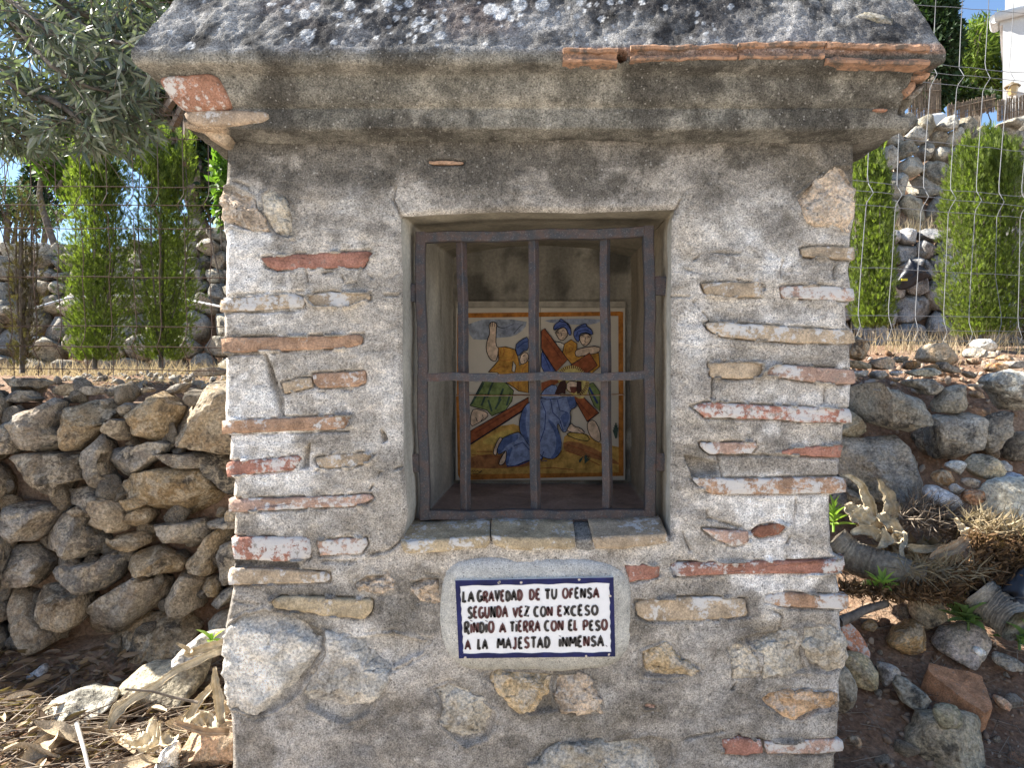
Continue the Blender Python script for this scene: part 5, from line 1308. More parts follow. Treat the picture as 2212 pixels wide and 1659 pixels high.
rock('mortar_lump', 'sunlit block of crumbly yellowish mortar under the long dried leaf', 'rubble', L9, [(600,422),(640,330),(720,248),(800,250),(900,228),(980,198),(1100,188),(1112,262),(1060,372),(1000,442),(850,482),(720,472),(640,452)], (.58,.51,.37), M_FAR, rough=.06, tilt=.5)
rock('rock', 'pale flat rock behind the dried leaves at the left side of the shrine', 'rock', L9, [(900,222),(990,128),(1080,48),(1240,45),(1240,140),(1050,192)], (.46,.43,.38), M_FAR, y=.62, tilt=.5)
rock('mortar_lump', 'small grey mortar chip in the shade among the fallen olive leaves', 'rubble', L9, [(100,290),(170,250),(210,205),(250,245),(235,265),(150,300)], (.42,.40,.38), M_FAR, n=30, rings=8)
rock('rock', 'reddish-tan rock at the bottom left foot of the shrine', 'rock', L9, [(935,690),(958,650),(1040,610),(1180,588),(1290,570),(1290,860),(940,860)], (.46,.31,.20), y=.26)
rock('rock', 'white rock at the bottom edge left of the reddish one', 'rock', L9, [(838,742),(900,668),(952,658),(962,790),(970,860),(835,860)], (.72,.70,.64), M_FAR, y=.25)
rock('rock', 'small rounded ochre stone between dried leaves near the shrine foot', 'rock', L9, [(1170,430),(1210,415),(1258,440),(1262,490),(1180,495)], (.46,.36,.24), y=.36, n=28, rings=7)
# the big flat brick-red slab
def slab():
    top = ZR6([(1045,545),(1380,620),(1612,682),(1642,762),(1732,1030),(1640,1085),(1370,890),(1090,690),(1030,610)])
    A = np.array([W(a, b, hit(a, b + 22) - .05) for a, b in top]); dr = np.array([-.014, .012, -.062])
    dense = []
    for L in (0.0, .25, .6, 1.0):
        q = []
        for i in range(9):
            for t in np.linspace(0, 1, 6)[:-1]: q.append(A[i] * (1 - t) + A[(i + 1) % 9] * t)
        q = np.array(q); q = q + dr * L; dense.append(q)
    n = 45; c = A.mean(0)
    inner = [c + (dense[0] - c) * s for s in (.35, .7, .97)]
    V = np.vstack([[c]] + inner + dense + [[c + dr]])
    V += (np.stack([fbm(V, 22, 4, 31 + j) for j in range(3)], 1) - .5) * .016
    F = [(0, 1 + i, 1 + (i + 1) % n) for i in range(n)] + grid_faces(7, n, 1, True).tolist() + [(len(V) - 1, 1 + 6 * n + (i + 1) % n, 1 + 6 * n + i) for i in range(n)]
    o = mesh_obj('brick_slab', V, F, M_BRICK, None, tint=(.50, .26, .14), base=(c[0], c[1], c[2] - .07), smooth=False)
    o.color[3] = .12
    tag(o, 'big wedge-shaped orange brick slab lying on the soil right of the shrine', 'brick slab')
slab()

# ------------------------------------------------------------------ scatter helpers
def frames(d, up=None, rng=RNG):
    d = d / (np.linalg.norm(d, axis=1, keepdims=True) + 1e-9)
    r = rng.normal(size=d.shape)
    a = np.cross(d, r); a /= np.linalg.norm(a, axis=1, keepdims=True) + 1e-9
    b = np.cross(d, a)
    return np.stack([d, a, b], 2)          # columns: length, width, normal

def scatter(name, tv, tf, pos, fr, sc, mat, parent=None, kind=None, base=None, smooth=False):
    tv = np.asarray(tv, float); tf = np.asarray(tf, int); n = len(pos)
    sc = np.asarray(sc, float)
    if sc.ndim == 1: sc = sc[:, None] * np.ones(3)
    V = np.einsum('nij,nmj->nmi', fr, tv[None] * sc[:, None, :]) + pos[:, None, :]
    F = (tf[None] + (np.arange(n) * len(tv))[:, None, None]).reshape(-1, tf.shape[1])
    o = mesh_obj(name, V.reshape(-1, 3), F, mat, parent, smooth=smooth, base=base)
    if kind: o['kind'] = kind
    return o

LEAF_V = np.array([(0, 0, 0), (.25, .5, .06), (.25, -.5, .06), (.6, .42, .05), (.6, -.42, .05), (1, 0, -.05), (.25, 0, 0), (.6, 0, 0)]) * np.array([1, 1, 1])
LEAF_F = [(0, 6, 1, 1), (0, 2, 6, 6), (1, 6, 7, 3), (6, 2, 4, 7), (3, 7, 5, 5), (7, 4, 5, 5)]
LEAF_F3 = [(0, 6, 1), (0, 2, 6), (1, 6, 7), (1, 7, 3), (6, 2, 4), (6, 4, 7), (3, 7, 5), (7, 4, 5)]
KITE_V = [(0, 0, 0), (.45, .5, .05), (1, 0, 0), (.45, -.5, .05)]; KITE_F = [(0, 2, 1), (0, 3, 2)]
TWIG_V = [(0, .5, 0), (0, -.25, .43), (0, -.25, -.43), (.5, .62, .1), (.5, -.13, .53), (.5, -.13, -.33), (1, .2, 0), (1, -.1, .17), (1, -.1, -.17)]
TWIG_F = [(0, 1, 4), (0, 4, 3), (1, 2, 5), (1, 5, 4), (2, 0, 3), (2, 3, 5), (3, 4, 7), (3, 7, 6), (4, 5, 8), (4, 8, 7), (5, 3, 6), (5, 6, 8)]

# ------------------------------------------------------------------ wire fences
def wire(parent, pts, r, mat, name='wire'):
    V, F = tube(pts, r, 6); mesh_obj(name, V, F, mat, parent)
fl = thing('wire_fence', 'rusty brown welded wire fence on the terrace left of the shrine', 'fence', (-1.3, 1.15, 1.0))
yl = lambda x: 1.12 + .10 * x / 480
hl = [(3, 5), (98, 102), (207, 212), (243, 249), (295, 302), (402, 405), (443, 443), (493, 494), (597, 600), (704, 706), (747, 751), (796, 801)]
for a, b in hl:
    wire(fl, [W(x, a + (b - a) * x / 480 + random.uniform(-1, 1), yl(x) - .004) for x in range(-140, 640, 60)], .0017, M_RUST, 'horizontal_wire')
xb = [-82, -27, 28, 81, 132, 185, 243, 294, 348, 403, 458, 514]; xt = [-107, -52, 2, 58, 112, 167, 223, 280, 336, 390, 445, 502]
for k in range(len(xb)):
    p = []
    for py, off, dy in ((-90,0,0),(95,0,0),(200,1,0),(212,-6,-.02),(226,-3,-.012),(243,-11,-.03),(262,4,0),(300,4,0),(400,4,0),(420,3,-.004),(430,-2,-.014),(444,-12,-.03),(456,-3,-.012),(468,4,0),(494,3,0),(560,4,0),(600,0,0),(704,4,0),(730,0,-.01),(750,-9,-.028),(766,-1,-.01),(778,4,0),(812,2,0)):
        t = (py - 290) / 508; x = xt[k] + (xb[k] - xt[k]) * t
        if k in (2, 5) and 450 < py < 500: off -= random.uniform(0, 14)
        p.append(W(x + off + random.uniform(-1, 1), py, yl(x) + dy))
    wire(fl, p, .0016, M_RUST, 'vertical_wire')
frr = thing('wire_fence', 'bright galvanised welded wire fence on the terrace right of the shrine', 'fence', (1.6, 2.0, 1.1))
yr = lambda px: 1.75 + .75 * (px - 1860) / 352
for a, b in ((-30, -8), (1, 27), (121, 157), (141, 175), (162, 200), (290, 327), (392, 425), (412, 446), (442, 471), (577, 596), (681, 687), (711, 717), (734, 738)):
    wire(frr, [W(x, a + (b - a) * (x - 1860) / 352 + random.uniform(-1.5, 1.5), yr(x) - .006) for x in range(1780, 2420, 40)], .0016, M_GALV, 'horizontal_wire')
xt = [1755, 1820, 1890, 1958, 2024, 2081, 2138, 2193, 2245]; xm = [1736, 1806, 1874, 1937, 1994, 2052, 2108, 2156, 2206]; xb = [1716, 1784, 1850, 1917, 1974, 2036, 2091, 2146, 2198]
for k in range(9):
    p = []
    for py, off, dy in ((-40,0,0),(60,-1,0),(125,0,0),(140,2,-.01),(158,13,-.04),(176,3,-.01),(188,0,0),(290,0,0),(385,0,0),(404,2,-.01),(424,15,-.04),(444,3,-.01),(458,0,0),(585,0,0),(670,0,0),(690,1,-.01),(714,9,-.03),(738,0,0)):
        x = np.interp(py, (0, 397, 727), (xt[k], xm[k], xb[k]))
        if k == 7 and 640 < py < 700: off += 14
        p.append(W(x + off + random.uniform(-1, 1), py + (x - 1990) * .07, yr(x) + dy))
    wire(frr, p, .0018, M_GALV, 'vertical_wire')

# ------------------------------------------------------------------ cypresses
SPR_V, SPR_F = [], []
for i, (a, ang, ln) in enumerate([(0, 0, 1.0), (.15, .55, .5), (.2, -.55, .48), (.38, .5, .42), (.42, -.5, .42), (.6, .42, .3), (.64, -.42, .3)]):
    c, s_ = math.cos(ang), math.sin(ang); w = .036; b = len(SPR_V)
    for u, v in ((0, -w * .6), (0, w * .6), (.5, w), (.5, -w), (1, 0)):
        x, y = u * ln, v
        SPR_V.append((a + x * c - y * s_, x * s_ + y * c, (.06 * math.sin(i * 2.2)) * u))
    SPR_F += [(b, b + 3, b + 2), (b, b + 2, b + 1), (b + 3, b + 4, b + 2)]
def cypress(px, base_py, top_py, wpx, y, label, seed, n=4600, mat=None, group='young cypresses along the fences', dead=False, cat='cypress', lean=0, bare=.03):
    rng = np.random.default_rng(seed); mat = mat or M_CYP
    b = np.array(W(px, base_py, y)); t = np.array(W(px, top_py, y)); H = t[2] - b[2]; R = wpx / FPX * (y + CAMD) / 2
    root = thing('cypress', label, cat, tuple(b), group)
    V, F = tube([b + np.array([lean * k / 6 * .3, 0, H * .9 * k / 6]) for k in range(7)], np.linspace(.011, .003, 7), 7)
    mesh_obj('trunk', V, F, M_BARK, root)
    # several upright leaders make an uneven top
    nl = 9; la = rng.uniform(0, 6.28, nl); lr = R * np.sqrt(rng.uniform(0, 1, nl)) * .62; lh = H * rng.uniform(.80, 1.0, nl); lh[0] = H; lr[0] *= .3
    bb = Bag()
    for k in range(nl):
        p1 = b + np.array([lr[k] * math.cos(la[k]), lr[k] * math.sin(la[k]), lh[k] * .93]); m_ = b + np.array([lr[k] * 1.1 * math.cos(la[k]), lr[k] * 1.1 * math.sin(la[k]), lh[k] * .5])
        bb.add(*tube(smoothpath([b + np.array([0, 0, H * .06]), m_, p1], 7), np.linspace(.006, .0015, 7), 5))
    bb.build('branches', M_BARK, root)
    n = int(n * (3.2 if not dead else 1.5))
    h = rng.uniform(bare, 1, n) ** (.95); k = rng.integers(0, nl, n)
    ang = rng.uniform(0, 2 * math.pi, n); u = rng.uniform(0, 1, n) ** .45
    prof = np.interp(h, [0, .1, .35, .7, .9, 1.0], [.6, .95, 1.0, .92, .62, .12])
    rad = R * .48 * prof * u
    cl = (fbm(np.stack([np.cos(ang) * 1.5 + k, np.sin(ang) * 1.5, h * 7], 1), 1.3, 3, seed) - .25) * 1.6
    keep = rng.uniform(0, 1, n) < np.clip(cl, .12, 1)
    cx = lr[k] * np.cos(la[k]) * np.interp(h, [0, .3, 1], [.5, 1.1, 1]); cy = lr[k] * np.sin(la[k]) * np.interp(h, [0, .3, 1], [.5, 1.1, 1])
    pos = b + np.stack([cx + rad * np.cos(ang) + lean * h * .3, cy + rad * np.sin(ang), h * lh[k]], 1)
    d = np.stack([np.cos(ang) * .55, np.sin(ang) * .55, np.full(n, .95)], 1) + rng.normal(size=(n, 3)) * .34
    sc = rng.uniform(.016, .036, n) * (1.0 if not dead else 1.2) * (y + CAMD) / 3.2
    scatter('crown', SPR_V, SPR_F, pos[keep], frames(d, rng=rng)[keep], sc[keep], mat, root)
    if not dead:
        m = int(n * .02); hh = rng.uniform(.8, 1.02, m); kk = rng.integers(0, nl, m)
        pos = b + np.stack([lr[kk] * np.cos(la[kk]) + rng.normal(size=m) * R * .16, lr[kk] * np.sin(la[kk]) + rng.normal(size=m) * R * .16, hh * lh[kk]], 1)
        scatter('shoot_tips', SPR_V, SPR_F, pos, frames(np.stack([rng.normal(size=m) * .12, rng.normal(size=m) * .12, np.ones(m)], 1), rng=rng), rng.uniform(.035, .07, m), mat, root)
    return root
cypress(205, 797, 286, 165, 1.55, 'bright green young cypress behind the rusty fence, left of its darker twin', 1, 9000)
cypress(348, 795, 288, 155, 1.62, 'dark green young cypress behind the rusty fence, nearest the shrine', 2, 7600)
cypress(1888, 722, 300, 112, 2.5, 'slim yellow-green cypress behind the galvanised fence, next to the shrine', 3, 7500)
cypress(2126, 742, 284, 170, 2.75, 'broad bright green cypress behind the galvanised fence near the right edge', 4, 11000)
cypress(48, 806, 395, 78, 1.5, 'thin withered brown cypress behind the rusty fence at the left edge', 5, 1500, M_DEAD, dead=True)
cypress(2235, 742, 600, 90, 2.8, 'low withered reddish conifer at the right edge', 6, 1200, M_DEAD, group=None, dead=True)

# ------------------------------------------------------------------ background trees
def blobcloud(blobs, n, rng, y, clump=.5):
    """blobs: (px, py, rx_px, ry_px, depth_radius) ellipsoids; leaves towards their shells, in clumps"""
    w = np.array([b[2] * b[3] for b in blobs], float); w /= w.sum(); k = rng.choice(len(blobs), n, p=w)
    v = rng.normal(size=(n, 3)); v /= np.linalg.norm(v, axis=1, keepdims=True); u = rng.uniform(0, 1, n) ** .4
    C = np.array([W(b[0], b[1], y + b[4]) for b in blobs]); s = (y + CAMD) / FPX
    R = np.array([(b[2] * s, min(b[2], b[3]) * s, b[3] * s) for b in blobs])
    p = C[k] + v * R[k] * u[:, None]
    keep = fbm(p, 3.2 / (R.mean() + .1), 3, 77) > clump * rng.uniform(.75, 1.1, n)
    return p[keep], v[keep]
def tree(name, label, cat, blobs, n, y, leaf, lw, mat, trunk, seed, tmpl=(KITE_V, KITE_F), group=None, clump=.45, tr=.05):
    rng = np.random.default_rng(seed); p, v = blobcloud(blobs, n, rng, y, clump)
    b = W(trunk[0], trunk[1], y); b = (b[0], b[1], float(ground_z(b[0], b[1])) - .05)
    root = thing(name, label, cat, b, group)
    c0 = np.array(W(blobs[0][0], blobs[0][1], y))
    V, F = tube(smoothpath([b, (np.array(b) + c0) / 2 + rng.normal(size=3) * .08, c0], 9), np.linspace(tr, tr * .5, 9), 8); mesh_obj('trunk', V, F, M_BARK, root)
    bb = Bag()
    for bl in blobs:
        e = np.array(W(bl[0], bl[1], y + bl[4])); st = np.array(b) + (c0 - np.array(b)) * rng.uniform(.35, .8)
        bb.add(*tube(smoothpath([st, (st + e) / 2 + rng.normal(size=3) * .1, e], 8), np.linspace(tr * .5, tr * .15, 8), 5))
        for _ in range(4):
            s = (y + CAMD) / FPX; f = e + rng.normal(size=3) * np.array([bl[2], min(bl[2], bl[3]), bl[3]]) * s * .5
            bb.add(*tube(smoothpath([(st + e) / 2 + (e - st) * rng.uniform(-.2, .4), (e + f) / 2, f], 6), np.linspace(tr * .2, tr * .05, 6), 4))
    bb.build('limbs', M_BARK, root)
    d = v * .5 + rng.normal(size=v.shape) * .8
    m = len(p)
    scatter('crown', tmpl[0], tmpl[1], p, frames(d, rng=rng), np.stack([rng.uniform(.7, 1.2, m) * leaf, rng.uniform(.7, 1.2, m) * lw, np.full(m, leaf)], 1), mat, root)
tree('carob_tree', 'dense dark evergreen tree filling the gap between olive branches and roof', 'tree', [(330,150,150,110,0),(430,330,70,120,.2),(250,90,120,90,-.1),(400,60,90,90,.3),(470,420,40,60,0),(340,300,90,80,.5),(560,250,110,150,.6),(560,-60,120,62,-3.75),(440,-110,100,60,-3.7),(690,-70,100,60,-3.6),(330,40,60,50,-1.5)], 24000, 5.6, .085, .048, M_BROAD, (470, 480), 11, tr=.09, clump=.37)  # blobs high over the roof: unseen bough added to shade the right-hand boulders
tree('fig_tree', 'light green broad-leaved bush catching sun left of the bright cypress', 'tree', [(112,345,42,48,0),(140,300,36,36,.1),(150,400,30,40,.1)], 900, 4.2, .085, .06, M_FIG, (130, 480), 12, group=None, clump=.35, tr=.03)
tree('conifer', 'dark rounded conifer far off beyond the left sky gap', 'tree', [(92,330,36,54,0),(80,380,30,46,0),(70,420,34,50,.1),(95,450,40,40,0)], 5200, 8.5, .07, .025, M_CYPD, (80, 560), 13, clump=.35)
tree('bush', 'hazy grey-green bush at the left edge above the far terrace wall', 'bush', [(20,440,60,50,0),(80,470,60,34,.2),(-40,430,60,70,0)], 3600, 7.0, .06, .024, M_GREY, (30, 560), 14, clump=.4)
tree('bush', 'small leafy bush low beside the left edge of the shrine', 'bush', [(476,380,16,60,0),(480,450,14,40,0)], 240, 3.6, .075, .05, M_FIG, (480, 480), 15, clump=.3, tr=.015)
tree('cypress', 'tall dark cypress right of the shrine roof, before the pine', 'cypress', [(2020,110,52,130,0),(2010,10,44,120,0),(2028,-80,34,100,0),(2000,180,40,50,.1),(2040,60,26,90,0)], 15000, 9.0, .13, .045, M_CYPD, (2000, 240), 16, clump=.4, tr=.12)
tree('pine_tree', 'sunlit yellow-green pine between the dark cypress and the white house', 'tree', [(2100,110,44,60,0),(2130,70,36,40,.2),(2115,170,46,50,.1),(2145,130,30,60,.3),(2085,150,30,50,0),(2140,200,40,30,0)], 9000, 11.0, .15, .03, M_PINE, (2110, 240), 17, clump=.47, tr=.1)
tree('shrub', 'dark shrub below the pine beside the reed screen', 'bush', [(2075,205,32,24,0),(2115,215,36,18,.2)], 2200, 9.6, .10, .05, M_BROAD, (2080, 240), 18, clump=.4, tr=.04)
tree('pine_tree', 'dark tree top just visible above the white house at the right edge', 'tree', [(2215,12,26,40,0),(2250,-20,50,60,0)], 1500, 17.0, .2, .06, M_BROAD, (2230, 200), 19, clump=.4, tr=.1)

# ------------------------------------------------------------------ house, screen, odds and ends on the upper terrace
hx0, _, hz0 = W(2166, 262, 9.5); hz1 = W(0, 36, 9.5)[2]
HU = np.array([hx0 + .25, 9.5 + CAMD]); HU /= np.linalg.norm(HU); HV = np.array([HU[1], -HU[0]])     # along the side wall, along the front
house = thing('house', 'white rendered house with a rounded parapet at the upper right', 'house', (hx0 + 2, 10.5, hz0 - .5))
def hbox(name, u0, u1, v0, v1, z0, z1):
    V = [(*(np.array([hx0, 9.5]) + HU * u + HV * v), z) for u in (u0, u1) for v in (v0, v1) for z in (z0, z1)]
    mesh_obj(name, V, [(0, 1, 3, 2), (4, 6, 7, 5), (0, 4, 5, 1), (2, 3, 7, 6), (0, 2, 6, 4), (1, 5, 7, 3)], M_WHITE, house, smooth=False)
def hp(u, v, z): return (*(np.array([hx0, 9.5]) + HU * u + HV * v), z)
hbox('wall', 0, 4.5, 0, 5, hz0 - 1.2, hz1 - .12); hbox('parapet', .002, 4.5, -.04, 5, hz1 - .121, hz1 + .04)
hbox('chimney', .7, 1.3, .02, .34, hz1 + .03, hz1 + 1.2)
V, F = tube([hp(-.06, -.10, hz1), hp(-.09, 2, hz1 + .01), hp(-.06, 5, hz1)], .07, 10); mesh_obj('parapet_roll', V, F, M_WHITE, house)
V, F = tube([hp(-.06, -.10, hz1 - .02), hp(.3, -.10, hz1 - .02)], .07, 10); mesh_obj('parapet_roll', V, F, M_WHITE, house)
for k in range(9):
    V, F = tube([hp(-.16, .45 + k * .32, hz1 + .10), hp(.4, .45 + k * .32, hz1 + .16)], .10, 9); mesh_obj('roof_tile', V, F, M_WHITE, house)
la = np.array(hp(-.12, .12, W(0, 206, 9.4)[2])); lamp = thing('wall_lantern', 'small brass wall lantern on the corner of the white house', 'lantern', tuple(la))
M_BRASS = mat_plain('aged_brass', (.16, .11, .05), .5, .5); M_FROST = mat_plain('amber_glass', (.45, .33, .16), .2, .5)
b = Bag(); b.add(*tube([la + np.array([0, 0, .02]), la + np.array([0, .06, .0])], .012, 6)); b.add(*tube([la + np.array([0, .1, -.10]), la + np.array([0, .02, -.09]), la + np.array([0, 0, -.03])], .012, 6)); b.build('bracket', M_BRASS, lamp)
V, F = tube([la + np.array([0, 0, -.02]), la + np.array([0, 0, .10])], [.05, .085], 6); mesh_obj('glass', V, F, M_FROST, lamp, smooth=False)
V, F = tube([la + np.array([0, 0, .10]), la + np.array([0, 0, .12]), la + np.array([0, 0, .16]), la + np.array([0, 0, .18])], [.11, .10, .03, .012], 8); mesh_obj('cap', V, F, M_BRASS, lamp, smooth=False)
def reeds(label, x0, x1, pt, pb, y, n, slope=0):
    a = W(x0, pb, y); r = thing('reed_screen', label, 'reed screen', tuple(a)); bb = Bag()
    for i in range(n):
        px = x0 + (x1 - x0) * i / n + random.uniform(-.6, .6); dz = slope * (px - x0)
        p = [W(px, pb + dz + random.uniform(-2, 2), y + random.uniform(-.02, .02)), W(px + random.uniform(-.8, .8), pt + dz + random.uniform(-3, 3), y)]
        bb.add(*tube(p, (x1 - x0) / n * .6 * (y + CAMD) / FPX, 4))
    o = bb.build('reeds', M_REED, r); o['kind'] = 'stuff'
    for f in (.3, .75): V, F = tube([W(x0, pb + (pt - pb) * f, y - .03), W(x1, pb + (pt - pb) * f + slope * (x1 - x0), y - .03)], .005, 5); mesh_obj('rail', V, F, M_REED, r)
reeds('upright brown reed screen behind the roof corner of the shrine', 1962, 2034, 172, 262, 7.4, 46)
reeds('low brown reed screen sloping up to the white house', 2046, 2152, 226, 262, 7.8, 60, -.22)
reeds('reed screen at the right edge in front of the white house', 2154, 2260, 218, 262, 7.6, 56, -.22)
p0 = W(2024, 277, 5.6); b = Bag()
V, F = pillow([(2003,250),(2010,246),(2036,242),(2045,248),(2046,274),(2040,278),(2004,277)], 5.55, .25, .03, .02, 5, n=28, rings=5)
tag(mesh_obj('white_block', V, F, M_WHITE, None, base=p0), 'white painted block on top of the far right terrace wall', 'block')
V, F = pillow([(1950,272),(1966,262),(2000,252),(2003,278),(1985,284),(1955,284)], 5.5, .25, .05, .05, 6, n=28, rings=5)
tag(mesh_obj('white_rock', V, F, M_FAR, None, tint=(.7, .7, .66), base=W(1975, 284, 5.5)), 'whitewashed rock on the far wall left of the white block', 'rock')
V, F = pillow([(1936,612),(1950,598),(1966,560),(1990,540),(2020,560),(2024,590),(2000,605),(1975,622),(1950,626)], 4.25, .10, .035, .10, 8, n=40, rings=9, cuts=9)
bag_ = thing('bag', 'black sack with a yellow strip lying against the lower shaded wall', 'bag', W(1975, 626, 4.2)); mesh_obj('sack', V, F, mat_plain('black_plastic', (.012, .012, .016), .4, .4, 20, .3, .01), bag_)
b = Bag(); a = W(1948, 606, 4.10); b.box(a[0], a[0] + .045, a[1], a[1] + .01, a[2], a[2] + .016); b.build('strip', mat_plain('yellow_tape', (.7, .6, .05)), bag_)
V, F = tube(smoothpath([W(70, 668, 2.3), W(120, 652, 2.5), W(170, 642, 2.6), W(290, 640, 2.7), W(380, 645, 2.7), W(440, 655, 2.6), W(500, 668, 2.5)], 24), .007, 6)
tag(mesh_obj('hose', V, F, M_HOSE, None, base=W(290, 640, 2.7)), 'thin pale irrigation hose running behind the left cypresses', 'hose')
# ------------------------------------------------------------------ olive tree
ol_b = (-2.25, 1.35, 1.0)
olive = thing('olive_tree', 'olive tree whose grey-green branches hang into the upper left corner', 'tree', ol_b)
V, F = tube(smoothpath([ol_b, (-2.2, 1.2, 1.5), (-2.05, 1.0, 2.1), (-1.9, .9, 2.5)], 14), np.linspace(.11, .05, 14), 10); mesh_obj('trunk', V, F, M_BARK, olive)
orng = np.random.default_rng(44); twigs = []
MAIN = [[(-230,-260),(-60,-120),(90,-20),(200,70),(300,100),(370,110)], [(-230,-260),(-80,-60),(20,40),(110,140),(200,190),(290,200)], [(-200,-200),(-120,20),(-40,120),(50,200),(150,240),(230,270)], [(-60,-120),(120,-90),(240,-40),(330,20)],
        [(-150,-60),(-100,120),(-60,210),(10,260),(60,300)], [(90,-20),(170,20),(250,30),(320,70)], [(20,40),(70,110),(160,130),(260,150),(340,170)], [(-40,120),(40,160),(120,200),(200,225),(270,245)], [(-60,0),(0,-10),(60,30),(120,80)], [(50,200),(110,215),(170,260),(190,300)], [(110,140),(190,150),(260,175),(310,215)], [(-100,120),(-40,200),(20,300),(40,330)]]
MAIN += [[(a + 35, c + 18) for a, c in m] for m in MAIN[:9]]
for i, m in enumerate(MAIN):
    y0 = (.42 if i < 12 else .62) + .22 * orng.random(); pth = smoothpath([W(a, c, y0 + .12 * math.sin(j * 1.1 + i)) for j, (a, c) in enumerate(m)], 16)
    V, F = tube(pth, np.linspace(.012, .0022, 16), 6); mesh_obj('branch', V, F, M_BARK, olive)
    for j in range(3, 16): 
        for _ in range(2):
            d = orng.normal(size=3) * np.array([1, .8, .7]) + np.array([.5, 0, -.35]) + (pth[min(j + 1, 15)] - pth[j - 1]) * 4
            d /= np.linalg.norm(d); L = orng.uniform(.08, .17)
            q = [pth[j] + d * L * t + np.array([0, 0, -.05 * t * t * L * 5]) for t in np.linspace(0, 1, 6)]; twigs.append(np.array(q))
bb = Bag()
for q in twigs: bb.add(*tube(q, np.linspace(.0022, .0008, 6), 4))
bb.build('twigs', M_BARK, olive)
OLV = []
for k in range(4):
    m = LEAF_V.copy(); m[:, 1] *= .15 + .015 * k; m[:, 2] = (-.12 * (k - 1.5) * m[:, 0] ** 2) + np.abs(m[:, 1]) * .35; OLV.append(m)
lp, ld = [], []
for q in twigs:
    for t in np.linspace(.15, 1, 6):
        i = min(int(t * 5), 4); b0 = q[i] + (q[i + 1] - q[i]) * (t * 5 - i); ax = q[i + 1] - q[i]; ax /= np.linalg.norm(ax)
        sd = np.cross(ax, orng.normal(size=3)); sd /= np.linalg.norm(sd)
        for sg in (-1, 1): lp.append(b0); ld.append(ax * .75 + sg * sd * .75 + np.array([0, 0, -.1]))
lp, ld = np.array(lp), np.array(ld); order = orng.permutation(len(lp)); lp, ld = lp[order], ld[order]
ppx = 1106 + lp[:, 0] * FPX / (lp[:, 1] + CAMD); ppy = 829.5 - (lp[:, 2] - EYE) * FPX / (lp[:, 1] + CAMD)
ok = (ppx < 330 + 20 * np.sin(ppy * .05)) & (ppy < 325 - 60 * np.clip((ppx - 60) / 40, 0, 1) * 0)
lp, ld = lp[ok], ld[ok]; fr_ = frames(ld, rng=orng); ls = orng.uniform(.042, .066, len(lp))
inview = (1106 + lp[:, 0] * FPX / (lp[:, 1] + CAMD) > -10) & (829.5 - (lp[:, 2] - EYE) * FPX / (lp[:, 1] + CAMD) > -10)
big = np.zeros(len(lp), bool); cand = np.where(inview)[0]; cand = cand[np.argsort(-(ls[cand] / (lp[cand, 1] + CAMD)))][:298]; big[cand] = True
OLM = []
for k in range(4):
    for v in range(3):
        me = bpy.data.meshes.new('leaf'); me.from_pydata([tuple(a) for a in OLV[k]], [], LEAF_F3)
        me.materials.append((mat_leaf('olive_leaf_dark', (.06,.085,.066), (.06,.085,.066), .22, .4, .5, (.15,.2,.07)), mat_leaf('olive_leaf_mid', (.14,.165,.12), (.14,.165,.12), .28, .42, .45, (.2,.26,.08)), mat_leaf('olive_leaf_silver', (.38,.40,.34), (.38,.40,.34), .2, .55, .3, (.22,.26,.12)))[v]) if k == 0 else me.materials.append(OLM[v].materials[0])
        OLM.append(me)
for i in np.where(big)[0]:
    o = bpy.data.objects.new('leaf', OLM[int(orng.integers(0, 12))]); COL.objects.link(o)
    M = Matrix([[*(fr_[i][r] * ls[i]), lp[i][r]] for r in range(3)] + [[0, 0, 0, 1]])
    adopt(o, olive); o.matrix_basis = M
scatter('foliage', OLV[1], LEAF_F3, lp[~big], fr_[~big], ls[~big], M_OLIVE, olive, kind='stuff')
yl_ = bpy.data.objects.new('leaf', OLM[0].copy()); yl_.data.materials.clear(); yl_.data.materials.append(mat_leaf('yellow_leaf', (.55,.36,.04), (.55,.36,.04), .4)); COL.objects.link(yl_)
adopt(yl_, olive); yl_.matrix_basis = Matrix.Translation(W(266, 24, .45)) @ Euler((0.4, -.8, .1)).to_matrix().to_4x4() @ Matrix.Scale(.05, 4); yl_['label'] = 'yellow dying leaf'

# ------------------------------------------------------------------ ground litter (nobody could count it)
def on_ground(x, y, lift): return np.stack([x, y, ground_n(x, y) + lift], 1)
lr2 = np.random.default_rng(91)
n = 2600; x = lr2.uniform(-2.0, -.58, n); y = lr2.uniform(.05, 1.0, n); a = lr2.uniform(0, 6.28, n)
p = on_ground(x, y, lr2.uniform(.004, .035, n)); d = np.stack([np.cos(a), np.sin(a), lr2.normal(size=n) * .2], 1)
scatter('leaf_litter', LEAF_V * np.array([1, .24, 1]), LEAF_F3, p, frames(d, rng=lr2), lr2.uniform(.035, .075, n), M_LITTER, kind='stuff')
n = 950; x = lr2.uniform(-1.9, -.56, n); y = lr2.uniform(.05, .62, n); a = np.where(lr2.random(n) < .55, lr2.normal(size=n) * .3 + .15, lr2.normal(size=n) * .5 + 1.0)
p = on_ground(x, y, lr2.uniform(.008, .05, n)); d = np.stack([np.cos(a), np.sin(a), lr2.normal(size=n) * .12], 1); L = lr2.uniform(.05, .24, n); r = lr2.uniform(.0022, .0055, n)
scatter('dry_twigs', TWIG_V, TWIG_F, p, frames(d, rng=lr2), np.stack([L, r, r], 1), M_TWIG, kind='stuff')
n = 1300; x = lr2.uniform(.68, 2.0, n); y = lr2.uniform(.25, 1.05, n); a = lr2.uniform(0, 6.28, n)
p = on_ground(x, y, lr2.uniform(.003, .02, n)); d = np.stack([np.cos(a), np.sin(a), lr2.normal(size=n) * .15], 1); L = lr2.uniform(.03, .14, n); r = lr2.uniform(.0012, .003, n)
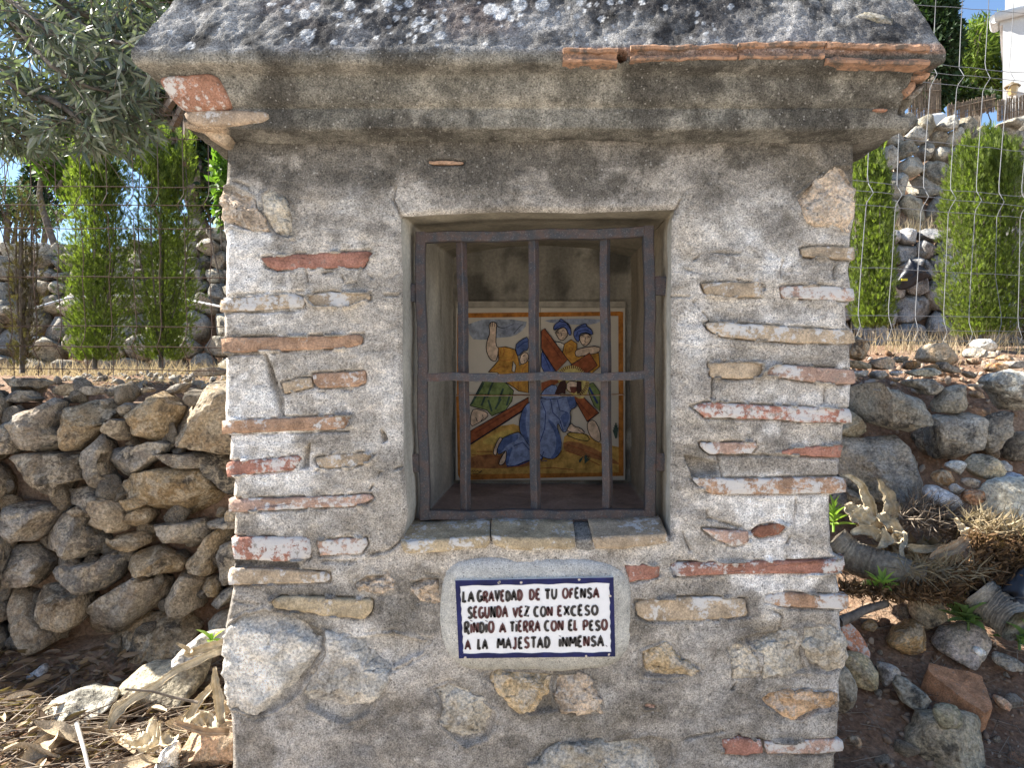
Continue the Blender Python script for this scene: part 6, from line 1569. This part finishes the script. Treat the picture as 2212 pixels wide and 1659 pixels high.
keep = fbm(p, 4, 3, 6) > .47
scatter('pine_needle_litter', TWIG_V, TWIG_F, p[keep], frames(d, rng=lr2)[keep], np.stack([L, r, r], 1)[keep], M_TWIG, kind='stuff')
ico = bmesh.new(); bmesh.ops.create_icosphere(ico, subdivisions=2, radius=.5); iv = np.array([v.co[:] for v in ico.verts]); iff = [[v.index for v in f.verts] for f in ico.faces]; ico.free()
iv = iv * (.8 + .5 * fbm(iv, 2.2, 2, 4))[:, None]
for nn_ in np.random.default_rng(8).normal(size=(11, 3)):
    nn_ = nn_ / np.linalg.norm(nn_); dd_ = iv @ nn_; iv = iv - np.clip(dd_ - dd_.max() * .62, 0, None)[:, None] * nn_
M_PEB = mat_leaf('pebble_stone', (.20, .12, .07), (.44, .36, .28), 0, .9, .1)
n = 900; x = lr2.uniform(.66, 2.0, n); y = lr2.uniform(.05, 1.0, n); s = .006 + .022 * lr2.random(n) ** 3
scatter('gravel', iv, iff, on_ground(x, y, s * .2), frames(lr2.normal(size=(n, 3)), rng=lr2), np.stack([s * 1.3, s, s * .8], 1), M_PEB, kind='stuff', smooth=True)
n = 900; x = lr2.uniform(.7, 2.6, n); y = lr2.uniform(1.3, 1.9, n); s = .01 + .04 * lr2.random(n) ** 3
scatter('terrace_gravel', iv, iff, on_ground(x, y, s * .2), frames(lr2.normal(size=(n, 3)), rng=lr2), np.stack([s * 1.3, s, s * .8], 1), M_PEB, kind='stuff', smooth=True)
n = 1300; x = lr2.uniform(-2.2, -.5, n); y = lr2.uniform(1.2, 3.2, n); s = .010 + .04 * lr2.random(n) ** 3
scatter('terrace_gravel', iv, iff, on_ground(x, y, s * .2), frames(lr2.normal(size=(n, 3)), rng=lr2), np.stack([s * 1.4, s, s * .8], 1), mat_leaf('grey_rubble', (.16, .14, .12), (.42, .39, .33), 0, .9, .1), kind='stuff', smooth=True)
BL_V = [(0, -.5, 0), (0, .5, 0), (.5, .4, .06), (.5, -.4, .06), (1, 0, .2)]; BL_F = [(0, 3, 2), (0, 2, 1), (3, 4, 2)]
def grass(name, n, x0, x1, y0, y1, h, w, thr, flat=.0, seed=1):
    r = np.random.default_rng(seed); x = r.uniform(x0, x1, n); y = r.uniform(y0, y1, n); p = on_ground(x, y, 0)
    k = fbm(p, 5, 3, seed) > thr; d = np.stack([r.normal(size=n) * (.4 + flat), r.normal(size=n) * (.4 + flat), np.full(n, 1.0 - flat * .85)], 1)
    scatter(name, BL_V, BL_F, p[k], frames(d, rng=r)[k], np.stack([r.uniform(.4, 1.2, n) * h, np.full(n, w), np.full(n, h)], 1)[k], M_STRAW, kind='stuff')
grass('dry_grass', 1700, -2.0, -.5, 1.12, 2.0, .07, .003, .44, .5, 1)
grass('dry_grass', 1500, .8, 2.8, 1.75, 2.9, .15, .0035, .46, 0, 2)
grass('ledge_grass', 1500, 1.6, 4.6, 4.75, 5.0, .16, .006, .3, 0, 3)
grass('dry_grass', 2500, -3.2, -1, 2.2, 3.3, .12, .004, .45, .2, 4)

# ------------------------------------------------------------------ dried leaves, trunks, green plants
def ribbon(name, label, cat, pts, widths, mat, curl=.35, twist=0.0, face=(0, -1, .5), group=None):
    P = smoothpath(pts, 34); n = len(P); wd = np.interp(np.linspace(0, 1, n), np.linspace(0, 1, len(widths)), widths)
    T = np.gradient(P, axis=0); T /= np.linalg.norm(T, axis=1, keepdims=True); K = 15
    rg = np.random.default_rng(len(label) * 7 + len(pts)); fib = rg.uniform(.45, 1.15, K); fib[0] *= .6; fib[-1] *= .6
    tear = rg.uniform(.75, 1.05, (n, 2)); crease = rg.normal(size=K) * .05
    V, C = [], []; f0 = np.array(face, float)
    ca, cb = (np.array([.40, .23, .12]), np.array([.52, .38, .24])) if mat is M_AGR else (np.array([.42, .31, .18]), np.array([.62, .53, .37]))
    for i in range(n):
        tw = twist * i / n; s = np.cross(T[i], f0); s /= np.linalg.norm(s) + 1e-9; nn = np.cross(s, T[i])
        s2 = s * math.cos(tw) + nn * math.sin(tw); n2 = nn * math.cos(tw) - s * math.sin(tw)
        for k, u in enumerate(np.linspace(-1, 1, K)):
            e = tear[i, 0 if u < 0 else 1] if abs(u) > .8 else 1
            V.append(P[i] + s2 * u * e * wd[i] / 2 + n2 * (u * u * curl * wd[i] + crease[k] * wd[i] + .10 * wd[i] * math.sin(i * .7 + u)))
            C.append((ca + (cb - ca) * fib[k]) * (.55 if i > n - 4 or i < 2 else 1))
    V = np.array(V); C = np.array(C) * (.55 + .9 * fbm(V, 38, 4, len(label)))[:, None]
    m = len(V); V2 = np.vstack([V, V + np.array([.0004, .0016, -.001])])
    F = grid_faces(n, K).tolist() + grid_faces(n, K, m, flip=True).tolist()
    e = [i * K for i in range(n)]; e2 = [i * K + K - 1 for i in range(n)]
    for a, b_ in zip(e[:-1], e[1:]): F.append((a, b_, b_ + m, a + m))
    for a, b_ in zip(e2[:-1], e2[1:]): F.append((b_, a, a + m, b_ + m))
    o = mesh_obj(name, V2, F, mat, None, base=V[0], col=np.vstack([C, C])); return tag(o, label, cat, group)
def mat_dry(name, ca, cb):
    m = NT(name, .75, .2); m.coord(True)
    m.color(m.mix(1.0, m.attr(), m.ramp(m.noise(60, 4, .7), [(.3, .65), (.7, 1.25)]), 'MULTIPLY')); m.bump(m.noise(120, 3), .4, .002); return m.m
M_AG = mat_dry('dried_agave', (.36, .26, .15), (.62, .52, .36)); M_AGR = mat_dry('reddish_dried_leaf', (.28, .15, .08), (.50, .36, .22))
def wl(f, pts, ys): return [W(a, c, y) for (a, c), y in zip(f(pts), ys)]
DL = 'dried leaf'
ribbon('dried_leaf', 'long straw-coloured dried leaf slanting down over the sunlit mortar block', DL, wl(L9, [(1230,120),(1100,180),(980,235),(850,325),(720,405),(650,460),(600,560)], [.42,.38,.36,.34,.31,.28,.27]), [.02,.022,.02,.022,.026,.036,.006], M_AG, .3)
ribbon('dried_leaf', 'bleached forked dried stalk poking out behind the left edge of the shrine', DL, wl(L9, [(1240,90),(1150,115),(1050,140),(1030,115),(970,82)], [.52,.5,.48,.47,.46]), [.03,.03,.026,.014,.008], M_AG, .5)
ribbon('dried_leaf', 'upright split dried leaf touching the left foot of the shrine', DL, wl(L9, [(1185,215),(1190,300),(1205,400),(1215,530)], [.36,.35,.34,.30]), [.008,.022,.03,.022], M_AG, .4, .5)
ribbon('dried_leaf', 'curved narrow dried leaf left of the upright split one', DL, wl(L9, [(1180,260),(1165,330),(1100,400),(1055,480),(1025,540)], [.40,.38,.34,.32,.28]), [.006,.018,.024,.028,.03], M_AG, .3)
ribbon('dried_leaf', 'broad cream dried leaf base curling beside the reddish-tan rock', DL, wl(L9, [(760,605),(830,640),(900,630),(965,600)], [.24,.22,.22,.26]), [.085,.09,.07,.03], M_AG, .25, 0, (0, -.4, 1))
ribbon('dried_leaf', 'pale folded leaf scrap between the reddish-tan rock and the upright leaf', DL, wl(L9, [(1080,540),(1110,510),(1150,500),(1200,560)], [.28,.29,.3,.27]), [.035,.04,.035,.02], M_AG, .3)
ribbon('dried_leaf', 'dark woody dried stem lying across the top of the reddish-tan rock', DL, wl(L9, [(960,520),(1050,550),(1130,572),(1260,575)], [.22,.22,.22,.23]), [.012,.018,.02,.018], M_AGR, .6)
ribbon('dried_leaf', 'tall straw-coloured leaf curving up against the boulder right of the shrine', DL, wl(ZR5, [(480,430),(440,200),(380,40),(330,-80),(230,-170),(130,-200)], [.84,.84,.84,.82,.80,.76]), [.05,.045,.045,.03,.02,.006], M_AG, .3, .3)
ribbon('dried_leaf', 'second upright dried leaf with a torn tip right of the tall straw-coloured one', DL, wl(ZR5, [(640,380),(650,200),(620,60),(560,-60),(530,-160)], [.86,.86,.87,.86,.84]), [.05,.06,.05,.03,.008], M_AG, .4, -.3)
ribbon('dried_leaf', 'arched dried leaf with a curled brown tip hanging over the grey fallen trunk', DL, wl(ZR5, [(230,470),(340,440),(450,470),(540,520),(600,560),(540,640)], [.74,.76,.76,.74,.72,.70]), [.02,.035,.045,.05,.05,.01], M_AG, .4)
ribbon('dried_leaf', 'large folded dried leaf at the root of the fallen trunk beside the shrine', DL, wl(ZR5, [(170,130),(230,220),(330,300),(450,400)], [.80,.80,.80,.80]), [.03,.07,.09,.06], M_AG, .3)
ribbon('dried_leaf', 'twisted dried leaf ending in a curl above the dry leaf scraps', DL, wl(ZR5, [(540,240),(600,340),(700,440),(760,540),(830,490)], [.84,.82,.80,.77,.76]), [.03,.05,.06,.055,.02], M_AG, .4, .6)
ribbon('dried_leaf', 'reddish boat-shaped dried leaf lying across the dry leaf scraps', DL, wl(ZR5, [(1120,760),(1250,690),(1400,640),(1520,560),(1600,540)], [.66,.67,.68,.70,.70]), [.008,.04,.045,.03,.008], M_AGR, .4)
ribbon('dried_leaf', 'yellowish dried leaf rolled into a tube behind the reddish boat-shaped one', DL, wl(ZR5, [(860,610),(940,660),(1100,660),(1250,630),(1330,600)], [.70,.70,.71,.72,.72]), [.02,.03,.025,.02,.008], M_AG, .8)
ribbon('dried_leaf', 'pale yellow flared leaf base standing up out of the brown withered stems', DL, wl(ZR5, [(1420,290),(1470,370),(1530,450),(1580,500)], [.78,.77,.76,.75]), [.012,.022,.045,.06], M_AG, .25)
ribbon('dried_leaf', 'flat pale strip lying over the brown withered mass at the right edge', DL, wl(ZR5, [(1720,490),(1850,510),(2000,580),(2150,660),(2300,760)], [.74,.73,.72,.71,.70]), [.012,.02,.018,.018,.01], M_AG, .2)
ribbon('dried_leaf', 'drooping pale leaf strip between the twisted leaf and the fallen trunk', DL, wl(ZR5, [(850,460),(850,560),(800,640),(820,740),(870,820)], [.75,.74,.72,.70,.68]), [.01,.016,.02,.014,.006], M_AG, .3)
rr_ = np.random.default_rng(17)
n = 260; q = np.array(ZR5([(a, c) for a, c in zip(rr_.uniform(560, 1500, n), rr_.uniform(560, 900, n))])); yy = np.array([hit(a, c + 6) for a, c in q]) - .03
p = np.array([W(a, c, y) for (a, c), y in zip(q, yy)])
scatter('dry_leaf_scraps', LEAF_V * np.array([1, .45, 1.6]), LEAF_F3, p, frames(rr_.normal(size=(n, 3)) * np.array([1, .6, .5]), rng=rr_), rr_.uniform(.03, .075, n), M_DRY, kind='stuff')
def spiky(name, cells, n, mat, ln, w, seed):
    r = np.random.default_rng(seed); P, D = [], []
    for (a, c, b_, d_, yy) in cells:
        m = int(n / len(cells)); t = r.random(m); qx = a + (b_ - a) * t + r.normal(size=m) * 25; qy = c + (d_ - c) * t + r.normal(size=m) * 32
        for u, v in zip(*[iter(np.array(ZR5(list(zip(qx, qy)))).T)]*1) if False else ZR5(list(zip(qx, qy))): P.append(W(u, v, yy + r.normal() * .03))
        D.append(r.normal(size=(m, 3)) * np.array([.8, .7, .6]) + np.array([.2, -.2, .25]))
    P = np.array(P); D = np.vstack(D); m = len(P)
    scatter(name, KITE_V, KITE_F, P, frames(D, rng=r), np.stack([r.uniform(.6, 1.3, m) * ln, r.uniform(.6, 1.3, m) * w, np.full(m, ln)], 1), mat, kind='stuff')
spiky('withered_stems', [(130,1100,900,1170,.62),(800,1120,1500,1100,.62),(1300,1040,2000,1020,.64),(1900,1010,2400,980,.66),(600,1150,1500,1200,.6)], 3600, M_BROWN, .03, .006, 3)
spiky('withered_mass', [(1650,640,2300,640,.70),(1650,760,2300,800,.68),(1450,880,2300,920,.66),(1600,520,2300,560,.74)], 3800, M_BROWN, .026, .007, 4)
spiky('straw_tangle', [(1500,330,2300,430,.80),(1700,420,2300,520,.76),(850,880,1700,930,.64)], 900, M_STRAW, .075, .0035, 5)
spiky('root_tangle', [(760,260,1500,480,.86),(900,150,1400,300,.9)], 900, M_TWIG, .07, .0035, 6)
def log(label, pts, r0, r1, y, seed, f=ZR5):
    P = smoothpath([W(a, c, yy) for (a, c), yy in zip(f(pts), y)], 60); k = np.arange(60)
    rad = np.linspace(r0, r1, 60) * (1 + .10 * ((k * .62) % 1.0))
    V, F = tube(P, rad, 18); V = V + (np.stack([fbm(V, 40, 3, seed + j) for j in range(3)], 1) - .5) * .014
    m = NT('ringed_trunk_bark', .9, .1); m.coord()
    m.color(m.mix(1.0, m.ramp(m.noise(14, 4), [(.35, (.22, .19, .15)), (.65, (.42, .37, .29))]), m.ramp(m.noise(110, 4, .7), [(.3, .6), (.7, 1.3)]), 'MULTIPLY')); m.bump(m.noise(60, 4, .7), .7, .008)
    o = mesh_obj('fallen_trunk', V, F, m.m, None, base=P.mean(0) - np.array([0, 0, r0])); return tag(o, label, 'trunk')
log('pale ringed fallen yucca trunk running down from the shrine side', [(20,560),(180,690),(420,800),(700,880),(1040,1010)], .052, .046, (.80,.78,.74,.70,.66), 1)
log('second ringed trunk lying in the lower right behind the green plants', [(1640,1120),(1800,1270),(2000,1400),(2150,1520)], .058, .05, (.62,.60,.56,.52), 2)
V, F = tube(smoothpath(wl(ZR5, [(2300,920),(2150,1060),(2080,1200),(2150,1400),(2300,1500)], [.6,.58,.56,.55,.55]), 16), [.03] * 16, 10)
tag(mesh_obj('black_pipe', V, F, mat_plain('black_hose', (.02,.02,.022), .35, .5), None, base=V.mean(0)), 'black plastic pipe bending down at the right edge beside the ringed trunk', 'pipe')
V, F = tube(smoothpath(wl(ZR5, [(90,1480),(240,1420),(400,1340),(640,1270)], [.50,.52,.55,.58]), 14), np.linspace(.016, .011, 14), 8)
tag(mesh_obj('branch', V, F, M_BARK, None, base=V.mean(0)), 'bare grey branch on the ground right of the shrine corner', 'branch')
V, F = tube(smoothpath(wl(L9, [(422,525),(440,590),(465,680),(492,790)], [.30,.27,.23,.19]), 14), np.linspace(.006, .0045, 14), 7)
tag(mesh_obj('stick', V, F, mat_plain('bleached_wood', (.66,.62,.55), .85, .1, 60, .3), None, base=V.mean(0)), 'bleached white stick lying below the flat mortar slab', 'stick')
V, F = tube(smoothpath(wl(R6, [(985,1390),(1010,1290),(1090,1140),(1180,1050)], [.36,.37,.41,.45]), 12), np.linspace(.010, .007, 12), 7)
tag(mesh_obj('stick', V, F, M_BARK, None, base=V.mean(0)), 'curved grey stick propped on the largest rock at the bottom right', 'stick')
V, F = tube(smoothpath(wl(L9, [(690,340),(830,350),(960,385),(1090,412)], [.24,.25,.26,.27]), 12), np.linspace(.003, .004, 12), 6)
tag(mesh_obj('stick', V, F, M_BARK, None, base=V.mean(0)), 'thin dark twig crossing in front of the sunlit mortar block', 'stick')

def rosette(name, label, px, py, y, n, ln, wd, mat, seed, up=.5, stem=0.0):
    r = np.random.default_rng(seed); b = np.array(W(px, py, y)); root = thing(name, label, 'plant', tuple(b), None)
    V, F = tube([b - np.array([0, 0, .02]), b + np.array([0, 0, .02 + stem])], .004, 6); mesh_obj('stem', V, F, mat, root)
    tv, tf = [], []
    for i in range(7):
        t = i / 6; w = math.sin(math.pi * min(1, t * .9 + .08)) ** .8
        for s in (-1, 0, 1): tv.append((t, s * w * .5, .10 * abs(s) * w - .22 * t * t))
    tf = grid_faces(7, 3).tolist()
    for i in range(n):
        me = bpy.data.meshes.new('leaf'); L = ln * r.uniform(.55, 1.1); me.from_pydata([(a * L, c * wd * r.uniform(.9, 1.1), e * L) for a, c, e in tv], [], tf); me.materials.append(mat)
        me.polygons.foreach_set('use_smooth', [True] * len(me.polygons))
        o = bpy.data.objects.new('leaf', me); COL.objects.link(o); adopt(o, root)
        el = up * (.25 + 1.1 * i / n) + r.normal() * .1
        o.matrix_basis = Matrix.Translation(b + np.array([0, 0, stem * i / n])) @ Matrix.Rotation(i * 2.4 + r.normal() * .2, 4, 'Z') @ Matrix.Rotation(-el, 4, 'Y') @ Matrix.Rotation(r.normal() * .3, 4, 'X')
    return root
def pz(f, a, c): return f([(a, c)])[0]
q = pz(ZR5, 590, 1090); rosette('green_weed', 'bright green tufted weed in front of the fallen ringed trunk', q[0], q[1], .60, 20, .062, .013, M_WEED, 1, 1.0)
q = pz(ZR5, 1575, 1500); rosette('green_weed', 'broad-leaved green plant with a yellow leaf beside the lump of mortar', q[0], q[1], .60, 22, .085, .028, M_SAGE, 2, .8, .03)
q = pz(ZR5, 1590, 1390); rosette('green_weed', 'yellow-green leafy shoot just above the broad-leaved green plant', q[0], q[1], .66, 12, .06, .026, M_WEED, 3, 1.0, .04)
q = pz(R6, 2010, 330); rosette('green_weed', 'tall sage-green plant at the right edge above the dark grey rock', q[0], q[1], .54, 20, .09, .03, M_SAGE, 4, .9, .04)
q = pz(ZR5, 30, 380); rosette('green_weed', 'feathery light green weed squeezed against the right side of the shrine', q[0], q[1], .90, 22, .075, .010, M_WEED, 5, 1.2, .05)
q = pz(L9, 1165, 70); rosette('green_weed', 'small green sprig peeping out at the left edge of the shrine', q[0], q[1], .55, 5, .05, .02, M_WEED, 6, .7)

# broad dry husks among the litter at the lower left
hv, hf = [], grid_faces(12, 5).tolist()
for i in range(12):
    t = i / 11; w = math.sin(math.pi * min(1, .12 + t * .86)) ** .7
    for u in (-1, -.5, 0, .5, 1): hv.append((t, u * .13 * w, .10 * w * u * u + .05 * math.sin(t * 5 + u)))
M_HUSK = mat_plain('dry_husk', (.50, .40, .27), .8, .15, 30, .5, .004)
HUSK = []
for k in range(4):
    me = bpy.data.meshes.new('dry_husk'); a = np.array(hv); a[:, 2] += .12 * (k - 1.5) * a[:, 0] ** 2 + (fbm(a, 6, 3, k) - .5) * .08; a[:, 1] *= .7 + .25 * k
    me.from_pydata(a.tolist(), [], hf); me.polygons.foreach_set('use_smooth', [True] * len(hf)); me.materials.append(M_HUSK); HUSK.append(me)
rh = random.Random(5)
for _ in range(46):
    x, y = rh.uniform(-1.45, -.64), rh.uniform(.12, .62); z = float(ground_n(np.array([x]), np.array([y]))[0])
    o = bpy.data.objects.new('dry_husk', HUSK[rh.randrange(4)]); COL.objects.link(o); adopt(o, ground)
    o.matrix_basis = Matrix.Translation((x, y, z + rh.uniform(.02, .05))) @ Euler((rh.uniform(-.9, .9), rh.uniform(-.45, .2), rh.uniform(0, 6.28))).to_matrix().to_4x4() @ Matrix.Scale(rh.uniform(.06, .17), 4)
